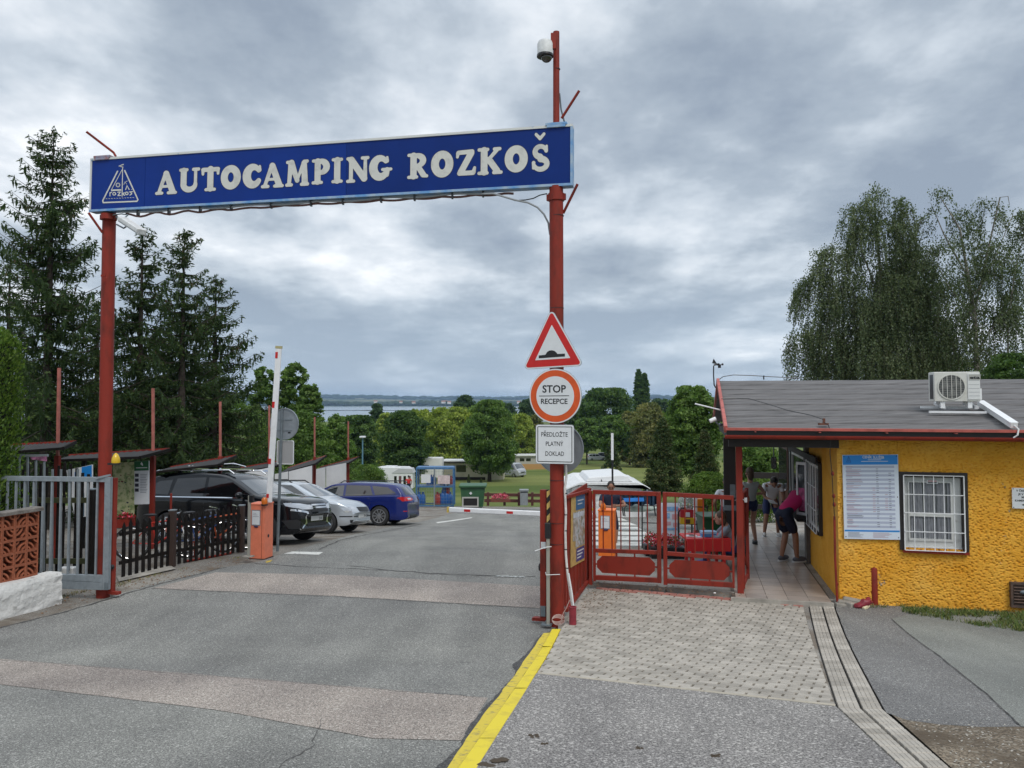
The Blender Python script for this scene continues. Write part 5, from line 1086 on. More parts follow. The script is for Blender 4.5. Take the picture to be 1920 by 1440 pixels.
# ---- air conditioner on the roof
nrm=MR
def onroof(px,py):
 d=ray(px,py);o=Vector((0,0,CAMZ));n=Vector((0,-up_,RD)).normalized();n=(MR.to_3x3()@n);p0=MR.translation;t=(p0-o).dot(n)/d.dot(n);return o+d*t
A=onroof(1752,777);MA=frame(A,EX,None,(0,0,1));ac=thing('air_conditioner','white air conditioning outdoor unit with a round fan grille on the grey roof','air conditioner',M=MA)
lo_=lambda px,py:pick(px,py,frame(A+EY*.06,EX,None,(0,0,1)))
ax0,az1=lo_(1751,697.5);ax1,az0=lo_(1839,753);yA=.06;dA=.30
ACW=mat('ac_casing',(.60,.60,.56),.45,var=.06,vscale=6,col2=(.50,.49,.43),thr=(.3,.5));MB().box(ax0,ax1,yA,yA+dA,az0,az1).build('casing',ACW,ac,False,bevel=.012)
MB().box(ax0-.003,ax0+.004,yA+.05,yA+.22,az0+.04,az1-.04).build('side_grille',BLACK,ac,False)
fcx,fcz=lo_(1784,725.5);fr_r=(lo_(1809,725)[0]-lo_(1759,725)[0])/2
MB().prism(circ(fcx,fcz,fr_r,40),0,.003).build('fan_opening',mat('fan_dark',(.07,.075,.075),.6),ac,False,M=Matrix.Translation((0,yA,0))@TOL)
MB().ring(circ(fcx,fcz,fr_r+.012,40),circ(fcx,fcz,fr_r-.004,40),0,.012).build('fan_ring',ACW,ac,False,M=Matrix.Translation((0,yA,0))@TOL)
mb=MB()
for i in range(5):dx=(i-2)*fr_r*.34;hh=math.sqrt(max(0,fr_r**2-dx**2));MB().box(fcx+dx-.004,fcx+dx+.004,yA-.013,yA-.007,fcz-hh,fcz+hh).build('guard_bar',ACW,ac,False)
for i in range(13):dz=(i-6)*fr_r*.15;hh=math.sqrt(max(0,fr_r**2-dz**2));mb.box(fcx-hh,fcx+hh,yA-.0065,yA-.004,fcz+dz-.0022,fcz+dz+.0022)
tag(mb.build('guard_wires',mat('guard_grey',(.28,.28,.26),.5),ac,False),kind='stuff')
for k in range(3):MB().prism([(fcx,fcz),(fcx+fr_r*.85*math.cos(k*2.09+.2),fcz+fr_r*.85*math.sin(k*2.09+.2)),(fcx+fr_r*.85*math.cos(k*2.09+1.2),fcz+fr_r*.85*math.sin(k*2.09+1.2))],.0034,.005).build('fan_blade',mat('fan_blade',(.13,.135,.13),.5),ac,False,M=Matrix.Translation((0,yA,0))@TOL)
px0=lo_(1814,720)[0];MB().box(px0,ax1-.006,yA-.012,yA,az0+.03,az1-.03).build('service_panel',mat('ac_panel',(.66,.67,.66),.45),ac,False,bevel=.004)
for py in(716,724,731,738,745):z=lo_(1825,py)[1]+.02;MB().box(px0+.01,ax1-.015,yA-.0135,yA-.0125,z,z+.004).build('panel_groove',GREYM,ac,False)
l0,l1=lo_(1815.5,702),lo_(1838,712);MB().box(l0[0],l1[0],yA-.0136,yA-.0126,l1[1],l0[1]).build('badge',mat('badge_grey',(.36,.36,.33),.5),ac,False);
MA2=frame(A+EY*yA,EX,None,(0,0,1));tx('eta',1827,708,5.2,MA2,SBLK,ac,12.4,16,.002,.0145)
MB().box(ax1,ax1+.05,yA+.1,yA+.25,az0+.03,az0+.2).build('valve_cover',WHITE,ac,False)
def rb(p,q,w,h=None,nm='rail'):MB().bar(p,q,w,h or w).build(nm,WHITE,ac)
f0,f1=onroof(1742,776)+EZ*.03,onroof(1850,777)+EZ*.03;rb(f0,f1,.045,.035);g0,g1=onroof(1726,767)+EZ*.03,onroof(1835,768)+EZ*.03;rb(g0,g1,.045,.035)
inv=WM[ac]
for px,py in((1770,773),(1831,773)):p=onroof(px,py)+EZ*.07;q=p+EY*.42;rb(p,Vector((q.x,q.y,p.z+.07)),.05,.045,'bracket');k=inv@Vector((inv.inverted()@p).to_tuple());
for x in(ax0+.12,ax1-.14):MB().box(x-.03,x+.03,yA+.02,yA+.08,az0-.10,az0).build('foot',WHITE,ac,False);MB().box(x-.03,x+.03,yA+.2,yA+.26,az0-.06,az0).build('foot',WHITE,ac,False)
tr=thing('cable_trunking','white square cable trunking running down the roof from the air conditioner','trunking',onroof(1840,762));p,q=onroof(1838,762)+EZ*.05,onroof(1902,806)+EZ*.06
MB().bar(p,q,.085,.075).build('channel',WHITE,tr);MB().bar(p+EZ*.04,q+EZ*.04,.105,.012).build('lid',WHITE,tr);MB().tube([q,q+Vector((.02,-.06,-.05)),q+Vector((-.01,-.08,-.13)),q+Vector((-.05,-.05,-.17))],.012,6).build('cable',DIRTYW,tr,smooth=True)
# ---- roof fittings: lightning wire, weather vane, eaves camera, white rod
lw=thing('lightning_wire','thin lightning conductor wire strung over the grey roof and down the wall','wire',P(1553,790,11.5))
MB().tube([onroof(x,y)+EZ*.04 for x,y in((1352,752),(1380,751),(1405,752),(1440,762),(1480,775),(1520,783),(1545,792))],.006,5).build('wire',BLACK,lw)
MB().tube([P(x,y,11.35)for x,y in((1545,792),(1553,797),(1558,812),(1556,850),(1560,888),(1562,930),(1565,975))],.006,5).build('wire',BLACK,lw);MB().tube([P(x,y,15.2)for x,y in((1349,711),(1356,706),(1375,703),(1410,704),(1440,706),(1500,709))],.008,5).build('wire',BLACK,lw)
c=onroof(1545,797);MB().box(c.x-.08,c.x+.06,c.y-.03,c.y+.03,c.z,c.z+.03).box(c.x-.015,c.x+.015,c.y-.015,c.y+.015,c.z+.03,c.z+.1).build('wire_holder',mat('rust',(.13,.05,.03),.8),lw)
c=P(1432,706,15.2);MB().box(c.x-.01,c.x+.01,c.y-.01,c.y+.01,c.z-.06,c.z+.02).build('wire_holder',BLACK,lw)
cr_=thing('conductor_rod','thin red conductor rod fixed to the yellow corner of the reception','rod',P(1570,1127,11.5));MB().tube([P(1564.5,968,11.5),P(1566,1050,11.48),P(1570,1128,11.46)],.018,8).build('rod',RED,cr_,smooth=True)
for py,px in((888,1561),(930,1563),(946,1564),(1095,1569)):c=P(px,py,11.47);MB().ell(tuple(c),.024,.024,.035,8,6).build('clamp',RED,cr_)
wv=thing('weather_station','small black wind vane on a thin mast at the left end of the roof','weather station',P(1340,726,15.0));q=lambda x,y:P(x,y,15.0)
MB().tube([q(1342,727),q(1339,722),q(1338,705),q(1338,686),q(1342,684),q(1349,684)],.012,6).build('mast',BLACK,wv,smooth=True)
MB().tube([q(1338,683),q(1354,684)],.008,5).build('arm',BLACK,wv);c=q(1340,681);MB().prism([(-.05,0),(.05,-.02),(-.02,.09)],-.006,.006).build('vane',BLACK,wv,False,M=Matrix.Translation(c-WM[wv].translation)@TOL);c=q(1349,686)-WM[wv].translation;MB().lathe([(.03,-.04),(.03,.03)],10,tuple(c)).build('hub',BLACK,wv,False)
for i in range(3):a=i*2.1;cc=c+Vector((.06*math.cos(a),.06*math.sin(a),.03));MB().ell(tuple(cc),.022,.022,.022,8,6).build('cup',BLACK,wv,False)
ec=thing('bullet_camera','small white bullet camera under the left corner of the canopy','camera',P(1339,790,12.6));q=lambda x,y:P(x,y,12.6)
MB().tube([q(1331,790),q(1342,785)],.035,10).build('housing',WHITE,ec,smooth=True);MB().tube([q(1340,788),q(1346,795),q(1352,797)],.014,7).ell(tuple(q(1350,796)),.03,.03,.03,8,6).build('bracket',GREYM,ec,smooth=True)
rod=thing('flag_rod','thin white rod sticking out sideways from the left gable of the roof','rod',P(1303,757,13));MB().tube([P(1303,757,13),P(1352,769,13)],.012,6).build('rod',WHITE,rod)
# ---- red bollard and rubble at the corner
bo=thing('bollard','slim round-topped red bollard in front of the yellow wall','bollard',G(1640,1134,UP));hb_=(P(1640,1063,WM[bo].translation.y).z-WM[bo].translation.z);MB().lathe([(.048,-.02),(.048,hb_-.03),(.036,hb_-.008),(.012,hb_)],16).build('post',RED,bo,False,smooth=True)
c=G(1600,1136,UP);rub=thing('rubble','broken grey concrete lumps at the corner of the yellow building','rubble',c)
for dx,dy,s_,rz in((-.12,.06,.13,.2),(.05,.1,.16,-.3),(-.02,-.02,.10,.5),(.14,.02,.09,1.2),(-.2,-.02,.08,.1)):
 mb=MB();mb.T=Matrix.Translation((dx,dy,.0))@Matrix.Rotation(rz,4,'Z')@Matrix.Rotation(.15,4,'Y');mb.cbox(-s_,s_,-s_*.5,s_*.5,-.02,s_*.55,s_*.15);mb.build('lump',CONC,rub,False,bevel=.008)
c=G(1620,1140,UP);bag=thing('crumpled_bag','crumpled dark red bag lying against the red bollard','bag',c);mb=MB();mb.ell((0,0,.06),.13,.07,.07,18,12);mb.v=[tuple(Vector(v)+Vector(v).normalized()*.05*mnoise.noise((v[0]*14,v[1]*14,v[2]*14))+Vector((0,0,v[0]*.25)))for v in mb.v];mb.build('bag',mat('dark_red_plastic',(.24,.022,.035),.5),bag,False,smooth=True)
c=G(1624,1141,UP);blk=thing('foam_piece','cream coloured short piece lying in front of the red bag','foam piece',c);mb=MB();mb.T=Matrix.Rotation(.6,4,'Z')@Matrix.Rotation(-.3,4,'Y');mb.cbox(-.07,.07,-.025,.025,0,.05,.01);mb.build('piece',mat('cream',(.62,.55,.36),.7),blk,False,bevel=.006)
# vegetation
def leafmat(name,col,tr=.3,rough=.6,var=.35,vs=1.2):
 if name in MATS:return MATS[name]
 m=mat(name,col,rough,var=var,vscale=vs,spec=.25);N,L,b=nodes_of(m)
 t=N.new('ShaderNodeBsdfTranslucent');t.inputs[0].default_value=(col[0]*1.3,col[1]*1.4,col[2]*.7,1);mx=N.new('ShaderNodeMixShader');mx.inputs[0].default_value=tr
 out=[n for n in N if n.type=='OUTPUT_MATERIAL'][0];L.new(b.outputs[0],mx.inputs[1]);L.new(t.outputs[0],mx.inputs[2]);L.new(mx.outputs[0],out.inputs[0]);return m
def unit(v):return v/(np.linalg.norm(v,axis=-1,keepdims=True)+1e-9)
def leaves(Cn,D,S,asp,rng,flat=None):
 n=len(Cn);rv=rng.normal(size=(n,3));
 if flat is not None:rv=rv*(1-flat)+np.array([0,0,1.])*flat*3*np.where(rng.random((n,1))<2,1,1)
 side=unit(np.cross(D,rv));a=D*(S[:,None]/2);b=side*(S[:,None]*asp/2)
 return np.stack([Cn-a,Cn+b-a*.1,Cn+a,Cn-b-a*.1],1)
NEED=[leafmat('spruce_needles',(.034,.062,.020)),leafmat('spruce_needles_light',(.075,.112,.034)),leafmat('spruce_cones',(.085,.062,.032),.1)]
BARK=mat('dark_bark',(.045,.035,.028),.95,var=.4,vscale=9,bump=.5,bscale=25);BARKB=mat('birch_bark',(.20,.18,.155),.85,var=.5,vscale=4)
def spruce(px,ptop,Y,R0,seed,label,dens=1.0,low=.06,lean=0,group='dark spruces behind the shelters'):
 rng=np.random.default_rng(seed);top=P(px,ptop,Y);z0=g(top.x,Y);H=top.z-z0;t_=thing('spruce_tree',label,'tree',(top.x,Y,z0),0,group);V=[];MI=[]
 mb=MB();mb.tube([(0,0,-.2),(0,0,H*.5),(0,0,H*.985)],[.2,.11,.012],8);mb.build('trunk',BARK,t_,False,smooth=True)
 z=H*low;bm=MB()
 while z<H*.985:
  f=z/H;nb=rng.integers(5,8)if f<.93 else 4
  for k in range(nb):
   az=rng.uniform(0,6.283);L=R0*(1-f)**.72*rng.uniform(.45,1.25)+.10
   if rng.random()<.07:L*=1.3
   ns=max(3,int(L/.09));s=np.linspace(.04,1,ns);el=.45*(f-.45)
   r=L*s;zz=z+L*(math.tan(el)*s-.34*s+.46*s**3);d=np.array([math.cos(az),math.sin(az),0]);pd=np.array([-d[1],d[0],0])
   pts=d*r[:,None]+np.array([0,0,1])*zz[:,None]
   if L>.5:bm.tube([tuple(pts[0]),tuple(pts[ns//2]),tuple(pts[-1])],[.022,.014,.004],4,False)
   for sgn in(-1,1):
    tl=(.12+.27*L*(1-s)**.6*rng.uniform(.5,1.1,ns));tl=np.minimum(tl,.5)
    m_=5;u=np.linspace(.12,1,m_);dirs=unit(d*.75+pd*sgn*rng.uniform(.5,.9,(ns,1))+np.array([0,0,1])*rng.uniform(-.45,.05,(ns,1)))
    c=pts[:,None,:]+dirs[:,None,:]*(tl[:,None]*u)[:,:,None];c[:,:,2]-=(tl[:,None]*u**2)*.35
    c=c.reshape(-1,3);dd=np.repeat(dirs,m_,0);keep=rng.random(len(c))<.8*dens;c,dd=c[keep],dd[keep]
    c=c+rng.normal(size=c.shape)*.018;dd=unit(dd+rng.normal(size=dd.shape)*.35);V.append(leaves(c,dd,rng.uniform(.09,.17,len(c)),.30,rng));MI.append(np.where(rng.random(len(c))<.26,1,0))
# hanging sprays
   nh=int(ns*1.6*dens);si=rng.integers(0,ns,nh);hl=rng.uniform(.08,.34,nh)*min(1,L);c=pts[si]+np.array([0,0,-1])*(hl[:,None]*.55)+rng.normal(size=(nh,3))*.03
   V.append(leaves(c,unit(np.array([0,0,-1.])+rng.normal(size=(nh,3))*.25),hl+.06,.25,rng));MI.append(np.zeros(nh,int))
   if rng.random()<.4 and f>.4:
    nc=5;c=pts[rng.integers(ns//2,ns,nc)]+rng.normal(size=(nc,3))*.04-np.array([0,0,.06]);V.append(leaves(c,np.tile([[0,0,-1.]],(nc,1)),np.full(nc,.13),.35,rng));MI.append(np.full(nc,2))
  z+=rng.uniform(.18,.36)*(1 if f<.9 else .6)
 n=60;c=np.stack([rng.normal(size=n)*.04,rng.normal(size=n)*.04,rng.uniform(H*.93,H,n)],1);V.append(leaves(c,unit(np.array([0,0,1.])+rng.normal(size=(n,3))*.4),np.full(n,.12),.3,rng));MI.append(np.zeros(n,int))
 bm.build('branches',BARK,t_,False);tag(quads('crown',np.concatenate(V),NEED,np.concatenate(MI),t_,False),kind='stuff');tag([o for o in t_.children if o.name.startswith('branches')][0],kind='stuff');return t_
spruce(101,238,24,2.9,11,'tallest dark spruce at the far left with a narrow tip',low=.12)
spruce(268,420,26,2.3,12,'spruce with a thin leaning tip right of the left sign post')
spruce(346,430,25,2.15,13,'dark spruce with a double tip, third from the left')
spruce(405,515,27.5,2.6,14,'broad spruce with long low branches at the right end of the row')
spruce(20,470,30,2.6,15,'spruce half hidden behind the bright hedge at the left edge',.7)
spruce(185,560,29,2.3,16,'lower spruce behind the tallest spruce and the left sign post',.7)
spruce(318,560,30,2.5,17,'lower spruce filling the gap between the two double-tipped spruces',.7)
LG=lambda n,c,t=.38:leafmat(n,tuple(x*(1.35 if 'light' in n else(.95 if 'thuja' in n else 1.36))for x in c),t)
PAL={'dark':[LG('leaf_dark',(0.030,0.062,0.018)),LG('leaf_dark_b',(0.051,0.095,0.024)),LG('leaf_dark_c',(0.078,0.128,0.035))],'mid':[LG('leaf_mid',(0.049,0.092,0.022)),LG('leaf_mid_b',(0.081,0.142,0.032)),LG('leaf_mid_c',(0.119,0.182,0.046))],'light':[LG('leaf_light',(0.109,0.152,0.029)),LG('leaf_light_b',(0.167,0.217,0.041)),LG('leaf_light_c',(0.239,0.283,0.058))],'brown':[LG('leaf_olive',(0.081,0.097,0.032)),LG('leaf_olive_b',(0.124,0.135,0.046)),LG('leaf_olive_c',(0.169,0.162,0.061))],'blue':[LG('leaf_far',(0.027,0.054,0.027)),LG('leaf_far_b',(0.043,0.078,0.035)),LG('leaf_far_c',(0.061,0.105,0.041))],'hedge':[LG('thuja',(0.055,0.110,0.018)),LG('thuja_b',(0.094,0.165,0.026)),LG('thuja_c',(0.138,0.215,0.039))],'cone':[LG('cypress',(0.024,0.046,0.016)),LG('cypress_b',(0.046,0.070,0.024)),LG('cypress_c',(0.081,0.084,0.035))],}
def tree(name,label,px,ptop,pbot,Y,wpx,pal,n,leaf,seed,cat='tree',shape='round',group=None,trunk=True,lowf=.12,nclump=None,base=None,up=0,dx=0,clumpr=None,trunkw=None):
 """a tree whose crown spans ptop..pbot rows and wpx columns at distance Y; its trunk stands on the ground"""
 rng=np.random.default_rng(seed);top=P(px,ptop,Y);bot=P(px,pbot,Y);x=top.x;z0=relief(x,Y);Rw=wpx/2*Y/FPX;cz0,cz1=bot.z-z0,top.z-z0;hc=cz1-cz0
 t_=thing(name,label,cat,(x,Y,z0),rng.uniform(0,6),group);nc=int((nclump or 26+14*hc/max(Rw,.1))*2.1);n=int(n*1.35);V=[];MI=[]
 for k in range(nc):
  f=(k+rng.random())/nc;zc=cz0+hc*(.04+.93*f)
  if shape=='round':w=math.sqrt(max(.02,1-((f-.42)/.62)**2))if f>.42 else math.sqrt(max(.1,1-((.42-f)/.56)**2))
  elif shape=='cone':w=(1-f)**.75*.98+.05
  elif shape=='column':w=math.sin(math.pi*(.12+.86*f))**.55
  elif shape=='dome':w=math.sqrt(max(.01,1-f**2.2))
  az=rng.uniform(0,6.283);rr=Rw*w*math.sqrt(rng.uniform(.25,1))*.86;rc=(clumpr or .34)*.72*Rw*rng.uniform(.6,1.15)*(.55+.5*w)
  m_=int(n/nc*(rc/(.216*Rw))**1.6);
  if m_<4:m_=4
  u=unit(rng.normal(size=(m_,3)));u[:,2]=np.where(rng.random(m_)<.6,np.abs(u[:,2]),u[:,2]);rad=rc*(rng.uniform(.2,1.3,m_)**.75+(rng.random(m_)<.18)*rng.uniform(0,.5,m_))
  c=np.array([rr*math.cos(az),rr*math.sin(az),zc])+u*rad[:,None]*np.array([1.12,1.12,.78]);c[:,2]=np.clip(c[:,2],cz0-hc*.03,cz1+hc*.01)
  dd=unit(np.cross(u,rng.normal(size=(m_,3)))+u*.35+np.array([0,0,up]));V.append(leaves(c,dd,leaf*rng.uniform(.6,1.35,m_),.62,rng));tone=rng.choice([0,1,2],p=[.3,.45,.25]);mi=np.where(rng.random(m_)<.55,tone,rng.integers(0,3,m_));MI.append(mi)
 crown=quads('crown',np.concatenate(V),PAL[pal],np.concatenate(MI),t_,False)
 if trunk:
  tw=trunkw or max(.05,hc*.022);mb=MB();mb.tube([(0,0,-.3),(0,0,max(cz0,.2)),(0,0,cz0+hc*.6)],[tw*1.3,tw,tw*.3],8)
  for k in range(5):a=rng.uniform(0,6.28);mb.tube([(0,0,cz0+hc*(.0+.1*k)),(Rw*.5*math.cos(a),Rw*.5*math.sin(a),cz0+hc*(.25+.12*k))],[tw*.5,tw*.15],5)
  mb.build('trunk',BARK,t_,False,smooth=True)
 return t_
# far small trees first
for i,(lab,px,pt,pb,Y,w,pal,n,lf,sh)in enumerate([('small dark tree standing above the willows against the lake, left',707,757,800,150,26,'blue',3500,.55,'round'),('rounded grey green willow rising above the lake shore',872,741,800,230,46,'blue',7000,.7,'round'),('low dark tree on the shore right of the rounded willow',951,756,800,240,36,'blue',4000,.7,'round'),('dark tree against the lake, partly behind the left edge of the round sign',990,748,800,210,40,'blue',4500,.7,'round'),('low dark tree at the lake shore behind the dark chestnut',925,757,800,260,30,'blue',3000,.7,'round'),('wide dark oak right of the round sign',1138,729,835,170,112,'dark',26000,.55,'round'),('dark tree partly hidden behind the round stop sign',1068,745,830,185,70,'dark',12000,.6,'round'),('pair of tall narrow poplars standing above the tree line',1197,690,800,235,21,'dark',8000,.6,'column'),('shorter poplar joined to the right side of the tall poplar',1208,697,800,236,21,'dark',8000,.6,'column'),('low dark wood edge right of the poplars',1238,748,800,240,50,'blue',6000,.7,'round'),('dark tree on the far lawn between the sign and the oak',1100,785,848,150,60,'mid',9000,.5,'round'),('mid green tree in front of the wide dark oak',1148,780,850,140,56,'mid',11000,.45,'round'),('smaller mid green tree right of the parked white car',1187,800,858,138,40,'mid',7000,.45,'round'),('olive tree just behind the dark cypress',1216,756,892,92,76,'brown',18000,.30,'round'),('slim dark olive tree between the oak and the olive tree',1180,770,870,100,46,'brown',8000,.35,'round'),('yellow green willow left of the big chestnut',846,765,893,88,118,'light',34000,.30,'round'),('yellow green willow at the left of the mid distance',727,775,893,92,66,'light',14000,.30,'round'),('yellow green willow behind the two dark maples',790,768,890,98,80,'light',15000,.32,'round'),('olive willow right of the big chestnut',975,775,890,96,66,'light',14000,.30,'round'),('brownish willow partly behind the square notice',1000,778,872,100,50,'brown',10000,.32,'round'),('dark maple on the left above the clipped hedge',672,780,897,74,88,'dark',22000,.27,'round'),('dark maple with layered branches above the caravans',762,771,892,68,92,'dark',30000,.24,'round'),]):
 if 60<Y<101:Y*=1.45;lf*=1.35
 up=.8 if pal=='light' else 0
 tree('poplar_tree' if sh=='column' else('willow_tree' if 'willow' in lab else 'leafy_tree'),lab,px,pt,pb,Y,w,pal,n,lf,100+i,shape=sh,up=up,lowf=.1)
tree('chestnut_tree','large dense chestnut tree with a short trunk on the lawn left of the signs',918,751,888,97,100,'mid',42000,.28,140,shape='round',clumpr=.36,trunkw=.22)
tree('chestnut_tree','bright green chestnut tree left of the reception roof',1297,725,892,46,108,'mid',42000,.17,141,shape='round',clumpr=.34)
tree('leafy_tree','leafy tree seen under the canopy beyond the walkway',1412,838,900,44,110,'mid',14000,.16,142,shape='round')
tree('small_pine','young thin pine on the lawn behind the pedestrian gate',1148,825,882,95,44,'cone',5000,.28,143,shape='cone',trunkw=.08,clumpr=.2)
tree('cypress_tree','tall dark cone shaped cypress left of the canopy',1243,782,936,33,84,'cone',42000,.075,144,shape='cone',trunk=False,clumpr=.24,nclump=190)
tree('cypress_tree','second dark cypress just beside the canopy',1321,803,930,35,68,'cone',30000,.075,145,shape='cone',trunk=False,clumpr=.24,nclump=170)
tree('cypress_tree','small narrow cypress left of the chestnut trunk',879,889,908,92,8,'cone',900,.12,146,shape='cone',trunk=False)
tree('cypress_tree','small cypress at the foot of the chestnut tree',902,897,915,90,10,'cone',900,.12,147,shape='cone',trunk=False)
tree('rounded_bush','bright green rounded bush behind the pedestrian gate',1330,886,975,24.5,124,'hedge',42000,.05,148,'bush','dome',trunk=False,nclump=120,clumpr=.26)
tree('clipped_hedge','low green hedge seen beyond the end of the walkway',1432,893,975,27,120,'hedge',24000,.06,149,'bush','dome',trunk=False,nclump=100,clumpr=.26)
tree('clipped_hedge','dark rounded clipped hedge beside the shelters',690,871,925,37,84,'mid',16000,.07,150,'bush','dome',trunk=False,nclump=90,clumpr=.28)
# poplars and shrubbery behind the parked cars
for i,(lab,px,pt,pb,Y,w,pal,n,lf,sh)in enumerate([('leafy poplar left of the raised barrier arm',500,684,880,55,70,'mid',24000,.20,'round'),('tallest leafy poplar right of the raised barrier arm',552,677,880,56,74,'mid',32000,.20,'round'),('lower poplar at the right end of the leafy group',582,718,880,54,56,'mid',20000,.20,'round'),('large mid green bush behind the round sign back',560,770,900,44,150,'mid',26000,.15,'dome'),('mid green bush left of the lamp with thin poles before it',632,776,900,48,84,'mid',16000,.15,'dome'),('broad bush below the spruces behind the second shelter',430,745,905,38,190,'mid',32000,.12,'dome'),('broad dark bush behind the dark board fence',250,740,905,34,240,'dark',34000,.11,'dome'),('dark bush behind the hedge at the left edge',60,700,905,33,220,'dark',30000,.11,'dome'),('olive bush in front of the poplar group',500,790,900,42,120,'mid',16000,.13,'dome'),]):tree('leafy_bush' if 'bush' in lab else 'poplar_tree',lab,px,pt,pb,Y,w,pal,n,lf,200+i,'bush' if 'bush' in lab else 'tree',sh,trunk='bush' not in lab,clumpr=.25 if 'bush' in lab else .26,nclump=70 if 'bush' in lab else 90)
# ---- weeping birches behind the reception roof
BL=[leafmat('birch_leaf',(.060,.088,.040),.25),leafmat('birch_leaf_b',(.092,.125,.056),.25),leafmat('birch_leaf_c',(.13,.16,.078),.25)]
def birch(label,px,Y,lobes,ns,seed,limbs,leaf=.088,lmax=2.2,dens=1.0):
 rng=np.random.default_rng(seed);b0=P(px,760,Y);z0=g(b0 .x,Y);t_=thing('birch_tree',label,'tree',(b0 .x,Y,z0));V=[];MI=[];k=Y/FPX
 ar=np.array([w*h for _,_,w,h,_ in lobes],float);
 for(lx,ly,w,h,d),a in zip(lobes,ar/ar.sum()):
  c=P(lx,ly,Y);rw,rh=w/2*k,h/2*k
  nb_=max(3,int(ns*a/22));bun=[(rng.uniform(0,6.283),math.sqrt(rng.random()))for _ in range(nb_)]
  for q1,q2 in bun:
   m_=int(70*dens);cc=np.array([c.x+rw*q2*math.cos(q1),Y+rw*q2*math.sin(q1),c.z+rh*math.sqrt(max(0,1-q2*q2))*rng.uniform(.2,.9)]);u_=unit(rng.normal(size=(m_,3)));pts=cc+u_*np.array([.42,.42,.30])*rng.uniform(.2,1,(m_,1));V.append(leaves(pts,unit(np.array([0,0,-1.])+rng.normal(size=(m_,3))*.9),leaf*rng.uniform(.7,1.3,m_),.6,rng));MI.append(rng.integers(0,3,m_))
  for _ in range(int(ns*a)):
   q1,q2=bun[_%nb_];az=q1+rng.normal()*.28;az_=rng.uniform(0,6.283);s=min(1,max(0,q2+rng.normal()*.13));ax,ay=rw*s*math.cos(az),rw*s*math.sin(az)*1.0;topz=rh*math.sqrt(max(0,1-s*s));st=np.array([c.x+ax,Y+ay,c.z+topz*rng.uniform(-.9,1)**1])
   L=rng.uniform(.5,lmax)*d;n=max(4,int(L/.055*dens));u=np.linspace(0,1,n);out=np.array([math.cos(az),math.sin(az),0])*rng.uniform(.15,.6)
   pts=st+out*(u[:,None]**.5)+np.array([0,0,-1])*(u[:,None]*L)+rng.normal(size=(n,3))*.03;dd=unit(np.array([0,0,-1.])+rng.normal(size=(n,3))*.6);V.append(leaves(pts,dd,leaf*rng.uniform(.6,1.3,n),.6,rng));tone=(_%nb_*7)%3;MI.append(np.where(rng.random(n)<.7,tone,rng.integers(0,3,n)))
   if rng.random()<.35:e=st+out+np.array([0,0,-L]);V.append(np.array([[st+[-.004,0,0],st+[.004,0,0],e+[.003,0,0],e+[-.003,0,0]]]));MI.append(np.array([3]))
 V=np.concatenate(V);crown=quads('crown',V,BL+[BARK],np.concatenate(MI),t_,True)
 mb=MB();mb.tube([(b0 .x,Y,z0-.2)]+[P(x,y,Y)for x,y in limbs[0]],[.14]+[.10-.085*i/(len(limbs[0])-1)for i in range(len(limbs[0]))],9);mb.build('trunk',BARKB,t_,smooth=True)
 mb=MB();[mb.tube([P(x,y,Y+.3*math.sin(i*2))for x,y in l],[.042-.034*j/(len(l)-1)for j in range(len(l))],6)for i,l in enumerate(limbs[1:])];tag(mb.build('limbs',BARKB,t_,smooth=True),kind='stuff')
birch('dense dark weeping birch behind the middle of the reception roof',1655,32,[(1640,380,44,60,.5),(1612,410,56,70,.7),(1650,450,110,110,.8),(1692,400,44,70,.6),(1565,500,80,90,.9),(1530,540,60,60,.8),(1650,560,160,150,1),(1580,600,130,110,1),(1505,640,50,60,.9),(1540,660,90,90,1),(1660,660,210,110,1),(1700,520,110,130,1),(1620,680,200,60,.6),(1725,620,90,120,1)],5600,21,[[(1655,700),(1652,600),(1648,480),(1640,380)],[(1655,660),(1600,590),(1560,500)],[(1655,600),(1690,500),(1694,400)],[(1655,680),(1580,640),(1510,625)],[(1650,560),(1615,470),(1608,405)],[(1655,650),(1720,580),(1740,510)]])
birch('sparser pale birch with visible limbs at the right edge behind the roof',1830,30,[(1770,410,80,60,.6),(1850,400,60,60,.7),(1900,420,60,70,.7),(1800,480,150,110,.7),(1880,520,120,130,.7),(1770,560,110,120,.8),(1850,620,160,110,.8),(1930,580,90,150,.8),(1790,650,120,80,.8),(1910,680,120,50,.5),(1760,370,30,30,.4),(1960,450,100,120,.6)],3000,22,[[(1832,700),(1828,600),(1815,520),(1800,430),(1762,368)],[(1826,590),(1850,480),(1875,370),(1890,368),(1893,385)],[(1815,520),(1770,440),(1745,380)],[(1890,690),(1890,600),(1905,500),(1920,440)],[(1828,600),(1780,540),(1760,500)],[(1832,660),(1870,600),(1915,560)],[(1820,560),(1850,520),(1900,400)]],leaf=.085,dens=.9,lmax=1.5)
tree('leafy_bush','dark green bush above the right end of the roof',1900,664,730,26,110,'dark',9000,.085,230,'bush','dome',trunk=False)
tree('leafy_bush','dark bush behind the ridge below the weeping birch',1760,660,730,33,170,'dark',9000,.10,231,'bush','dome',trunk=False)
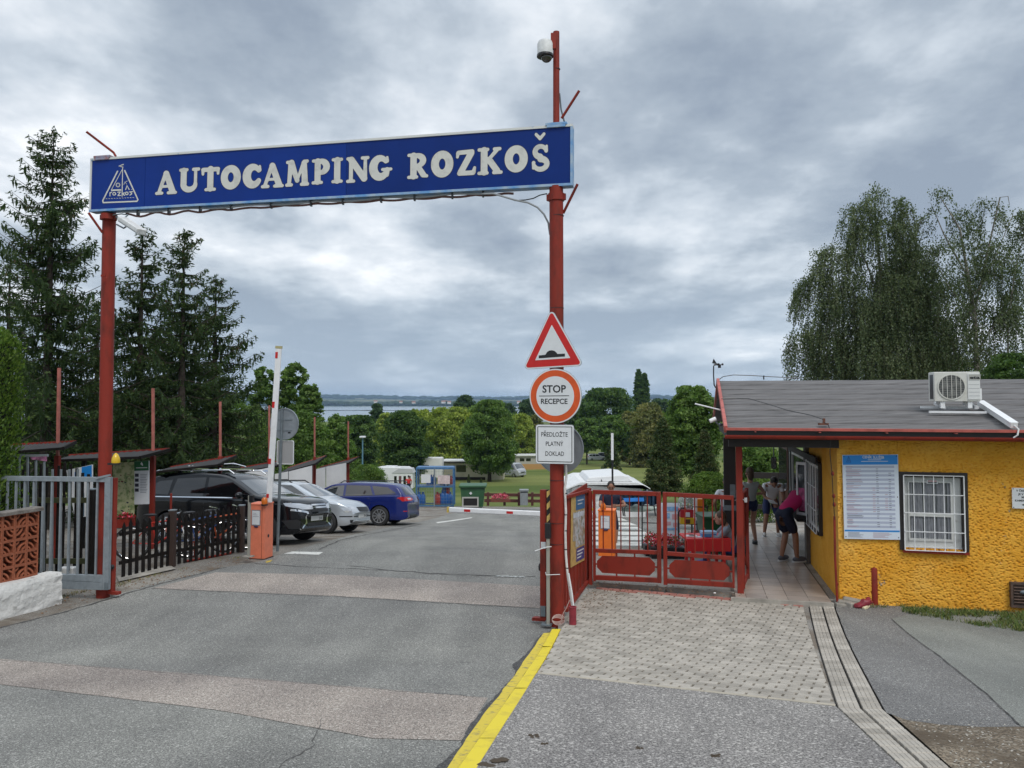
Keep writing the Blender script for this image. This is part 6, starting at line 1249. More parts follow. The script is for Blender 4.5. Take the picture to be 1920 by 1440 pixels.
# ---- bright hedge at the left edge: a body of many small sprays
def hedge(name,label,x0,x1,y0,y1,z0,z1,n,leaf,pal,seed,rnd=.35):
 rng=np.random.default_rng(seed);t_=thing(name,label,'hedge',((x0+x1)/2,(y0+y1)/2,z0));cx,cy=(x0+x1)/2,(y0+y1)/2;hx,hy,hz=(x1-x0)/2,(y1-y0)/2,(z1-z0)
 u=rng.uniform(-1,1,(n,3));f=rng.integers(0,3,n);idx=np.arange(n);sg=np.sign(rng.normal(size=n));u[idx,f]=sg*rng.uniform(.86,1.0,n);u[:,2]=np.where((f==2),1-rng.random(n)*.06,u[:,2])
 c=np.stack([cx+u[:,0]*hx,cy+u[:,1]*hy,z0+(u[:,2]*.5+.5)*hz],1)
 e=np.maximum(0,np.abs(u[:,:1])**4*1.0*(u[:,2:3]>.5))*0;bump=np.array([mnoise.noise((float(p[0])*2.2,float(p[1])*2.2,float(p[2])*1.6))for p in c[::8]]).repeat(8)[:n];bump=np.resize(bump,n)
 nrm=np.zeros((n,3));nrm[idx,f]=np.where(f==2,1,sg);c+=nrm*(bump[:,None]*.14+rng.normal(size=(n,1))*.035)
 top=np.clip((c[:,2]-(z1-rnd))/rnd,0,1)[:,None]**2;c[:,:2]=np.array([cx,cy])+(c[:,:2]-np.array([cx,cy]))*(1-top*.3*np.array([min(1,.6/hx),min(1,.6/hy)]))
 dd=unit(nrm*.6+np.array([0,0,.9])+rng.normal(size=(n,3))*.5);V=leaves(c,dd,leaf*rng.uniform(.6,1.5,n),.42,rng);quads('foliage',V,PAL[pal],rng.integers(0,3,n),t_,True)
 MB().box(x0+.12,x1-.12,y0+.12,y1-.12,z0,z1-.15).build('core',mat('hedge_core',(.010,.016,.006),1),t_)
hx1=P(18,800,12.4).x;hedge('thuja_hedge','bright green thuja hedge at the left edge above the terracotta block wall',hx1-2.6,hx1,12.12,12.75,g(0,12),P(0,612,11.4).z,42000,.06,'hedge',31)
# left side: walls, gates, fences, shelters, barriers
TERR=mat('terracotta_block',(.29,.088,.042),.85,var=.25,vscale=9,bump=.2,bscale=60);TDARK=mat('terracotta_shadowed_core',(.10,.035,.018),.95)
LIMEW=mat('limewashed_wall',(.62,.62,.60),.9,bump=1.0,bscale=11,bdist=.03,col2=(.30,.29,.27),vscale=6,thr=(.26,.40))
COPE=mat('weathered_coping',(.17,.155,.14),.9,var=.35,vscale=9,bump=.6,bscale=40)
wa=P(68,1000,11.75);wb_=P(0,1000,11.2);d_=Vector((wb_.x-wa.x,wb_.y-wa.y,0)).normalized()
MW=frame((wa.x,wa.y,0),-d_,None,(0,0,1))
tw=thing('terracotta_wall','openwork wall of terracotta blocks with ring pattern under a weathered coping','wall',M=MW);nface=MW.col[1].to_3d()
zt0=pick(66,958,MW)[1];zb0=pick(66,1078,MW)[1];BS=.19;rows=5
if nface.x>0:sgn=1
else:sgn=-1
def pat_block(k):
 mb=MB();T_=.05;h=BS/2
 mb.ring([(-h,-h),(h,-h),(h,h),(-h,h)],[(-h+.018,-h+.018),(h-.018,-h+.018),(h-.018,h-.018),(-h+.018,h-.018)],-T_,T_)
 cx_,cz_=((-h,-h),(h,-h),(h,h),(-h,h))[k]
 for r_ in(.065,.125):
  a0=(0,90,180,270)[k];n=10
  po=[(cx_+(r_+.012)*math.cos(R(a0+90*i/n)),cz_+(r_+.012)*math.sin(R(a0+90*i/n)))for i in range(n+1)];pi_=[(cx_+(r_-.012)*math.cos(R(a0+90*i/n)),cz_+(r_-.012)*math.sin(R(a0+90*i/n)))for i in range(n+1)]
  for i in range(n):mb.prism([po[i],po[i+1],pi_[i+1],pi_[i]],-T_+.01,T_-.01)
 ox,oz=-cx_,-cz_;mb.prism(circ(ox*.99,oz*.99,.05,12)[0:12],-.02,.02)if False else None
 for r_ in(.075,):
  a0=(180,270,0,90)[k];n=8;po=[(ox+(r_+.011)*math.cos(R(a0+90*i/n)),oz+(r_+.011)*math.sin(R(a0+90*i/n)))for i in range(n+1)];pi_=[(ox+(r_-.011)*math.cos(R(a0+90*i/n)),oz+(r_-.011)*math.sin(R(a0+90*i/n)))for i in range(n+1)]
  for i in range(n):mb.prism([po[i],po[i+1],pi_[i+1],pi_[i]],-T_+.01,T_-.01)
 mb.v=[(x,-z,y)for x,y,z in mb.v];return mb.mesh('block',TERR)
blk_=[pat_block(k)for k in range(4)]
for c in range(-7,1):
 for r in range(rows+2):
  z=zt0-BS*(r+.5);
  if z<g(0,11)-.05:continue
  o=bpy.data.objects.new('block',blk_[(c%2)+2*(r%2)]if True else None);COL.objects.link(o);o.parent=tw;o.matrix_local=Matrix.Translation((c*(BS+.004)-BS/2,0,z))
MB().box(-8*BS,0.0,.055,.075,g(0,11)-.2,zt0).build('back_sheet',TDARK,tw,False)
for i in range(4):x0=-8.2*BS+i*.42;MB().cbox(x0,min(x0+.415,.05),-.09,.09,zt0+.002,zt0+.06,.012).build('coping_stone',COPE,tw,False)
# limewashed low wall in front
ka,kb=P(116,1116,11.9),P(0,1149,10.95);dk=Vector((kb.x-ka.x,kb.y-ka.y,0)).normalized();MK=frame((ka.x,ka.y,0),-dk,None,(0,0,1))
lw_=thing('low_wall','rough limewashed low wall at the foot of the terracotta blocks','wall',M=MK);zt_a=pick(116,1073,MK)[1]
mb=MB();NX,NZ=90,12
def kpt(i,j,face):
 x=-4.2*(1-i/NX);p=MK@Vector((x,0,0));zb_=g(p.x,p.y)-.05;top=zt_a+.012*math.sin(x*3)+(g(p.x,p.y)-g(ka.x,ka.y))*.8
 n=mnoise.noise((x*2.5,j*.5,face))*.03+mnoise.noise((x*9,j*1.3,face))*.012
 z=zb_+(top-zb_)*j/NZ;rnd=-.03*max(0,(j/NZ-.8)/.2)**2
 return(x,(-n-rnd)if face==0 else .26+n*.5,z+n*.4*(j==NZ))
for face in(0,1):
 b=[[kpt(i,j,face)for i in range(NX+1)]for j in range(NZ+1)];vs=[v for r in b for v in r];mb.add(vs,[(j*(NX+1)+i,j*(NX+1)+i+1,(j+1)*(NX+1)+i+1,(j+1)*(NX+1)+i)[::1 if face==0 else-1]for j in range(NZ)for i in range(NX)])
t0=[kpt(i,NZ,0)for i in range(NX+1)];t1=[kpt(i,NZ,1)for i in range(NX+1)];mb.add(t0+t1,[(i,i+1,NX+2+i,NX+1+i)for i in range(NX)])
e0=[kpt(NX,j,0)for j in range(NZ+1)];e1=[kpt(NX,j,1)for j in range(NZ+1)];mb.add(e0+e1,[(j,NZ+1+j,NZ+2+j,j+1)for j in range(NZ)])
mb.build('wall_body',LIMEW,lw_,False,smooth=True)
# ---- galvanised sliding gate
gY=12.22;MGg=frame(P(118,1100,gY),(1,-.12,0),None,(0,0,1));gg=thing('sliding_gate','grey galvanised sliding gate with upright bars at the left of the road','gate',M=MGg);q_=lambda x,y:pick(x,y,MGg)
x0,x1=q_(-60,1000)[0],q_(207,1000)[0];zt_,zt2=q_(150,894)[1],q_(150,903)[1];zb_,zb2=q_(150,1104)[1],q_(150,1077)[1];sx=q_(196.5,1000)[0]
MB().box(x0,sx-.001,-.03,.03,zt2,zt_).build('rail',GALV,gg,False,bevel=.004);MB().box(x0,sx-.001,-.04,.04,zb_,zb_+(zb2-zb_)*.52).build('rail',GALV,gg,False,bevel=.004);MB().box(x0,sx-.001,-.035,.035,zb_+(zb2-zb_)*.54,zb2).build('rail',GALV,gg,False,bevel=.004);MB().box(sx,x1,-.035,.035,zb_,zt_+.002).build('stile',GALV,gg,False,bevel=.004)
for px in(-52,-36,-19,-3,12,28,44.5,61.5,79,95.5,112.5,129,147,163.5,181):x=q_(px,1000)[0];MB().box(x-.014,x+.014,-.014,.014,zb2+.001,zt2-.001).build('bar',GALV,gg,False)
MB().box(x1-.05,x1+.01,-.055,-.037,zb_+.01,zb_+.12).build('catch',GREYM,gg,False);c=q_(184,896);MB().bar((c[0],-.05,c[1]),(c[0]+.22,-.02,c[1]+.05),.03).build('hook',GALV,gg,False)
t,h=upright(213.5,896,1112,12.3,.085,.085,'gate_post','square red post standing just right of the left sign post','post',RED);MB().box(-.05,.16,-.05,.03,-.01,.035).build('foot',RED,t,False);MB().ell((.05,-.05,.42),.035,.03,.04,10,8).build('roller',BLACK,t,False);
am=thing('beacon','yellow warning beacon on the right side of the left sign post','beacon',P(217,868,12.1));MB().lathe([(.062,0),(.066,.03),(.058,.08),(.035,.13),(.008,.155)],18).build('lens',mat('beacon_yellow',(.62,.40,.02),.25),am,False,smooth=True);MB().lathe([(.07,-.025),(.07,.0)],18).box(-.12,-.03,-.02,.02,-.03,.0).build('base',BLACK,am,False)
wt=thing('white_box','small white plastic box behind the lower rail of the sliding gate','box',G(127,1088));MB().box(-.13,.13,-.08,.08,0,.23).build('box',DIRTYW,wt,False,bevel=.02)
# ---- taller light fence with banner behind
fY=13.4;f2=thing('steel_fence','taller pale steel bar fence with a small pink banner behind the sliding gate','fence',P(60,1060,fY));
MB().bar(P(-60,857,fY),P(90,854,fY),.04).build('rail',GALV,f2)
for i,px in enumerate((-40,-25,-10,5,20.5,36,52,67.5,83,98.5,114.5,130,146)):MB().bar(P(px,856 if px<90 else 880,fY),P(px-1,1070,fY),.028).build('bar',GALV,f2)
MB().add([P(57,857,fY-.03),P(88,855.5,fY-.03),P(88,865,fY-.03),P(57,861,fY-.03)],[(3,2,1,0)]).build('banner',mat('pink_banner',(.30,.12,.22),.7,var=.6,vscale=16),f2)
# ---- dark board gate
dY=13.9;bf=thing('board_fence','near black upright board fence with a curved top behind the grey gate','fence',P(90,1080,dY))
for i in range(13):
 px=24+i*11.2;top=872+6*math.cos(i*1.1)+(0 if i<9 else(i-8)*3);MB().box(*[v for ab in zip(P(px,1082,dY),P(px+11.0,top,dY+.03))for v in ab]).build('board',DARKW,bf)
for py in(938,1052):MB().bar(P(22,py,dY-.05),P(166,py,dY-.05),.05,.09).build('rail',mat('mossy_rail',(.040,.045,.015),.9),bf)
t,h=upright(173,918,1080,13.6,.11,.11,'fence_post','dark brown square fence post between the board fence and the left sign post','post',DARKW);MB().box(-.06,.06,-.06,.06,h,h+.02).build('cap',GALV,t,False)
# ---- picket fence
pf=thing('picket_fence','black pointed picket fence in front of the parked black car','fence',G(320,1062))
def pickets(a,b,n,h0,h1):
 A_,B_=G(*a),G(*b);u_=(B_-A_);u_.z=0;u_.normalize();n_=Vector((u_.y,-u_.x,0))
 for i in range(n):
  f=(i+.5)/n;p=A_+(B_-A_)*f;z=g(p.x,p.y);hh=h0+(h1-h0)*f+random.uniform(-.02,.02);w=.034;M_=frame((p.x,p.y,z),u_,None,(random.uniform(-.02,.02),random.uniform(-.02,.02),1));mb=MB();mb.T=M_@TOL
  mb.prism([(-w,.03),(w,.03),(w,hh-.08),(0,hh),(-w,hh-.08)],.012,.03);mb.build('picket',DARKW,pf)
 for zz in(.28,.78):MB().bar(A_+EZ*zz,B_+EZ*zz,.035,.06).build('rail',DARKW,pf)
pickets((223,1086),(318,1063),8,1.0,1.02);pickets((329,1061),(449,1037),12,.97,.99)
for px,py,h in((322,1063,1.06),(452,1036,.98)):
 p=G(px,py);M_=Matrix.Translation(p);o=MB().box(-.055,.055,-.055,.055,0,h);o.T=Matrix.Identity(4);o.v=[tuple(M_@Vector(v))for v in o.v];o.build('fence_post',mat('dark_brown_post',(.04,.022,.016),.7),pf);q=MB().box(-.06,.06,-.06,.06,h,h+.018);q.v=[tuple(M_@Vector(v))for v in q.v];q.build('cap',GALV,pf)
S('kerb_strip',[(223,1090),(330,1066),(316,1058),(218,1080)],.03,CONC,.01)
# ---- bicycles behind the fence
def bicycle(label,px,py,ang,fm,acc):
 p=G(px,py);t_=thing('bicycle',label,'bicycle',p,ang,'bicycles behind the picket fence');r_=.33;hub=[(-.52,0,r_),(.52,0,r_)]
 for hx,hy,hz in hub:
  w=MB();n=28;w.tube([(hx+r_*math.cos(2*math.pi*i/n),hy,hz+r_*math.sin(2*math.pi*i/n))for i in range(n+1)],.019,6,False);wo_=w.build('wheel',RUBBER,t_,False,smooth=True)
  s=MB();s.tube([(hx+(r_-.03)*math.cos(2*math.pi*i/n),hy,hz+(r_-.03)*math.sin(2*math.pi*i/n))for i in range(n+1)],.009,5,False)
  for i in range(14):a=i*2*math.pi/14;s.tube([(hx,hy+.02*(-1)**i,hz),(hx+(r_-.03)*math.cos(a),hy,hz+(r_-.03)*math.sin(a))],.0022,3,False)
  so_=s.build('rim',CHROME,None,False,M=Matrix.Identity(4));so_.parent=wo_
 bb=(-.06,0,.30);st=(-.17,0,.72);hd=(.36,0,.78);hb=(.40,0,.62)
 MB().tube([bb,st],.016,7).tube([st,hd],.016,7).tube([bb,hb],.019,7).tube([bb,hub[0]],.011,6).tube([st,hub[0]],.011,6).tube([hd,hb],.019,7).build('frame',fm,t_,False,smooth=True)
 MB().tube([hb,(.5,.05,.33)],.011,6).tube([hb,(.5,-.05,.33)],.011,6).build('fork',acc,t_,False);MB().tube([hd,(.34,0,.90)],.013,6).tube([(.30,-.30,.93),(.36,-.12,.92),(.36,.12,.92),(.30,.30,.93)],.012,7).build('handlebar',CHROME,t_,False,smooth=True)
 MB().tube([st,(-.20,0,.86)],.012,6).build('seat_post',CHROME,t_,False);MB().ell((-.20,0,.88),.13,.06,.03,12,7).build('saddle',BLACK,t_,False,smooth=True);MB().tube([(-.06,-.05,.3),(-.06,-.05,.13)],.008,5).tube([(-.06,.05,.3),(-.06,.05,.47)],.008,5).lathe([(.085,-.002),(.085,.002)],18,(0,0,0)).build('crank',CHROME,t_,False)
bicycle('red and white bicycle standing nearest behind the picket fence',300,1048,R(14),mat('bike_red',(.45,.03,.02),.35),WHITE)
bicycle('blue bicycle with upright handlebars further along the picket fence',372,1040,R(38),mat('bike_blue',(.03,.07,.22),.35),BLACK)
bicycle('orange red bicycle at the right end behind the picket fence',412,1034,R(30),mat('bike_orange',(.5,.10,.03),.35),WHITE)
rk=thing('bicycle_rack','low red steel bicycle rack along the foot of the picket fence','rack',G(400,1046));mb=MB();mb.tube([G(345,1056)+EZ*.03,G(432,1040)+EZ*.03,G(434,1036)+EZ*.03],.022,7);mb.build('rail',RED,rk,smooth=True)
for px,py in((360,1052),(385,1047),(410,1043)):MB().tube([G(px,py)+EZ*.03,G(px,py)+EZ*.35,G(px+4,py-4)+EZ*.35,G(px+4,py-4)+EZ*.03],.012,6).build('hoop',RED,rk)
t,h=upright(321,925,1050,14.9,.03,.03,'thin_stake','thin red stake with a small pink reflector behind the first picket post','stake',RED);MB().ell((-.07,0,h*.45),.05,.03,.06,10,8).build('reflector',mat('pink_reflector',(.6,.25,.2),.4),t,False);MB().bar((-.09,0,h*.62),(.08,0,h*.62),.02).build('arm',RED,t,False)
# ---- information boards under the shelter
def quadboard(name,label,cat,q,Y,m,th=.03):
 t_=thing(name,label,cat,P((q[0][0]+q[2][0])/2,q[2][1],Y));pts=[P(x,y,Y)for x,y in q];bk=[p+Vector((0,th,0))for p in pts];MB().add([pts[3],pts[2],pts[1],pts[0],bk[3],bk[2],bk[1],bk[0]],[(0,1,2,3),(4,5,1,0)[::-1],(5,6,2,1)[::-1],(6,7,3,2)[::-1],(7,4,0,3)[::-1]]).build('board',m,t_);return t_
def onboard(t_,nm,q,Y,m):return MB().add([P(x,y,Y-.004)for x,y in q][::-1],[(0,1,2,3)]).build(nm,m,t_)
MAPM=mat('map_print',(.46,.47,.26),.5,vscale=9,col2=(.20,.27,.10),detail=9,thr=(.42,.52));mpt=quadboard('map_board','tall illustrated map board in greens and yellows behind the red gate post','board',[(212,868),(251,866),(251,966),(212,968)],16.6,MAPM)
rr=random.Random(5)
for i in range(16):x,y=rr.uniform(222,247),rr.uniform(885,960);w,h_=rr.uniform(1,3),rr.uniform(1,2.5);onboard(mpt,'map_patch',[(x,y),(x+w*1.5,y+1),(x+w,y+h_*1.5),(x-w*.4,y+h_)],16.6,mat('map_brown',(.13,.035,.03),.6)if i%3 else mat('map_dark',(.02,.03,.05),.6))
ib=quadboard('info_board','white information board with a green header and four small photos beside the map','board',[(251.5,865),(279,864),(279,945),(251.5,946)],16.62,SREFL);onboard(ib,'green_header',[(251.5,865),(279,864),(279,882),(251.5,883)],16.62,mat('header_green',(.015,.12,.04),.5));onboard(ib,'tree_emblem',[(263,870),(265.5,866),(268,870),(268,874)],16.615,SREFL)
for i in range(4):onboard(ib,'photo',[(253,888+i*9.3),(260,888+i*9.3),(260,894+i*9.3),(253,894+i*9.3)],16.62,mat('small_photo',(.03,.03,.05),.5))
for i in range(12):onboard(ib,'print_line',[(263,889+i*3.1),(276-(i%3),889+i*3.1),(276-(i%3),889.8+i*3.1),(263,889.8+i*3.1)],16.62,PTX)
onboard(ib,'print_line',[(255,876.5),(276,876),(276,877.5),(255,878)],16.61,SREFL)
bb_=quadboard('info_board','blue and white information board behind the left grey gate','board',[(124,882),(173,871),(173,968),(140,970)],15.2,SREFL);onboard(bb_,'blue_field',[(153,876),(172,872),(172,894),(153,896)],15.2,PBB);onboard(bb_,'blue_strip',[(140,885),(145,884),(145,968),(140,968)],15.2,PBB);onboard(bb_,'bottom_panel',[(146,925),(158,924),(158,968),(146,968)],15.2,mat('blue_grey_panel',(.10,.15,.20),.5))
fb=thing('flower_trough','dark red flower trough under the map board','planter',P(236,975,16.2));MB().box(*[v for ab in zip(P(219,990,16.1),P(254,970,16.4))for v in ab]).build('trough',RED,fb)
def flowers(t_,c,sx,sy,sz,n,seed,leafc='leaf_dark',fl='flower_red',size=.045):
 rng=np.random.default_rng(seed);FR=mat('flower_red',(.50,.015,.03),.6,var=.3,vscale=20);FP=mat('flower_pink',(.62,.12,.18),.6,var=.3,vscale=20);LF=MATS['leaf_dark_b']
 u=unit(rng.normal(size=(n,3)));u[:,2]=np.abs(u[:,2]);P_=np.array(c)+u*np.array([sx,sy,sz])*rng.uniform(.5,1.05,(n,1));D=unit(rng.normal(size=(n,3))+u*.3);mi=np.where(rng.random(n)<.55,0,np.where(rng.random(n)<.4,1,2))
 if fl=='pink':mi=np.where(rng.random(n)<.75,1,mi)
 tag(quads('blossoms',leaves(P_,D,size*rng.uniform(.6,1.4,n),.8,rng),[FR,FP,LF],mi,t_,True),kind='stuff')
flowers(fb,P(236,970,16.2),.20,.14,.10,260,3)
# ---- row of mono-pitch shelters stepping down the slope
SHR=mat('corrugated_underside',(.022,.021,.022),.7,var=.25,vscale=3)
shel=[((14,836,142,829),(0,850,118,841),15.6,'nearest shelter with a red edged roof, far left behind the hedge',108,690),((130,855,318,843),(100,864,262,858),17.0,'second shelter with a red edged roof above the map board',287,728),((320,877,443,855),(286,886,410,872),19.6,'third shelter behind the roof of the black car',413,753),((452,878,548,861),(424,890,520,874),23.5,'fourth shelter behind the silver car, crossed by the barrier arm',505,760),((540,878,612,855),(520,890,592,870),27.5,'fifth shelter with white panels and a pale chipped roof edge',590,782),((600,877,673,857),(588,886,655,868),31.5,'farthest shelter with white panels beside the clipped hedge',653,790)]
for i,((x0,y0,x1,y1),(a0,b0,a1,b1),Y,lab,pp,pt)in enumerate(shel):
 p0,p1=P(x0,y0,Y),P(x1,y1,Y);q0,q1=P(a0,b0,Y-1.1),P(a1,b1,Y-1.1);sh=thing('shelter',lab,'shelter',P((x0+x1)/2,900,Y),0,'shelters along the car park')
 n=16;mb=MB()
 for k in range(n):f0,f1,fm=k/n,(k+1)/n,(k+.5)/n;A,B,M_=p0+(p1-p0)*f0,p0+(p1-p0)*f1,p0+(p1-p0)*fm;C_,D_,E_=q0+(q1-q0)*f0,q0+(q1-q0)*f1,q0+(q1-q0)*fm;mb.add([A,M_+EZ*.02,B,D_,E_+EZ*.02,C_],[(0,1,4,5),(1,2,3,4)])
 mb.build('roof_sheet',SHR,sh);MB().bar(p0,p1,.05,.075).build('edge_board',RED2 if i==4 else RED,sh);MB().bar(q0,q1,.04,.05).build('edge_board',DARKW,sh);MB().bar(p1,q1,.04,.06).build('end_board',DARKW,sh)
 b=P(pp,860,Y-.1);gz=g(b.x,b.y);mb_=MB().bar((b.x,b.y,gz),(b.x,b.y,b.z+.06),.09).build('post',RED,sh);MB().bar((b.x,b.y,b.z+.06),P(pp+(3 if i==0 else 0),pt,Y-.1),.05).build('thin_pole',RED2,sh)
 if i in(0,1,2):c=p0+(p1-p0)*.15;MB().bar((c.x,c.y,g(c.x,c.y)),c-EZ*.05,.08).build('post',DARKW,sh)
WP=mat('white_panel',(.60,.61,.62),.6,var=.08,vscale=2)
for q,Y,par,lab in(([(446,889),(508,876),(508,925),(446,930)],22.3,'shelter.003',0),([(515,889),(540,884),(540,925),(515,925)],26.0,'shelter.004',0),([(541.5,884),(585,873),(585,925),(541.5,925)],26.0,'shelter.004',0),([(591,880),(610,876),(610,920),(591,920)],30.0,'shelter.005',0),([(611.5,875.5),(649,868),(649,920),(611.5,920)],30.0,'shelter.005',0)):
 par=bpy.data.objects[par];pts=[P(x,y,Y)for x,y in q];bk=[p+Vector((0,.03,0))for p in pts];MB().add([pts[3],pts[2],pts[1],pts[0],bk[3],bk[2],bk[1],bk[0]],[(0,1,2,3),(5,6,2,1)[::-1],(6,7,3,2)[::-1]]).build('wall_panel',WP,par)
par=bpy.data.objects['shelter.003'];text('CENA',.07,Matrix.Translation(P(499,883,22.25))@TOL,PBB,par)
for px,Y,y0 in((452,23.7,886),(586,27.1,872),(651,31.1,866),(541,27.15,882)):b=P(px,y0,Y);MB().bar((b.x,b.y,g(b.x,b.y)),b,.07).build('post',DARKW if px==541 else RED,bpy.data.objects['shelter.003' if Y<25 else('shelter.004' if Y<30 else 'shelter.005')])
# ---- barriers
def barrier_box(label,x0,x1,y0,y1,Y,m):
 a=P((x0+x1)/2,y1,Y);gz=g(a.x,a.y)+(UP if x0>1000 else 0);k=Y/FPX;w=(x1-x0)*k;h=P(0,y0,Y).z-gz;t_=thing('barrier_box',label,'barrier',(a.x,a.y,gz),-YAW)
 MB().box(-w/2,w/2-.0,-.16,.16,.02,h-.01).build('housing',m,t_,False,bevel=.008);MB().box(-w/2-.008,w/2+.008,-.17,.17,h-.008,h+.018).build('lid',m,t_,False,bevel=.004);MB().box(-w/2-.01,w/2+.01,-.17,.17,0,.02).build('base',BLACK,t_,False)
 MB().box(-w*.36,w*.22,-.168,-.163,h*.62,h*.90).build('notice_frame',GALV,t_,False);MB().box(-w*.32,w*.18,-.171,-.1685,h*.635,h*.885).build('notice',SREFL,t_,False)
 for i in range(3):MB().box(-w*.26,-w*.05+i*.03,-.1725,-.1712,h*(.84-.03*i),h*(.845-.03*i)).build('notice_print',PTX,t_,False)
 MB().ell((-w*.05,-.17,h*.60),.055,.015,.018,10,6).build('lock',mat('dark_blue_lock',(.02,.02,.08),.4),t_,False);MB().ell((w/2-(.0 if x0<1000 else w),-.02,h*.42),.018,.03,.035,10,7).build('hub_cap',BLACK,t_,False)
 MB().box(w*.31,w*.33,-.1645,-.1605,.03,h-.02).build('door_seam',mat('seam_dark',(.25,.05,.02),.6),t_,False);return t_,w,h
bL,wL,hL=barrier_box('salmon orange barrier box in front of the black car',474,505,944,1036,15.6,mat('salmon_barrier_paint',(.72,.20,.11),.5,var=.08,vscale=6))
arm=thing('boom_barrier','raised white barrier arm with small red bands pointing up by the orange box','barrier arm',P(503,940,15.5));a0_,a1_=P(504.5,942,15.5),P(523,650,15.5)
MB().bar(a0_,a1_,.115,.05,up=(0,-1,0)).build('arm',WHITE,arm,bevel=.01)
dv=(a1_-a0_);
for f0,f1 in((.03,.055),(.245,.28),(.345,.345),(.605,.645),(.925,.965)):
 if f1>f0:MB().bar(a0_+dv*f0+Vector((-.03,-.028,0)),a0_+dv*f1+Vector((-.03,-.028,0)),.05,.006,up=(0,-1,0)).build('red_band',SRED,arm)
MB().bar(a1_-dv*.012,a1_+dv*.004,.13,.06,up=(0,-1,0)).build('end_cap',mat('yellowed_cap',(.40,.36,.18),.6),arm)
bc=thing('beacon','orange beacon lamp on top of the salmon barrier box','beacon',P(496,945,15.4));MB().lathe([(.055,0),(.062,.04),(.055,.10),(.03,.13)],16).build('lens',AMBER,bc,False,smooth=True);MB().lathe([(.065,-.03),(.065,.0)],16).build('base',BLACK,bc,False)
t,h=upright(468,929,1043,15.1,.045,.045,'card_reader_post','thin grey post with a black reader box, left of the salmon barrier box','reader',mat('beige_steel',(.30,.29,.25),.5));MB().box(.0,.085,-.03,.04,h-.13,h+.01).build('reader',BLACK,t,False,bevel=.01);MB().box(-.09,.09,-.06,.06,-.01,.01).build('base_plate',CONC,t,False)
sp=thing('road_sign','back of a round road sign and a small plate on a thin grey pole','sign',G(520,1034));pY=WM[sp].translation.y
MB().tube([G(520,1034)-EZ*.1,P(529,768,pY)],.03,12).build('pole',GREYM,sp,smooth=True)
M5=frame(P(531,795,pY-.05),(math.cos(.25),-math.sin(.25),0),None,(0,0,1));rr5=29*pY/FPX;mb=MB();mb.T=M5@TOL;mb.prism(circ(0,0,rr5,40),-.06,-.05).ring(circ(0,0,rr5+.006,40),circ(0,0,rr5-.01,40),-.062,-.03);mb.build('disc',SBACK,sp);mb=MB();mb.T=M5;mb.box(-.18,.18,.035,.05,.09,.105).box(-.18,.18,.035,.05,-.14,-.125);tag(mb.build('rails',GALV,sp),kind='stuff');MB().add([M5@Vector(v)for v in((.09,.045,-.2),(.15,.045,-.2),(.15,.045,-.17),(.09,.045,-.17))],[(0,1,2,3)]).build('sticker',BLACK,sp)
M6=frame(P(533,848,pY-.05),(math.cos(.15),-math.sin(.15),0),None,(0,0,1));k5=pY/FPX;mb=MB();mb.T=M6@TOL;mb.prism(rrect(-16*k5,-22*k5,16*k5,21*k5,.03),-.06,-.05);mb.build('plate',mat('plate_back',(.36,.36,.36),.5,metal=.3),sp);mb=MB();mb.T=M6@TOL;mb.ring(rrect(-16.6*k5,-22.6*k5,16.6*k5,21.6*k5,.032),rrect(-15.4*k5,-21.4*k5,15.4*k5,20.4*k5,.026),-.064,-.04);mb.build('plate_rim',SREFL,sp)
bR,wR,hR=barrier_box('bright orange barrier box behind the left leaf of the pedestrian gate',1124,1154,956,1046,15.3,mat('bright_orange_paint',(.78,.17,.02),.45,var=.06,vscale=6))
bc=thing('beacon','orange teardrop beacon on top of the bright orange barrier box','beacon',P(1131,956,15.2));MB().lathe([(.05,0),(.058,.05),(.05,.10),(.02,.14)],16).build('lens',AMBER,bc,False,smooth=True);MB().lathe([(.06,-.02),(.06,.0)],16).build('base',BLACK,bc,False)
ar2=thing('boom_barrier','lowered white barrier arm with red bands lying level across the road','barrier arm',P(980,965,15.5));a0_,a1_=P(1118,968,15.4),P(842,955.5,16.4)
MB().bar(a0_,a1_,.06,.105).build('arm',WHITE,ar2,bevel=.02);dv=a1_-a0_
for x_ in(1065,960,878):f=(1118-x_)/(1118-842.);MB().bar(a0_+dv*(f-.022)+Vector((0,-.032,.0)),a0_+dv*(f+.022)+Vector((0,-.032,.0)),.006,.05).build('red_band',SRED,ar2)
MB().bar(a1_,a1_+dv*.012,.066,.115).build('end_cap',mat('end_cap_yellow',(.55,.40,.08),.6),ar2)
# far raised barrier on the lawn side
t,h=upright(1148,812,945,30,.07,.07,'thin_mast','thin dark mast with a white reflective top behind the pedestrian gate','mast',BLACK);MB().box(-.045,.045,-.045,.045,h*.62,h).build('white_sleeve',WHITE,t,False)
# vehicles
CGL=mat('car_glass',(.012,.016,.018),.04,spec=1.0,coat=1.0);CTINT=mat('tinted_glass',(.004,.004,.005),.05,spec=.8,coat=.6);LAMPG=mat('headlamp_glass',(.55,.58,.62),.08,spec=1,metal=.4);TAILR=mat('tail_lamp_red',(.45,.01,.012),.12,spec=.8,coat=.5);BTRIM=mat('black_trim',(.012,.012,.013),.5);RIM=mat('alloy_rim',(.55,.56,.58),.25,metal=.9);PLATE=mat('number_plate',(.70,.70,.68),.4)
def smoothstep(t):t=max(0,min(1,t));return t*t*(3-2*t)
def lerp_prof(pts,x):
 """monotone smooth interpolation through (x, z)"""
 if x<=pts[0][0]:return pts[0][1]
 for(x0,z0),(x1,z1)in zip(pts[:-1],pts[1:]):
  if x<=x1:t=(x-x0)/(x1-x0);return z0+(z1-z0)*t
 return pts[-1][1]
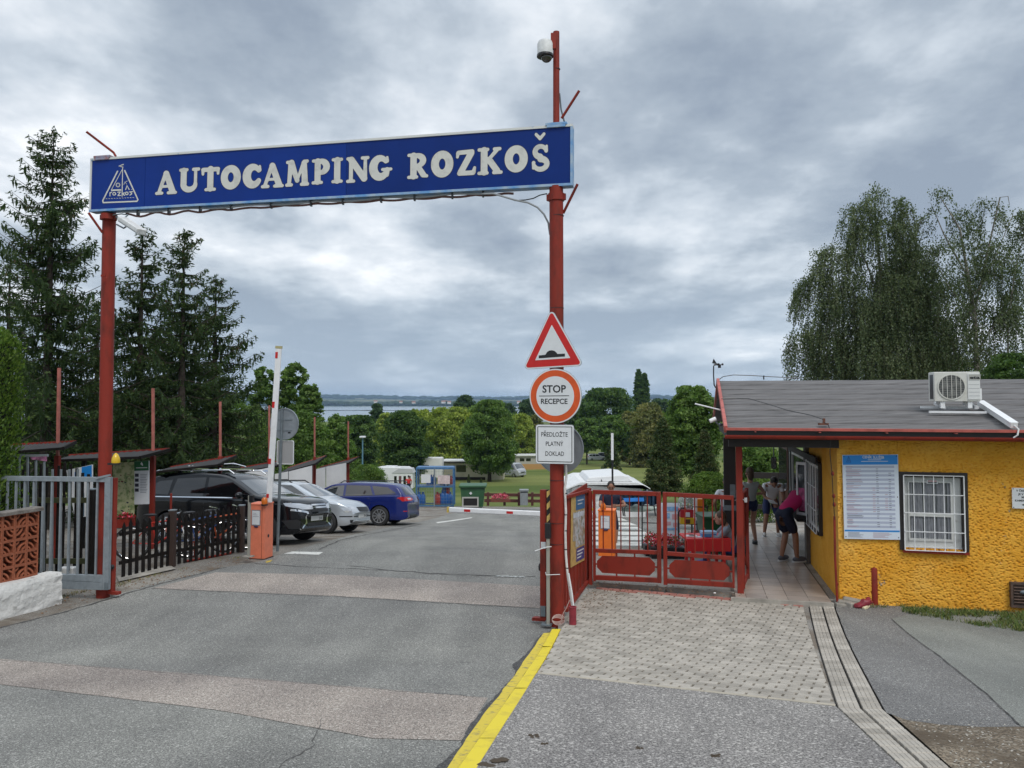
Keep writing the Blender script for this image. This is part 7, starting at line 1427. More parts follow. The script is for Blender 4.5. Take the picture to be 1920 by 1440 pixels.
def car_body(sp):
 L0,L1=sp['x0'],sp['x1'];W_=sp['w']/2;top=sp['top'];belt=sp['belt'];tum=sp.get('tumble',.30)
 xs=sorted(set(list(np.linspace(L0,L1,50))+[L0+.01,L0+.03,L0+.07,L0+.12,L1-.01,L1-.03,L1-.07,L1-.12]));secs=[]
 for x in xs:
  zt=sum(lerp_prof(top,x+d)for d in(-.05,-.02,0,.02,.05))/5;e=max(0,(x-(L1-.9))/.9);r_=max(0,((L0+.7)-x)/.7);w0=W_*(1-sp.get('nf',.26)*e**2.6-sp.get('nr',.16)*r_**2.6)
  bz=lerp_prof(belt,x);zb=sp['zb']+.13*max(0,(e-.7)/.3)**2+.10*max(0,(r_-.7)/.3)**2;rc=.10 if zt>bz+.15 else .075;zc=zt-rc;sec=[]
  zs1=np.linspace(zb,min(bz,zc),11)
  for z in zs1:t=(bz-z)/max(.3,bz-zb);wv=w0*(1-.05*max(0,t)**2-.035*max(0,(t-.82)/.18)**2)-(.012 if .28<t<.62 else 0)*smoothstep(1-e)*smoothstep(1-r_);sec.append((wv,z))
  hi=max(0,zc-min(bz,zc));wb0=sec[-1][0]
  for k in range(1,8):z=min(bz,zc)+hi*k/7;sec.append((wb0-.03*min(1,hi/.2)-tum*(z-min(bz,zc))-.03*(hi*k/7)**2,z))
  w1,z1=sec[-1]
  for k in range(1,6):a=R(90*k/5);sec.append((w1-rc*(1-math.cos(a))*1.2,z1+rc*math.sin(a)*.80))
  w2,z2=sec[-1]
  for k in range(1,7):f=k/6;sec.append((w2*(1-f),z2+.03*(1-(1-f)**2)))
  secs.append((x,sec))
 n=len(secs[0][1]);V=[];F=[]
 for x,sec in secs:
  for side in(1,-1):
   for(w,z)in sec:
    bow=sp.get('bf',.20)*abs(w/W_)**2.4*max(0,(x-(L1-.5))/.5)**1.0-sp.get('brr',.12)*abs(w/W_)**2.4*max(0,((L0+.5)-x)/.5);V.append((x-bow,side*w,z))
 m2=2*n
 for i in range(len(secs)-1):
  for s_ in(0,1):
   for k in range(n-1):
    a,b_,c,d=i*m2+s_*n+k,i*m2+s_*n+k+1,(i+1)*m2+s_*n+k+1,(i+1)*m2+s_*n+k;F.append((a,b_,c,d)if s_==1 else(d,c,b_,a))
  a,b_,c,d=i*m2,i*m2+n,(i+1)*m2+n,(i+1)*m2;F.append((a,b_,c,d))
 for i in(0,len(secs)-1):
  for k in range(n-1):a,b_,c,d=i*m2+k,i*m2+k+1,i*m2+n+k+1,i*m2+n+k;F.append((a,b_,c,d)if i==0 else(d,c,b_,a))
 mb=MB();mb.add(V,F);me=mb.mesh('body',sp['paint'],True);return me
def wheel(sp,x,y,r_,par,spokes=10):
 s=1 if y>0 else-1;mb=MB();pr=[(r_*.60,-.10),(r_*.86,-.11),(r_*.97,-.09),(r_,-.05),(r_,.05),(r_*.97,.09),(r_*.86,.11),(r_*.60,.10)]
 T_=Matrix.Translation((x,y,r_))@Matrix.Rotation(R(90),4,'X');mb.T=T_;mb.lathe(pr,30);w=mb.build('wheel',RUBBER,par,False,smooth=True)
 rm=MB();rm.T=T_;rm.m=0;o=-s*.10
 rm.ring(circ(0,0,r_*.70,32),circ(0,0,r_*.62,32),min(o,o-s*.012),max(o,o-s*.012));rm.lathe([(.05,o-s*.012),(.05,o-s*.0)],12)if True else None
 for k in range(spokes):a=2*math.pi*k/spokes;ca,sa=math.cos(a),math.sin(a);wd=.018;p0=Vector((ca*.04,sa*.04));p1=Vector((ca*r_*.64,sa*r_*.64));nn=Vector((-sa,ca));rm.prism([tuple(p0-nn*wd),tuple(p1-nn*wd*.8),tuple(p1+nn*wd*.8),tuple(p0+nn*wd)],min(o+s*.01,o-s*.008),max(o+s*.01,o-s*.008))
 ro=rm.build('rim',sp.get('rim',RIM),None,False,M=Matrix.Identity(4));ro.parent=w
 bk=MB();bk.T=T_;bk.lathe([(r_*.63,-.03),(r_*.63,.03)],24);bo=bk.build('brake',BTRIM,None,False,M=Matrix.Identity(4));bo.parent=w
def decal(name,bvh,poly,axis,sign,m,par,off=.004,step=.07,dark=False):
 us=[p[0]for p in poly];vs=[p[1]for p in poly];mb=MB();poly=[Vector(p)for p in poly]
 nu,nv=max(1,int((max(us)-min(us))/step)),max(1,int((max(vs)-min(vs))/step));mb_ok=0
 for i in range(nu):
  for j in range(nv):
   u0,u1=min(us)+(max(us)-min(us))*i/nu,min(us)+(max(us)-min(us))*(i+1)/nu;v0,v1=min(vs)+(max(vs)-min(vs))*j/nv,min(vs)+(max(vs)-min(vs))*(j+1)/nv
   q=clip_convex([Vector((u0,v0)),Vector((u1,v0)),Vector((u1,v1)),Vector((u0,v1))],poly)
   if len(q)<3:continue
   pts=[]
   for p in q:
    if axis=='y':o,d=Vector((p.x,sign*3,p.y)),Vector((0,-sign,0))
    elif axis=='x':o,d=Vector((sign*5,p.x,p.y)),Vector((-sign,0,0))
    else:o,d=Vector((p.x,p.y,4)),Vector((0,0,-1))
    h=bvh.ray_cast(o,d)
    if h[0]is None:pts=None;break
    nn=h[1]if h[1].dot(d)<0 else-h[1];pts.append(h[0]+nn*off)
   if not pts:continue
   nrm=(pts[1]-pts[0]).cross(pts[2]-pts[0]);
   if nrm.dot(d)>0:pts=pts[::-1]
   mb.add(pts,[tuple(range(len(pts)))])
 if mb.f:
  o=mb.build(name,m,par,False);bm=None;o.data.polygons.foreach_set('use_smooth',[True]*len(o.data.polygons));return o
def cutwheels(me,sp):
 o=bpy.data.objects.new('tmp',me);COL.objects.link(o);cut=MB()
 for ax in(sp['af'],sp['ar']):
  for s in(-1,1):cut.T=Matrix.Translation((ax,s*(sp['w']/2+.02),sp['r']))@Matrix.Rotation(R(90),4,'X');cut.lathe([(sp['r']*1.13,-.27),(sp['r']*1.13,.27)],36)
 cut.T=Matrix.Identity(4);c=cut.build('cutter',BTRIM,None,False,M=Matrix.Identity(4));md=o.modifiers.new('b','BOOLEAN');md.object=c;md.operation='DIFFERENCE';md.solver='EXACT';md.material_mode='TRANSFER'
 dg=bpy.context.evaluated_depsgraph_get();dg.update();m2=bpy.data.meshes.new_from_object(o.evaluated_get(dg));bpy.data.objects.remove(o);bpy.data.objects.remove(c);return m2
def strip(a,b,w):a,b=Vector(a),Vector(b);n=Vector((-(b-a).y,(b-a).x)).normalized()*w/2;return[tuple(a-n),tuple(b-n),tuple(b+n),tuple(a+n)]
def build_car(name,label,sp,M,cat='car',simple=False):
 t_=thing(name,label,cat,M=M);me=car_body(sp);bvh=BVHTree.FromPolygons([v.co for v in me.vertices],[tuple(p.vertices)for p in me.polygons])
 me2=me if simple else cutwheels(me,sp);b=link('body',me2,t_,False);me2 .polygons.foreach_set('use_smooth',[True]*len(me2 .polygons));es=b.modifiers.new('es','EDGE_SPLIT');es.split_angle=R(38)
 for ax in(sp['af'],sp['ar']):
  for s in(-1,1):wheel(sp,ax,s*(sp['w']/2-.125),sp['r'],t_,sp.get('spokes',10))
 for s in(1,-1):
  for poly,m in sp['side']:decal('side_window',bvh,poly,'y',s,m,t_)
  for a,c in sp.get('seams',[]):decal('door_seam',bvh,strip(a,c,.012),'y',s,BTRIM,t_,.002,.12)
  for a,c,w,m in sp.get('lines',[]):decal('side_trim',bvh,strip(a,c,w),'y',s,m,t_,.006,.12)
  for(x,z)in sp.get('handles',[]):MB().ell((x,s*(sp['w']/2-.005),z),.075,.022,.015,12,6).build('door_handle',sp['paint'],t_,False,smooth=True)
  mx,mz=sp['mirror'];mm=MB();mm.ell((mx,s*(sp['w']/2+.08),mz),.075,.11,.075,14,9);mm.bar((mx,s*(sp['w']/2-.1),mz-.05),(mx,s*(sp['w']/2+.05),mz-.03),.05,.03);mm.build('door_mirror',sp.get('mirror_mat',sp['paint']),t_,False,smooth=True)
  for nm,poly,ax,sg,m in sp.get('decals',[]):decal(nm,bvh,[(p[0]*s,p[1])if ax=='x' else p for p in poly],ax,sg if ax=='x' else s*sg,m,t_,.006,.05)
  if 'rails' in sp:
   x0,x1,z,y=sp['rails'];MB().tube([(x0,s*y,z-.06),(x0+.12,s*y,z),(x1-.15,s*y,z-.0),(x1,s*y,z-.09)],.018,8).build('roof_rail',sp.get('rail_mat',CHROME),t_,False,smooth=True)
 for nm,poly,ax,sg,m in sp.get('cdecals',[]):decal(nm,bvh,poly,ax,sg,m,t_,.005,.06)
 return t_,bvh
def place(px,py,ax,ay,hd,sp):
 """world frame so that the tyre at local (ax, ay) touches the ground at a picture point; the car follows the slope"""
 c=G(px,py);fx=Vector((math.cos(hd),math.sin(hd),0));lf=Vector((-fx.y,fx.x,0));o=c-fx*ax-lf*ay
 gp=lambda a,b_:(lambda p:Vector((p.x,p.y,g(p.x,p.y))))(o+fx*a+lf*b_);F_,B_=gp(sp['af'],0),gp(sp['ar'],0);Lp,Rp=gp(0,.75),gp(0,-.75);x=(F_-B_).normalized();y=(Lp-Rp).normalized();z=x.cross(y).normalized();ctr=(gp(sp['af'],.75)+gp(sp['af'],-.75)+gp(sp['ar'],.75)+gp(sp['ar'],-.75))/4;ctr=ctr-x*((sp['af']+sp['ar'])/2)
 return frame(ctr,x,y)
BLKP=mat('black_car_paint',(.004,.005,.007),.12,spec=.3,coat=.35);SILP=mat('silver_car_paint',(.50,.54,.58),.3,metal=.55,coat=.7);BLUP=mat('blue_car_paint',(.006,.015,.125),.2,coat=.5,spec=.4);WHP=mat('white_car_paint',(.70,.71,.72),.3,coat=.6)
suv=dict(x0=-2.345,x1=2.35,w=1.81,zb=.24,r=.355,tumble=.20,af=1.40,ar=-1.27,paint=BLKP,nf=.24,nr=.14,bf=.26,top=[(-2.345,.80),(-2.30,1.02),(-2.2,1.16),(-1.98,1.50),(-1.78,1.60),(-1.3,1.655),(-.5,1.67),(.05,1.63),(.32,1.56),(1.10,1.15),(1.28,1.13),(1.7,1.08),(2.1,1.01),(2.26,.93),(2.32,.80),(2.35,.62)],belt=[(-2.3,1.06),(-1.0,1.04),(1.2,.98),(2.3,.86)],side=[([(.95,1.10),(.30,1.50),(-.22,1.53),(-.22,1.08)],CTINT),([(-.30,1.08),(-.30,1.53),(-1.12,1.50),(-1.22,1.10)],CTINT),([(-1.30,1.12),(-1.24,1.47),(-1.62,1.44),(-1.95,1.24),(-1.78,1.14)],CTINT)],seams=[((.98,1.05),(.93,.36)),((-.26,1.06),(-.22,.34)),((-1.18,1.08),(-.98,.60)),((.9,.36),(-.95,.34))],lines=[((1.0,1.055),(-1.7,1.075),.022,CHROME),((-1.7,1.08),(-2.02,1.22),.022,CHROME),((-2.02,1.23),(-1.9,1.40),.02,CHROME),((.85,.33),(-.85,.33),.10,BTRIM)],handles=[(-.08,.96),(-1.02,.97)],mirror=(.78,1.12),mirror_mat=BLKP,rails=(-1.95,.35,1.70,.62),spokes=7,decals=[('headlight',[(.30,.88),(.30,.80),(.62,.80),(.86,.90),(.84,.955),(.60,.93)],'x',1,LAMPG),('chrome_blade',strip((.80,.80),(.50,.74),.045),'x',1,CHROME),('chrome_blade',strip((.50,.75),(.44,.48),.05),'x',1,CHROME),('chrome_blade',strip((.45,.50),(.66,.36),.035),'x',1,CHROME),('fog_recess',[(.56,.46),(.72,.58),(.86,.56),(.80,.38),(.64,.37)],'x',1,BTRIM),('tail_light',[(.38,.98),(.84,.94),(.86,1.08),(.44,1.08)],'x',-1,TAILR),('tail_light',[(-2.05,1.0),(-2.3,.96),(-2.28,1.08),(-2.12,1.10)],'y',1,TAILR),('headlight',[(2.25,.90),(1.86,.95),(1.92,.88),(2.2,.82)],'y',1,LAMPG)],cdecals=[('windshield',[(.50,-.60),(.50,.60),(1.10,.72),(1.10,-.72)],'z',1,CGL),('grille',[(-.36,.74),(.36,.74),(.36,.80),(-.36,.80)],'x',1,BTRIM),('grille_bar',[(-.30,.82),(.30,.82),(.32,.855),(-.32,.855)],'x',1,CHROME),('grille_bar',[(-.32,.88),(.32,.88),(.30,.915),(-.30,.915)],'x',1,CHROME),('lower_grille',[(-.42,.34),(.42,.34),(.42,.50),(-.42,.50)],'x',1,BTRIM),('number_plate',[(-.26,.53),(.26,.53),(.26,.64),(-.26,.64)],'x',1,PLATE),('skid_plate',[(-.6,.27),(.6,.27),(.56,.30),(-.56,.30)],'x',1,CHROME),('rear_window',[(-.58,1.20),(.58,1.20),(.52,1.46),(-.52,1.46)],'x',-1,CTINT)])
M_=place(497,1023,1.40,-.80,-R(17),suv);car1,bv=build_car('parked_car','black estate car with chrome trim and roof rails parked behind the picket fence',suv,M_)
TF=frame((0,0,0),(0,1,0),(0,0,1));
def ptxt(t_,s,x,y,z,sz,fr=1):
 Mx=WM[t_]@frame((x,y,z),(0,fr,0),(0,0,1));return text(s,sz,Mx,SBLK,t_,'plate_lettering',.8,depth=.001)
ptxt(car1,'5H4 1077',2.375,0,.585,.10)
for x in(-.95,-.05):MB().bar((x,-.62,1.735),(x,.62,1.735),.05,.025).build('roof_bar',CHROME,car1,False)
MB().bar((-1.2,-.30,1.77),(.25,-.30,1.77),.09,.035).tube([(-.5,-.30,1.80),(-.2,-.30,1.84),(.15,-.30,1.82)],.02,6).build('bike_carrier',BTRIM,car1,False,bevel=.01);MB().tube([(-1.2,-.33,1.80),(-.4,-.33,1.83),(.1,-.33,1.86),(.45,-.33,1.78)],.014,6).build('carrier_rail',CHROME,car1,False)
fab=dict(x0=-2.12,x1=2.11,w=1.66,zb=.22,r=.305,af=1.28,ar=-1.18,paint=SILP,nf=.30,nr=.16,bf=.24,top=[(-2.12,.85),(-2.05,1.05),(-1.9,1.36),(-1.7,1.43),(-.8,1.475),(-.1,1.46),(.22,1.40),(.98,1.02),(1.1,.98),(1.6,.90),(1.92,.80),(2.05,.70),(2.11,.55)],belt=[(-2.1,.96),(-1.0,.93),(1.0,.88),(2.1,.74)],side=[([(.78,.97),(.12,1.34),(-.28,1.36),(-.28,.97)],CGL),([(-.36,.97),(-.36,1.36),(-1.0,1.35),(-1.12,.99)],CGL),([(-1.2,1.0),(-1.1,1.34),(-1.6,1.32),(-1.84,1.04)],CGL)],seams=[((.86,.95),(.82,.32)),((-.32,.96),(-.28,.30)),((-1.08,.96),(-.92,.55))],lines=[((.8,.56),(-.85,.56),.045,BTRIM)],handles=[(-.14,.86),(-.94,.87)],mirror=(.66,.98),rails=(-1.7,.05,1.50,.52),rail_mat=BTRIM,spokes=6,decals=[('headlight',[(.42,.60),(.70,.58),(.76,.70),(.58,.745),(.42,.72)],'x',1,LAMPG),('bumper_strip',[(.30,.46),(.76,.46),(.76,.49),(.30,.49)],'x',1,BTRIM),('fog_grille',[(.40,.30),(.60,.30),(.62,.38),(.42,.38)],'x',1,BTRIM),('tail_light',[(.56,.80),(.76,.80),(.74,1.1),(.60,1.1)],'x',-1,TAILR)],cdecals=[('windshield',[(.28,-.56),(.28,.56),(.94,.66),(.94,-.66)],'z',1,CGL),('grille',[(-.32,.60),(.32,.60),(.36,.73),(-.36,.73)],'x',1,BTRIM),('lower_grille',[(-.36,.29),(.36,.29),(.36,.385),(-.36,.385)],'x',1,BTRIM),('number_plate',[(-.26,.43),(.26,.43),(.26,.54),(-.26,.54)],'x',1,PLATE),('rear_window',[(-.5,1.05),(.5,1.05),(.44,1.32),(-.44,1.32)],'x',-1,CTINT)])
M_=place(612,1001,1.28,-.72,-R(13),fab);car2,_=build_car('parked_car','silver estate car parked between the black car and the blue car',fab,M_);ptxt(car2,'3N6 2211',2.135,0,.485,.10)
mon=dict(x0=-2.43,x1=2.44,w=1.85,zb=.20,r=.335,af=1.48,ar=-1.37,paint=BLUP,nf=.26,nr=.20,bf=.2,brr=.20,top=[(-2.43,.70),(-2.40,.92),(-2.30,1.02),(-1.98,1.34),(-1.80,1.42),(-1.2,1.47),(-.4,1.49),(.2,1.46),(.45,1.41),(1.25,1.02),(1.38,.98),(1.9,.90),(2.25,.78),(2.38,.65),(2.44,.5)],belt=[(-2.4,1.0),(-1.4,.99),(1.2,.93),(2.4,.78)],side=[([(1.02,.99),(.38,1.34),(-.05,1.37),(-.05,1.0)],CGL),([(-.13,1.0),(-.13,1.375),(-.98,1.355),(-1.12,1.04)],CTINT),([(-1.20,1.04),(-1.06,1.355),(-1.62,1.30),(-1.95,1.10)],CTINT)],seams=[((1.05,.98),(1.0,.32)),((-.09,1.0),(-.05,.30)),((-1.12,1.02),(-.98,.58)),((1.0,.30),(-.95,.30))],lines=[((1.05,.975),(-1.95,1.055),.018,BTRIM)],handles=[(.06,.90),(-.98,.93)],mirror=(.88,1.02),rails=(-1.9,.2,1.52,.58),rail_mat=BTRIM,spokes=10,decals=[('tail_light',[(.34,.86),(.84,.83),(.90,.96),(.50,.97),(.34,.93)],'x',-1,TAILR),('tail_light',[(-2.36,.84),(-1.98,.93),(-2.1,.98),(-2.36,.97)],'y',1,TAILR),('tail_light_clear',[(.44,.885),(.66,.88),(.66,.935),(.46,.935)],'x',-1,LAMPG),('reflector',[(.56,.48),(.80,.48),(.80,.51),(.56,.51)],'x',-1,TAILR),('exhaust',[(.46,.27),(.70,.27),(.70,.33),(.46,.33)],'x',-1,CHROME)],cdecals=[('windshield',[(.52,-.62),(.52,.62),(1.20,.74),(1.20,-.74)],'z',1,CGL),('rear_window',[(-.64,1.04),(.64,1.04),(.54,1.30),(-.54,1.30)],'x',-1,CTINT),('number_plate',[(-.26,.74),(.26,.74),(.26,.85),(-.26,.85)],'x',-1,PLATE),('bumper_insert',[(-.5,.24),(.5,.24),(.46,.36),(-.46,.36)],'x',-1,BTRIM)])
M_=place(712,986,-1.37,.80,math.pi-R(9),mon);car3,_=build_car('parked_car','dark blue estate car reversed into its bay, rightmost of the three parked cars',mon,M_)
# far vehicles on the lawn
sm=dict(fab);sm.update(paint=WHP)
def far(label,px,Y,hd,sp,name='parked_car',cat='car',dz=0,s=1):
 a=P(px,860,Y);x,y=a.x,Y;build_car(name,label,sp,Matrix.Translation((x,y,relief(x,y)+dz))@Matrix.Rotation(hd,4,'Z')@Matrix.Scale(s,4),cat,True)
far('tiny white car parked far off on the lawn',1118,172,R(8),sm);sm2=dict(suv);sm2 .update(paint=BLKP);far('tiny dark car beside the white car on the far lawn',1138,176,R(-12),sm2);far('white car nose-on under the trees at the right edge of the far lawn',1192,168,R(-75),sm)
van=dict(x0=-2.5,x1=2.5,w=2.0,zb=.25,r=.34,af=1.6,ar=-1.5,paint=mat('grey_van_paint',(.32,.34,.36),.35,coat=.6),nf=.2,nr=.05,tumble=.12,top=[(-2.5,1.9),(-2.4,1.97),(1.2,1.99),(1.5,1.9),(2.1,1.22),(2.4,1.05),(2.5,.7)],belt=[(-2.5,1.1),(2.5,.95)],side=[([(1.75,1.15),(1.35,1.75),(.7,1.78),(.7,1.15)],CGL)],seams=[],mirror=(1.5,1.25),decals=[('headlight',[(.6,.75),(.85,.75),(.85,.95),(.6,.92)],'x',1,LAMPG)],cdecals=[('windshield',[(1.52,-.75),(1.52,.75),(2.05,.82),(2.05,-.82)],'z',1,CGL),('grille',[(-.4,.7),(.4,.7),(.4,.85),(-.4,.85)],'x',1,BTRIM)])
far('grey van parked nose-on behind the right side of the chestnut tree',955,108,R(-40),van,'van','van',0)
# ---- caravans and cabins
CARW=mat('caravan_white',(.70,.71,.71),.4,var=.04,vscale=2);CREAM=mat('cabin_cream',(.46,.43,.32),.7,var=.08,vscale=1)
def profile_box(name,t_,prof,y0,y1,m):mb=MB();mb.prism(prof,y0,y1);mb.v=[(x,z,y)for x,y,z in mb.v];mb.f=[f[::-1]for f in mb.f];return mb.build(name,m,t_,False,bevel=.04)
def basex(px,Y,dz=0):a=P(px,880,Y);return(a.x,Y,relief(a.x,Y)+dz)
def caravan(label,px,Y,hd,L,H,prof=None,wins=(),dz=0,cat='caravan',name='caravan',extra=None,wd=2.2):
 t_=thing(name,label,cat,basex(px,Y,dz),hd);pr=prof or[(-L/2,.5),(-L/2-.06,1.5),(-L/2+.2,H-.15),(-L/2+.6,H),(L/2-.6,H),(L/2-.2,H-.2),(L/2+.06,1.4),(L/2,.5)]
 profile_box('body',t_,pr,-wd/2,wd/2,CARW)
 for x0,x1,z0,z1 in wins:MB().prism(rrect(x0,z0,x1,z1,.08),.0,.03).build('window',CTINT,t_,False,M=Matrix.Translation((0,-wd/2,0))@TOL)
 for x in(-.2*L,)if L<5.5 else(-.3*L,.32*L):mb=MB();mb.T=Matrix.Translation((x,-wd/2+.05,.33))@Matrix.Rotation(R(90),4,'X');mb.lathe([(.33,-.1),(.33,.1)],16);mb.build('wheel',RUBBER,t_,False)
 MB().box(-L*.2,L*.1,-.4,.4,H,H+.12).build('roof_hatch',WHITE,t_,False,bevel=.03);return t_
caravan('white touring caravan behind the clipped hedge, left of the red shirted man',737,88,R(-10),4.4,2.35,wins=[(-1.6,-.7,1.3,1.9),(.6,1.6,1.3,1.9)],dz=-.1)
mh=caravan('tall white motorhome behind the blue gas cage with a window in its over-cab bulge',783,100,R(0),6.2,3.0,prof=[(-3.3,.5),(-3.3,1.2),(-2.9,1.7),(-3.3,2.0),(-3.2,2.6),(-2.6,2.95),(3.2,3.0),(3.3,2.8),(3.3,.5)],wins=[(-2.6,-1.7,2.2,2.6),(.4,1.6,1.6,2.1)],name='motorhome',cat='motorhome',dz=.1)
aw=thing('awning','striped caravan awning in front of the white touring caravan','awning',basex(757,84));MB().box(-1.1,1.1,-.9,.9,0,1.75).build('tent_body',CARW,aw,False,bevel=.05);MB().prism([(-1.2,1.7),(1.2,1.7),(1.0,2.15),(-.4,2.2)],-.95,.95).build('tent_roof',mat('awning_grey',(.45,.46,.47),.7),aw,False,M=Matrix(((1,0,0,0),(0,0,1,0),(0,1,0,0),(0,0,0,1))))
for i in range(4):MB().box(-.9+i*.5,-.62+i*.5,-.915,-.902,.2,1.4).build('tent_window',mat('dark_red_curtain',(.12,.05,.05),.7)if i%2 else CTINT,aw,False)
cb_=thing('cabin','cream mobile cabin with a flat white roof behind the chestnut tree','cabin',basex(872,103,.1),R(-4));MB().box(-2.6,5.2,-1.3,1.3,0,2.35).build('wall',CREAM,cb_,False);MB().box(-2.9,2.4,-1.6,1.6,2.36,2.5).build('roof',CARW,cb_,False);MB().box(-2.85,1.35,-1.6,-1.5,2.2,2.35).build('roof_trim',BW,cb_,False)
MB().box(-1.0,.3,-1.33,-1.301,1.0,1.9).build('window',CTINT,cb_,False);MB().box(-2.55,2.85,-1.32,-1.301,0,.35).build('skirting',BW,cb_,False)
for i in range(9):MB().box(-2.6,2.9,-1.306,-1.301,.45+i*.2,.46+i*.2).build('cladding_line',mat('cladding_shadow',(.30,.28,.2),.8),cb_,False)
hut2=thing('cabin','low grey cabin with a white roof and orange base behind the notice sign','cabin',basex(997,135),R(5));MB().box(-2.9,3.2,-1.2,1.2,.0,1.0).build('base',mat('orange_boards',(.42,.24,.09),.8),hut2,False);MB().box(-2.9,3.2,-1.15,1.15,1.0,2.4).build('wall',mat('cabin_grey',(.38,.37,.32),.7),hut2,False);MB().box(-3.2,3.4,-1.5,1.5,2.4,2.62).build('roof',CARW,hut2,False)
for x in(-1.8,-.7):MB().box(x-.4,x+.4,-1.18,-1.152,1.5,2.0).build('window',CTINT,hut2,False)
# big caravan under a shelter roof behind the pedestrian gate
bc_=thing('caravan','large white caravan under a wide pale shelter roof behind the gate','caravan',(P(1132,900,33).x,33,P(0,884,33).z-2.55));profile_box('body',bc_,[(-1.6,.4),(-1.62,1.5),(-1.4,2.0),(-.9,2.1),(.9,2.1),(1.4,2.0),(1.62,1.5),(1.6,.4)],-1,2.5,CARW)
mb=MB();mb.prism([(-1.75,1.93),(-1.2,2.14),(1.45,2.14),(1.72,1.96),(1.72,2.0),(1.2,2.22),(.9,2.24),(-1.1,2.24),(-1.75,1.98)],-1.5,2.8);mb.v=[(x,z,y)for x,y,z in mb.v];mb.f=[f[::-1]for f in mb.f];mb.build('shelter_roof',DIRTYW,bc_,False)
profile_box('roof_bulge',bc_,[(-.9,2.24),(-.75,2.42),(.5,2.5),(.9,2.44),(1.05,2.24)],-1.2,2.0,CARW);MB().box(-1.3,-.3,-1.04,-1.005,1.2,1.7).box(.2,1.3,-1.04,-1.005,1.2,1.7).build('windows',CTINT,bc_,False);[tag(o,kind='stuff')for o in bc_.children if o.name.startswith('windows')]
MB().box(-.25,-.22,-1.25,-1.2,2.25,2.33).build('roof_hook',BLACK,bc_,False)
for x in(-1.65,1.6):MB().bar((x,-1.45,0),(x,-1.45,2.0),.07).build('shelter_post',GALV,bc_,False)
# things behind the pedestrian gate
def bx(t_,nm,q0,q1,Y,d,m,**k):a,b=P(*q0,Y),P(*q1,Y);return MB().box(min(a.x,b.x),max(a.x,b.x),Y,Y+d,min(a.z,b.z),max(a.z,b.z)).build(nm,m,t_,**k)
# red table
rt=thing('red_table','bright red plastic folding table behind the right leaf of the gate','table',(P(1329,1050,14.0).x,14.0,g(0,14.0)+UP));RP=mat('bright_red_plastic',(.62,.012,.015),.4)
zt_=P(0,1010,13.7).z;xl,xr=P(1287,1010,13.7).x,P(1371,1010,13.7).x;z0=g(0,14)+UP
MB().box(xl,xr,13.7,14.3,zt_-.04,zt_).build('table_top',RP,rt,bevel=.01);MB().box(xl+.01,xr-.01,13.68,13.70,zt_-.22,zt_-.005).build('apron',RP,rt)
for x,y in((xl+.12,13.75),(xr-.12,13.75),(xl+.12,14.25),(xr-.12,14.25),((xl+xr)/2,13.72)):MB().bar((x,y,z0),(x,y,zt_-.04),.05).build('leg',RP,rt)
cr2=thing('card_terminal','small black and white payment terminal lying on the left of the red table','terminal',P(1297,1007,13.9));MB().box(-.10,.09,-.06,.06,0,.035).build('case',WHITE,cr2,False,bevel=.01);MB().box(-.05,.03,-.05,.02,.036,.045).build('screen',BLACK,cr2,False)
bb2=thing('blue_box','light blue box standing on the red table','box',P(1328,1006,13.9));MB().box(-.13,.13,-.08,.08,0,.09).build('box',mat('box_blue',(.06,.25,.55),.5),bb2,False,bevel=.006);MB().box(-.135,.135,-.085,.085,.06,.10).build('lid',mat('box_lid',(.30,.50,.70),.5),bb2,False)
pp_=thing('papers','white papers spread on the red table beside the terminal','paper',P(1311,1007,13.85));MB().box(-.10,.09,-.05,.05,0,.006).build('sheet',SREFL,pp_,False)
ph=thing('phone','small dark phone lying near the right end of the red table','phone',P(1358,1009,13.8));MB().box(-.06,.06,-.03,.03,0,.015).build('body',BLACK,ph,False,bevel=.004)
# capsule machine
cm=thing('capsule_machine','capsule vending machine with a clear globe on a red and yellow body','vending machine',(P(1286,1030,15.6).x,15.6,g(0,15.6)+UP));Y=15.6;zb=WM[cm].translation.z
a=P(1286,981,Y);b=P(1286,957,Y);c=P(1286,942,Y);hw=12*Y/FPX
MB().box(a.x-hw*1.05,a.x+hw*1.05,Y-.14,Y+.14,a.z,(a.z+b.z)/2).build('lower_body',mat('machine_yellow',(.68,.42,.02),.4),cm,bevel=.01);MB().box(a.x-hw,a.x+hw,Y-.13,Y+.13,(a.z+b.z)/2,b.z+.03).build('upper_body',mat('machine_red',(.42,.02,.03),.4),cm,bevel=.01)
MB().box(a.x-.05,a.x+.05,Y-.16,Y-.135,a.z+.02,a.z+.1).build('chute',mat('chute_brown',(.10,.04,.02),.5),cm);MB().box(a.x-.04,a.x+.05,Y-.145,Y-.131,(a.z+b.z)/2+.02,b.z-.02).build('coin_plate',SREFL,cm)
MB().ell(tuple(c),.165,.165,.15,24,16).build('globe',mat('clear_globe',(.55,.58,.56),.08,spec=.8,alpha=.38),cm,smooth=True)
rr=random.Random(2)
for i in range(34):aa=rr.uniform(0,6.28);r_=rr.uniform(0,.11);MB().ell((c.x+r_*math.cos(aa),Y+r_*math.sin(aa),c.z-.10+rr.uniform(0,.07)),.024,.024,.024,8,6).build('capsule',[WHITE,mat('capsule_yellow',(.6,.5,.1),.3),mat('capsule_green',(.2,.4,.25),.3),SREFL][i%4],cm,smooth=True)
MB().tube([(a.x-hw*1.3,Y-.1,zb),(a.x-hw*1.3,Y-.1,b.z-.02),(a.x-hw*.9,Y-.1,b.z+.05),(a.x-hw*.2,Y-.1,b.z+.07)],.016,7).tube([(a.x+hw*1.1,Y+.1,zb),(a.x+hw*1.1,Y+.1,a.z)],.016,7).build('stand_leg',BLACK,cm)
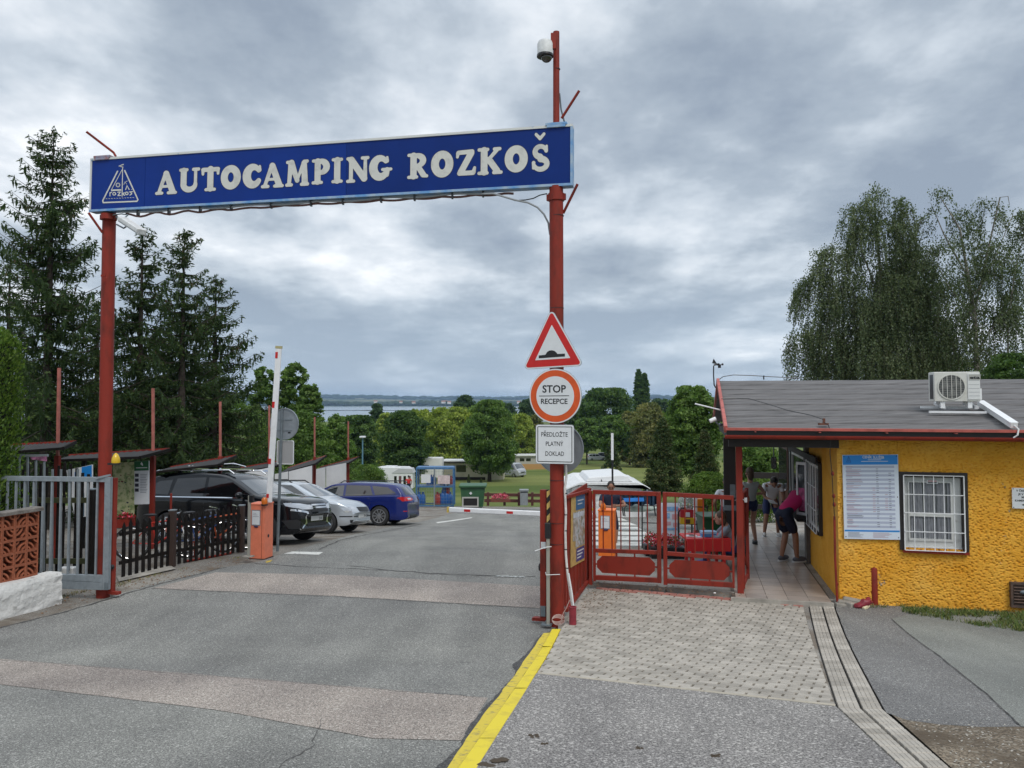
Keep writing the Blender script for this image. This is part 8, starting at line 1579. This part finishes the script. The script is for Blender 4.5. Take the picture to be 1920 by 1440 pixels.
# dispensers and bin
od=thing('dispenser','orange and white dispenser cabinet beside the capsule machine','dispenser',P(1312,975,16.6));bx(od,'orange_cabinet',(1308,972),(1319,936),16.6,.2,mat('cabinet_orange',(.68,.20,.01),.4));bx(od,'white_side',(1303,976),(1308,934),16.62,.18,WHITE);bx(od,'pedestal',(1306,1012),(1316,972),16.65,.1,GREYM)
gb=thing('wheeled_bin','dark green wheeled bin behind the red table','bin',(P(1336,1000,15.4).x,15.4,g(0,15.4)+UP));BGN=mat('bin_green',(.012,.08,.028),.45);a,b=P(1318,975,15.4),P(1354,970,15.4);zt2=P(0,972,15.4).z
MB().add([(a.x+.05,15.4,zb),(b.x-.05,15.4,zb),(b.x-.05,15.85,zb),(a.x+.05,15.85,zb),(a.x,15.35,zt2),(b.x,15.35,zt2),(b.x,15.95,zt2),(a.x,15.95,zt2)],[(0,1,5,4),(1,2,6,5),(2,3,7,6),(3,0,4,7),(4,5,6,7)]).build('body',BGN,gb);MB().box(a.x-.03,b.x+.03,15.3,16,zt2+.002,zt2+.05).build('lid',BGN,gb,bevel=.015);MB().tube([(a.x,15.98,zt2-.04),(b.x,15.98,zt2-.04)],.02,7).build('handle',BGN,gb)
for x in(a.x+.08,b.x-.08):mb=MB();mb.T=Matrix.Translation((x,15.85,zb+.09))@Matrix.Rotation(R(90),4,'Y');mb.lathe([(.09,-.025),(.09,.025)],14);mb.build('wheel',RUBBER,gb)
# planters with red flowers
for i,(px,py,Yp,lab)in enumerate(((1250,1028,15.0,'long dark planter of red begonias behind the gap between the gate leaves'),(1222,1030,15.3,'smaller planter of red begonias at the left end of the row'),(1306,1026,15.9,'planter of fading red flowers under the capsule machine'))):
 b0=P(px,py,Yp);zz=g(0,Yp)+UP;pt=thing('planter',lab,'planter',(b0 .x,Yp,zz),0,'planters of red flowers behind the gate');w=(.34,.16,.26)[i];MB().add([(-w*.9,-.12,0),(w*.9,-.12,0),(w*.9,.12,0),(-w*.9,.12,0),(-w,-.15,.24),(w,-.15,.24),(w,.15,.24),(-w,.15,.24)],[(0,1,5,4),(1,2,6,5),(2,3,7,6),(3,0,4,7),(4,5,6,7)]).build('trough',BLACK,pt,False)
 flowers(pt,(b0 .x,Yp,zz+.27),w*1.05,.17,.22 if i<2 else .16,(900,420,420)[i],40+i,size=.035)
# leaning poster board
ab=thing('poster_board','white advertising board with pale blue print leaning behind the left planter','board',P(1256,1010,15.9));Y=15.9
MB().add([P(1236,1005,Y-.15),P(1275,1005,Y-.15),P(1274,944,Y),P(1240,944,Y)]+[p+Vector((0,.03,0))for p in(P(1236,1005,Y-.15),P(1275,1005,Y-.15),P(1274,944,Y),P(1240,944,Y))],[(0,1,2,3),(4,7,6,5),(0,4,5,1),(1,5,6,2),(2,6,7,3),(3,7,4,0)]).build('board',mat('poster_white',(.62,.68,.76),.4),ab)
PBL=mat('poster_blue',(.22,.42,.66),.5,var=.3,vscale=14)
for q in((1243,950,1272,958),(1245,962,1256,972),(1260,964,1271,974),(1244,978,1258,985),(1262,980,1270,988),(1243,990,1270,994)):
 f=lambda x,y:P(x,y,Y-.15*max(0,(y-944)/61)-.012);MB().add([f(q[0],q[3]),f(q[2],q[3]),f(q[2],q[1]),f(q[0],q[1])],[(0,1,2,3)]).build('print',PBL if q[0]%2 else mat('poster_rose',(.55,.32,.36),.5),ab)
for x in(1237,1274):MB().bar(P(x,944,Y-.1),P(x-3,1030,Y-.35),.025).build('leg',WHITE,ab)
# handrail
hr=thing('handrail','thin black two-bar handrail running behind the gate towards the bin','railing',P(1204,1030,16.2));q=lambda x,y:P(x,y,16.2)
MB().tube([q(1204,1030),q(1204,946)],.014,7).build('upright',BLACK,hr);MB().tube([q(1204,948),q(1326,951)],.011,6).build('bar',BLACK,hr);MB().tube([q(1204,980),q(1326,984)],.011,6).build('bar',BLACK,hr);MB().tube([q(1326,1020),q(1326,948)],.014,7).build('upright',BLACK,hr);MB().bar(q(1197,1031),q(1211,1031),.05,.012).build('foot',BLACK,hr)
# tables and stalls with blue sheeting, far side of the zebra
bt=thing('covered_table','long table covered with dark blue and bright blue sheeting beyond the zebra crossing','table',P(1196,965,23));q=lambda x,y,d=0:P(x,y,23+d)
TB,TD=mat('sheet_bright_blue',(.015,.16,.50),.45,var=.2,vscale=4),mat('sheet_dark_blue',(.012,.035,.07),.6,var=.4,vscale=6,bump=.6,bscale=8,bdist=.05)
mb=MB();n=26;top=[q(1158+74*i/n,928+2*math.sin(i*.7),.05*math.sin(i*2.1))for i in range(n+1)];bot=[q(1158+74*i/n,947+2.2*math.sin(i*.9),.12*math.sin(i*2.6))for i in range(n+1)];mb.add([*bot,*top],[(i,i+1,n+2+i,n+1+i)for i in range(n)]);mb.build('front_sheet',TD,bt,smooth=True)
mb=MB();mb.add([top[0],top[-1],top[-1]+Vector((0,.9,.0)),top[0]+Vector((0,.9,0))],[(0,1,2,3)]);mb.build('top_sheet',TD,bt);MB().add([q(1162,941,-.14),q(1208,940,-.14),q(1207,933,-.12),q(1164,934,-.12)],[(0,1,2,3)]).build('blue_fold',TB,bt)
for x in(1166,1226):MB().bar(q(x,947),q(x+3,967),.035).build('leg',BLACK,bt)
bb3=thing('bunting_stall','colourful stall front with yellow and red toys just right of the poster panel','stall',P(1106,962,22));bx(bb3,'white_front',(1098,958),(1124,925),22,.3,mat('stall_white',(.55,.57,.57),.6,var=.3,vscale=9));bx(bb3,'red_band',(1098,937),(1113,926),21.97,.02,mat('toy_red',(.5,.06,.04),.5));bx(bb3,'green_band',(1098,926),(1124,921),21.96,.03,mat('toy_green',(.12,.28,.06),.5));
for x,y in((1106,954),(1109,955),(1105,939)):c=P(x,y,21.9);MB().ell(tuple(c),.05,.05,.05,10,7).build('yellow_toy',mat('toy_yellow',(.65,.55,.02),.5),bb3,smooth=True)
ws2=thing('waste_bag','pale plastic stuff on the ground behind the covered table','bag',P(1190,958,24));c=P(1192,952,24);MB().ell(tuple(c),.75,.2,.13,16,8).build('bag',mat('pale_green_plastic',(.35,.42,.38),.6,var=.3,vscale=5),ws2,smooth=True)
tr2=thing('tripod','black folded stand leg beside the covered table','stand',P(1168,968,21.5));q=lambda x,y:P(x,y,21.5);MB().tube([q(1176,948),q(1170,953),q(1172,968)],.016,6).build('leg',BLACK,tr2)
# low conduits / hose under the right leaf
# beyond the road: cage, container, fence, bin, lamp
gc=thing('gas_cage','blue steel cage holding blue and red gas bottles beyond the car park','cage',P(820,950,41));CY=41;CB=mat('cage_blue',(.055,.15,.30),.5,var=.15,vscale=5);cx0,cx1=P(781,900,CY).x,P(850,900,CY).x;cz1=P(0,878.5,CY).z;cz0=g(0,CY)+.02;cxm=(cx0+cx1)/2
for x in(cx0,cxm-.02,cx1):MB().bar((x,CY,cz0),(x,CY,cz1),.075).build('post',CB if x!=cxm-.02 else GALV,gc)
for x in(cx0,cx1):MB().bar((x,CY+.9,cz0),(x,CY+.9,cz1),.08).build('post',CB,gc);MB().bar((x,CY,cz1),(x,CY+.9,cz1),.07).build('rail',CB,gc)
for z in(cz0+.05,cz1,(cz0+cz1)/2+.05):MB().bar((cx0,CY,z),(cx1,CY,z),.07).build('rail',CB,gc);MB().bar((cx0,CY+.9,z),(cx1,CY+.9,z),.06).build('rail',CB,gc)
MB().box(cx0,cx1,CY,CY+.9,cz1+.04,cz1+.07).build('roof_sheet',CB,gc);mb=MB()
for i in range(1,22):x=cx0+(cx1-cx0)*i/22;mb.bar((x,CY-.02,cz0+.1),(x,CY-.02,cz1),.008)
for i in range(1,12):z=cz0+(cz1-cz0)*i/12;mb.bar((cx0,CY-.02,z),(cx1,CY-.02,z),.008)
tag(mb.build('mesh_grille',GALV,gc),kind='stuff')
MB().box(cx0+.25,cx0+.75,CY-.06,CY-.03,cz0+1.25,cz0+1.7).build('white_notice',SREFL,gc);MB().box(cxm+.15,cxm+.8,CY-.06,CY-.03,cz0+1.2,cz0+1.65).build('picture_notice',mat('notice_pink',(.60,.50,.50),.5,var=.2,vscale=6),gc)
BB_,BR_=mat('bottle_blue',(.01,.12,.42),.35),mat('bottle_red',(.38,.03,.02),.4)
for i,(fx,lv,m,s_)in enumerate([(.06,0,BB_,1),(.16,0,BB_,1),(.30,1,BB_,.8),(.38,1,BB_,.8),(.46,1,BB_,.8),(.55,0,BR_,1),(.60,0,BR_,.9),(.70,0,BB_,1.15),(.80,0,BB_,1.15),(.90,0,BB_,1.0),(.74,.55,BB_,.8),(.84,.55,BR_,.8),(.66,1,BTRIM,.7),(.86,1,mat('bottle_teal',(.02,.18,.22),.4),.8),(.93,1,BR_,.7)]):
 x=cx0+(cx1-cx0)*fx;z=cz0+.08+lv*1.05;t_=thing('gas_bottle','red gas bottle standing in the blue cage' if m==BR_ else('black gas bottle on the upper shelf of the cage' if m==BTRIM else 'blue gas bottle standing in the cage'),'gas bottle',(x,CY+.3,z),0,'gas bottles in the blue cage');MB().lathe([(.12*s_,0),(.14*s_,.04),(.14*s_,.42*s_),(.10*s_,.52*s_),(.04*s_,.56*s_),(.07*s_,.57*s_),(.07*s_,.66*s_)],12).build('bottle',m,t_,False,smooth=True);lvn=['on the floor','stacked on another bottle','on the upper shelf'][0 if lv==0 else(1 if lv<1 else 2)]
 t_['label']='%s gas bottle %s of the blue cage, %s from the left'%({'bottle_blue':'blue','bottle_red':'red','black_trim':'black','bottle_teal':'teal'}[m.name],lvn,['first','second','first','second','third','third','fourth','fifth','sixth','seventh','first','second','fourth','fifth','sixth'][i])
MB().box(cx0,cx1,CY+.05,CY+.85,cz0+1.06,cz0+1.09).build('shelf',CB,gc)
gcn=thing('salt_container','dark green container with a grey framed hatch beside the gas cage','container',P(887,952,39));a,b=P(863,952,39),P(909,914,39);zz=g(0,39);MB().add([(a.x+.1,39,zz+.1),(b.x-.1,39,zz+.1),(b.x-.1,40,zz+.1),(a.x+.1,40,zz+.1),(a.x,38.95,b.z),(b.x,38.95,b.z),(b.x,40.1,b.z),(a.x,40.1,b.z)],[(0,1,5,4),(1,2,6,5),(2,3,7,6),(3,0,4,7),(4,5,6,7)]).build('body',mat('container_green',(.03,.10,.045),.5,var=.15,vscale=3),gcn)
MB().box(a.x-.08,b.x+.08,38.85,40.2,b.z,b.z+.11).build('lid',mat('container_green',(.03,.10,.045),.5),gcn,bevel=.03);h0,h1=P(868,949,38.93),P(896,933,38.93);MB().box(h0 .x,h1 .x,38.90,38.94,h0 .z,h1 .z).build('hatch',BTRIM,gcn);mb=MB();mb.T=TOL;mb.ring([(h0 .x-.04,h0 .z-.04),(h1 .x+.04,h0 .z-.04),(h1 .x+.04,h1 .z+.04),(h0 .x-.04,h1 .z+.04)],[(h0 .x+.03,h0 .z+.03),(h1 .x-.03,h0 .z+.03),(h1 .x-.03,h1 .z-.03),(h0 .x+.03,h1 .z-.03)],-38.9,-38.87);mb.build('hatch_frame',mat('frame_grey',(.42,.42,.40),.5),gcn)
c=P(882.5,925,38.9);mb=MB();mb.T=TOL;mb.prism([(c.x-.08,c.z),(c.x,c.z-.08),(c.x+.08,c.z),(c.x,c.z+.08)],-38.94,-38.92);mb.build('diamond_label',SREFL,gcn)
for x in(a.x+.2,b.x-.2):MB().box(x-.08,x+.08,39.1,39.3,zz,zz+.1).build('foot',SREFL,gcn)
rfn=thing('rail_fence','dark red timber rail fence between the container and the signs','fence',P(960,948,38));q=lambda x,y:P(x,y,38)
for py in(928,939):MB().bar(q(908,py-.5),q(1020,py+.5),.05,.15).build('rail',mat('fence_dark_red',(.085,.025,.02),.7),rfn)
for px in(915,946,973,998,1016):MB().bar(q(px,948),q(px,923),.12).build('fence_post',mat('fence_dark_red',(.085,.025,.02),.7),rfn)
ft=thing('flower_box','brown flower box of pink blooms hung on the red timber fence','planter',q(938,940));a,b=P(920,941,37.8),P(957,936,37.8);MB().box(a.x,b.x,37.7,37.95,a.z,b.z).build('box',mat('box_brown',(.16,.05,.03),.7),ft);flowers(ft,((a.x+b.x)/2,37.8,b.z+.02),.48,.14,.26,600,9,fl='pink',size=.055)
lb=thing('litter_bin','grey metal litter bin standing by the red timber fence','bin',q(982,948));a,b=P(974,947,37.4),P(991,918,37.4);mb=MB();w=(b.x-a.x)/2;cx=(a.x+b.x)/2;mb.box(cx-w*.85,cx+w*.85,37.3,37.65,a.z,a.z+(b.z-a.z)*.82).build('body',mat('bin_grey',(.22,.24,.25),.5,var=.15,vscale=5),lb);MB().box(cx-w,cx+w,37.25,37.7,a.z+(b.z-a.z)*.9,b.z).build('hood',mat('bin_grey',(.22,.24,.25),.5),lb);MB().box(cx-w*.8,cx+w*.8,37.32,37.6,a.z+(b.z-a.z)*.8,a.z+(b.z-a.z)*.9).build('opening',BLACK,lb)
lp_=thing('lamp_post','slim blue grey lamp post with a flat white head by the clipped hedge','lamp post',(P(680,880,42).x,42,g(0,42)));a=P(680,821,42);MB().tube([(a.x,42,g(0,42)),tuple(a)],[.06,.035],10).build('pole',mat('lamp_blue',(.10,.22,.28),.5),lp_);MB().box(a.x-.16,a.x+.16,41.85,42.15,a.z,a.z+.10).build('lamp_head',SREFL,lp_,bevel=.03)
# people
SKIN=mat('skin',(.42,.22,.15),.55,var=.06,vscale=20);SKINT=mat('tanned_skin',(.30,.15,.095),.55,var=.06,vscale=20);HAIRD=mat('dark_hair',(.018,.012,.009),.6);HAIRB=mat('brown_hair',(.07,.042,.024),.6)
def skinmesh(name,J,E,m,par,root=0,sub_=2,M=None):
 me=bpy.data.meshes.new(name);me.from_pydata([tuple(j[0])for j in J],E,[]);o=bpy.data.objects.new(name,me);COL.objects.link(o);sk=o.modifiers.new('s','SKIN');sk.branch_smoothing=.4
 for v,j in zip(me.skin_vertices[0].data,J):v.radius=(j[1],j[2]if len(j)>2 else j[1]);v.use_root=False
 me.skin_vertices[0].data[root].use_root=True;sb=o.modifiers.new('d','SUBSURF');sb.levels=sub_;sb.render_levels=sub_
 dg=bpy.context.evaluated_depsgraph_get();dg.update();m2=bpy.data.meshes.new_from_object(o.evaluated_get(dg));bpy.data.objects.remove(o);m2 .materials.clear();m2 .materials.append(m);m2 .polygons.foreach_set('use_smooth',[True]*len(m2 .polygons));return m2
V3=lambda*a:Vector(a)
def limb(a,b,L1,L2,pole):
 """two-bone joint position between a and b, bending towards pole"""
 a,b=Vector(a),Vector(b);d=(b-a);D=min(d.length,(L1+L2)*.999);n=d.normalized();k=(L1*L1-L2*L2+D*D)/(2*D);h=math.sqrt(max(0,L1*L1-k*k));p=Vector(pole);p=(p-n*p.dot(n)).normalized();return a+n*k+p*h,a+n*D
def person(label,pos,face,H,hip,chest,head,look,hands,feet,skin,shirt,pants,shoe,hair,sleeve='short',leg='short',longhair=False,female=False,glasses=False,shirt_name='t_shirt',poles=None,shoe2=None,group=None):
 """local frame: x right, y forward, z up. hip/chest/head are centres; hands, feet are (left, right)"""
 t_=thing('person',label,'person',pos,face,group);k=H/1.75;hip,chest,head=Vector(hip)*k,Vector(chest)*k,Vector(head)*k;hands=[Vector(h)*k for h in hands];feet=[Vector(f)*k for f in feet];look=Vector(look).normalized()
 up=(chest-hip).normalized();rt=Vector((1,0,0));sw=(.17 if female else .195)*k;hw=.10*k;neck=chest+up*.17*k;J=[];E=[]
 def j(p,r,r2=None):J.append((Vector(p),r*k,(r2 or r)*k));return len(J)-1
 ip=j(hip,.105,.088);iw=j((hip+chest)/2,.115 if female else .125,.09);ic=j(chest,.145 if not female else .125,.10);iN=j(neck,.055);ih0=j(head-(head-neck).normalized()*.05*k,.052);E+=[(ip,iw),(iw,ic),(ic,iN),(iN,ih0)]
 poles=poles or{};arms=[];legs=[]
 for s,hd in zip((-1,1),hands):
  sh=chest+up*.10*k+rt*(s*sw);el,wr=limb(sh,hd,.29*k,.26*k,poles.get('arm%d'%s,(s*.6,-.8,-.3)));a=j(sh,.058);b=j(el,.042);c=j(wr,.027);d=j(wr+(wr-el).normalized()*.05*k,.036,.022);E+=[(ic,a),(a,b),(b,c),(c,d)];arms.append((sh,el,wr,(wr-el).normalized()))
 for s,ft in zip((-1,1),feet):
  hp=hip+rt*(s*hw)-up*.02;an=ft+Vector((0,0,.085*k));kn,an2=limb(hp,an,.43*k,.42*k,poles.get('leg%d'%s,(0,1,0)));a=j(hp-Vector((0,0,.03))*k,.080);b=j(kn,.060);b2=j(kn+(an2-kn)*.35,.060,.056);c=j(an2,.038);fd=Vector(poles.get('foot%d'%s,(s*.15,1,0))).normalized();d=j(an2+fd*.10*k-Vector((0,0,.045*k)),.034,.03);E+=[(ip,a),(a,b),(b,b2),(b2,c),(c,d)];legs.append((hp,kn,an2,fd))
 me=skinmesh('body',J,E,skin,t_)
# head, nose, ears and fingers are grown into the same body mesh
 mb=MB();F_=look;S_=F_.cross(Vector((0,0,1))).normalized()if abs(F_.z)<.95 else rt;U_=S_.cross(F_).normalized();HM=Matrix((S_,F_,U_)).transposed().to_4x4();HM.translation=head;mb.T=HM
 hb=len(mb.v);mb.ell((0,0,.02*k),.078*k,.096*k,.115*k,20,14);mb.ell((0,.03*k,-.055*k),.056*k,.062*k,.062*k,14,9);mb.ell((0,.103*k,-.008*k),.014*k,.02*k,.026*k,8,6);mb.ell((0,.088*k,-.052*k),.026*k,.012*k,.008*k,8,5)
 for s in(-1,1):mb.ell((s*.08*k,-.005*k,0),.012*k,.022*k,.034*k,8,6)
 mb.T=Matrix.Identity(4)
 for(sh,el,wr,dr),s in zip(arms,(-1,1)):
  sd=dr.cross(Vector((0,1,.2))).normalized();nn=dr.cross(sd).normalized();p0=wr+dr*.055*k
  for q_,L in((-.03,.062),(-.01,.074),(.01,.07),(.028,.055)):a=p0+sd*q_*k;mb.tube([a-dr*.02*k,a+dr*.02*k,a+dr*L*.6*k+nn*.008*k,a+dr*L*.9*k+nn*.028*k],[.0095*k,.009*k,.008*k,.006*k],6)
  a=wr+dr*.02*k+sd*-.03*k;mb.tube([a,a-sd*.025*k+dr*.02*k,a-sd*.03*k+dr*.045*k],[.011*k,.010*k,.007*k],6)
 bm_=mb.mesh('x',skin,True);nv=len(me.vertices);V=[v.co[:]for v in me.vertices]+[v.co[:]for v in bm_.vertices];Fs=[tuple(p.vertices)for p in me.polygons]+[tuple(i+nv for i in p.vertices)for p in bm_.polygons];m3=bpy.data.meshes.new('body');m3 .from_pydata(V,[],Fs);m3 .materials.append(skin);m3 .polygons.foreach_set('use_smooth',[True]*len(Fs));link('body',m3,t_,False)
 for s in(-1,1):mb=MB();mb.T=HM;mb.ell((s*.031*k,.088*k,.012*k),.013*k,.009*k,.007*k,8,5);mb.build('eye',HAIRD,t_,False,smooth=True)
 mb=MB();mb.T=HM;mb.ell((0,-.018*k,.045*k),.089*k,.100*k,.106*k,20,13)
 mb.v=[v for v in mb.v];
 if longhair:mb.ell((0,-.07*k,-.03*k),.078*k,.045*k,.12*k,14,9)
 mb.build('hair',hair,t_,False,smooth=True)
 if glasses:mb=MB();mb.T=HM;[mb.ring([(p[0],p[1])for p in circ(s*.034*k,.012*k,.026*k,12,.02*k)],[(p[0],p[1])for p in circ(s*.034*k,.012*k,.022*k,12,.016*k)],.0,.004)for s in(-1,1)];mb.v=[tuple(HM@(Matrix.Translation((0,.108*k,0))@TOL@(HM.inverted()@Vector(v))))for v in mb.v];mb.build('glasses',BLACK,t_,False)
# shirt
 J=[];E=[];g_=1.13
 a=j(hip-up*.07*k,.168,.146);b=j((hip+chest)/2,.145 if female else .160,.128);c=j(chest,.172 if not female else .150,.128);d=j(chest+up*.10*k,.10,.085);e=j(neck-up*.02*k,.066);E+=[(a,b),(b,c),(c,d),(d,e)]
 for(sh,el,wr,dr),s in zip(arms,(-1,1)):
  f={'short':.62,'long':1,'none':.12}[sleeve];x=j(sh,.078);y=j(sh+(el-sh)*f,.060 if f<1 else .05);E+=[(c,x),(x,y)]
  if sleeve=='long':z=j(wr-dr*.03*k,.038);E+=[(y,z)]
 link(shirt_name,skinmesh('shirt',J,E,shirt,t_),t_,False)
 J=[];E=[];a=j(hip+up*.17*k,.150,.130);b=j(hip-Vector((0,0,.03))*k,.168,.148);E.append((a,b))
 for(hp,kn,an,fd),s in zip(legs,(-1,1)):
  x=j(hp-Vector((0,0,.04))*k,.118);f=.45 if leg=='hot' else .98;y=j(hp+(kn-hp)*f,.085 if leg=='short' else .088);E+=[(b,x),(x,y)]
  if leg=='long':z1=j(kn,.072);z=j(an+Vector((0,0,.03))*k,.055);E+=[(y,z1),(z1,z)]
 link('shorts' if leg!='long' else 'trousers',skinmesh('shorts',J,E,pants,t_),t_,False)
 for(hp,kn,an,fd),s in zip(legs,(-1,1)):
  mb=MB();side=Vector((fd.y,-fd.x,0));T_=frame(an+Vector((0,0,-.085*k)),side,fd,None)if False else Matrix((side,fd,Vector((0,0,1)))).transposed().to_4x4();T_.translation=an-Vector((0,0,.085*k));mb.T=T_;mb.m=0;mb.ell((0,.055*k,.055*k),.048*k,.145*k,.052*k,16,9);mb.m=1;mb.prism([(x*.050*k,.055*k+y*.15*k)for x,y in circ(0,0,1,16)],0,.022*k);mb.build('shoe',[shoe,shoe2 or SREFL],t_,False,smooth=True)
 return t_
def at(px,py,off=UP+.056):p=G(px,py,off);return p
TW=mat('white_tee',(.68,.69,.72),.85,bump=.3,bscale=14,bdist=.02);TG=mat('grey_top',(.42,.44,.43),.85,bump=.3,bscale=14,bdist=.02);NAVY=mat('navy_shorts',(.012,.022,.085),.8,bump=.25,bscale=16,bdist=.02);NAVYD=mat('dark_navy',(.008,.012,.035),.8);PINK=mat('magenta_polo',(.55,.015,.13),.8,bump=.3,bscale=12,bdist=.02);JEANG=mat('grey_shorts',(.10,.12,.17),.8);HOOD=mat('grey_hoodie',(.22,.25,.30),.85,bump=.4,bscale=12,bdist=.03);SHG=mat('grey_shoe',(.10,.11,.14),.6);SHW=mat('white_shoe',(.45,.44,.42),.6)
# man in a magenta polo bending into the window
person('man in a magenta polo shirt and navy shorts bending into the reception window',at(1480,1053),-R(66),1.80,(0,-.12,.90),(0,.26,1.15),(0,.52,1.27),(0,1,-.1),((-.2,.62,.98),(.2,.62,.98)),((-.10,-.09,0),(.10,.08,0)),SKINT,PINK,NAVYD,SHG,HAIRD,shirt_name='polo_shirt',poles={'leg-1':(0,1,0),'leg1':(0,1,0)})
# woman in grey top, seen from behind
person('woman in a loose grey top and short blue shorts seen from behind, elbow out',at(1408,1020),R(8),1.66,(0,0,.92),(0,0,1.25),(0,.02,1.58),(.1,1,-.05),((-.22,.1,.95),(.12,.12,1.1)),((-.09,.05,0),(.09,-.05,0)),SKIN,TG,NAVY,BLACK,HAIRB,'none','hot',True,True,poles={'arm1':(1,-.3,0),'arm-1':(-1,-.3,-.3)},shoe2=BLACK,shirt_name='top')
# young man bowing with a paper
yp=person('young man in a white tee and blue shorts bowing over a paper in his hand',at(1447,1006),R(172),1.72,(0,-.08,.90),(0,.17,1.19),(0,.36,1.34),(0,.55,-.85),((-.24,.26,.72),(.05,.42,.90)),((-.15,0,0),(.17,.0,0)),SKINT,TW,NAVY,SHW,HAIRD,poles={'arm-1':(-1,-.2,0)})
pa=thing('paper','white sheet of paper held by the bowing young man','paper',M=WM[yp]@frame((.06,.50,.88),(1,.3,.2),(-.2,.8,-.5)));MB().box(-.10,.10,-.07,.07,-.002,.002).build('sheet',SREFL,pa,False)
# boy in white tee, back view
person('boy in a white tee and grey shorts seen from behind beside the canopy post',at(1364,1030,UP+.04),R(-5),1.50,(0,0,.95),(0,0,1.28),(0,.02,1.60),(-.1,1,0),((-.25,.02,.92),(.25,.08,.95)),((-.11,0,0),(.11,0,0)),SKINT,TW,JEANG,SHW,HAIRD)
person('person in a pale striped shirt mostly hidden behind the red canopy post',at(1380,1027,UP+.04),R(15),1.55,(0,0,.93),(0,.03,1.26),(0,.06,1.56),(0,1,-.2),((-.24,.16,1.05),(.24,.1,.95)),((-.1,0,0),(.1,0,0)),SKIN,mat('striped_shirt',(.42,.44,.50),.85,var=.3,vscale=30,stretch=(.2,.2,3)),NAVYD,BLACK,HAIRB)
# seated woman in a grey hoodie, looking left
sp_=(P(1372,1060,13.75).x,14.05,g(0,14)+UP+.03)
person('young woman in a grey hoodie sitting behind the red table, looking left',sp_,R(78),1.66,(0,-.10,.36),(0,-.02,.66),(-.02,.12,.93),(-.05,1,-.05),((-.20,.40,.66),(.20,.38,.64)),((-.14,.42,0),(.14,.38,0)),SKIN,HOOD,mat('blue_jeans',(.03,.06,.20),.8),mat('blue_shoe',(.06,.12,.40),.6),HAIRB,'long','long',True,True,poles={'leg-1':(0,.6,1),'leg1':(0,.6,1)},shirt_name='hoodie')
ch=thing('folding_chair','black folding chair under the woman in the grey hoodie','chair',sp_,R(78));MB().box(-.2,.2,-.32,.1,.24,.27).build('seat',BLACK,ch,False);MB().box(-.2,.2,-.36,-.33,.4,.70).build('backrest',BLACK,ch,False)
for x,y in((-.19,-.34),(.19,-.34),(-.19,.08),(.19,.08)):MB().bar((x,y,0),(x,y,.26 if y>0 else .70),.022).build('leg',BLACK,ch,False)
# man with glasses behind the orange barrier box
p_=P(1144,1000,18.2);person('man with glasses in a dark tee standing behind the bright orange barrier box',(p_.x,18.2,P(0,903,18.2).z-1.62),R(183),1.72,(0,0,.90),(0,.06,1.22),(0,.14,1.53),(.15,1,-.15),((-.10,.34,1.12),(.06,.36,1.10)),((-.12,0,0),(.12,0,0)),SKINT,NAVYD,NAVYD,BLACK,HAIRD,glasses=True,poles={'arm-1':(-1,-.3,-.3),'arm1':(1,-.3,-.3)})
p_=P(766,915,72);person('tiny figure in a red shirt standing by the caravans',(p_.x,72,P(0,892.5,72).z-1.70),R(10),1.75,(0,0,.95),(0,0,1.30),(0,.02,1.62),(0,1,0),((-.24,.1,.95),(.24,.1,.95)),((-.12,0,0),(.12,0,0)),SKINT,mat('red_shirt',(.50,.02,.02),.8),NAVYD,BLACK,HAIRD)
# haze over the far shore
hm=bpy.data.materials.new('haze_air');hm.use_nodes=True;N=hm.node_tree.nodes;L=hm.node_tree.links
for n in list(N):
 if n.type=='BSDF_PRINCIPLED':N.remove(n)
vp=N.new('ShaderNodeVolumePrincipled');vp.inputs['Color'].default_value=(.50,.72,1,1);vp.inputs["Density"].default_value=.00010
L.new(vp.outputs[0],[n for n in N if n.type=='OUTPUT_MATERIAL'][0].inputs['Volume'])
tag(MB().box(-9500,9500,-40,12500,CAMZ-26.5,CAMZ+70).build('haze',hm,None),kind='stuff')
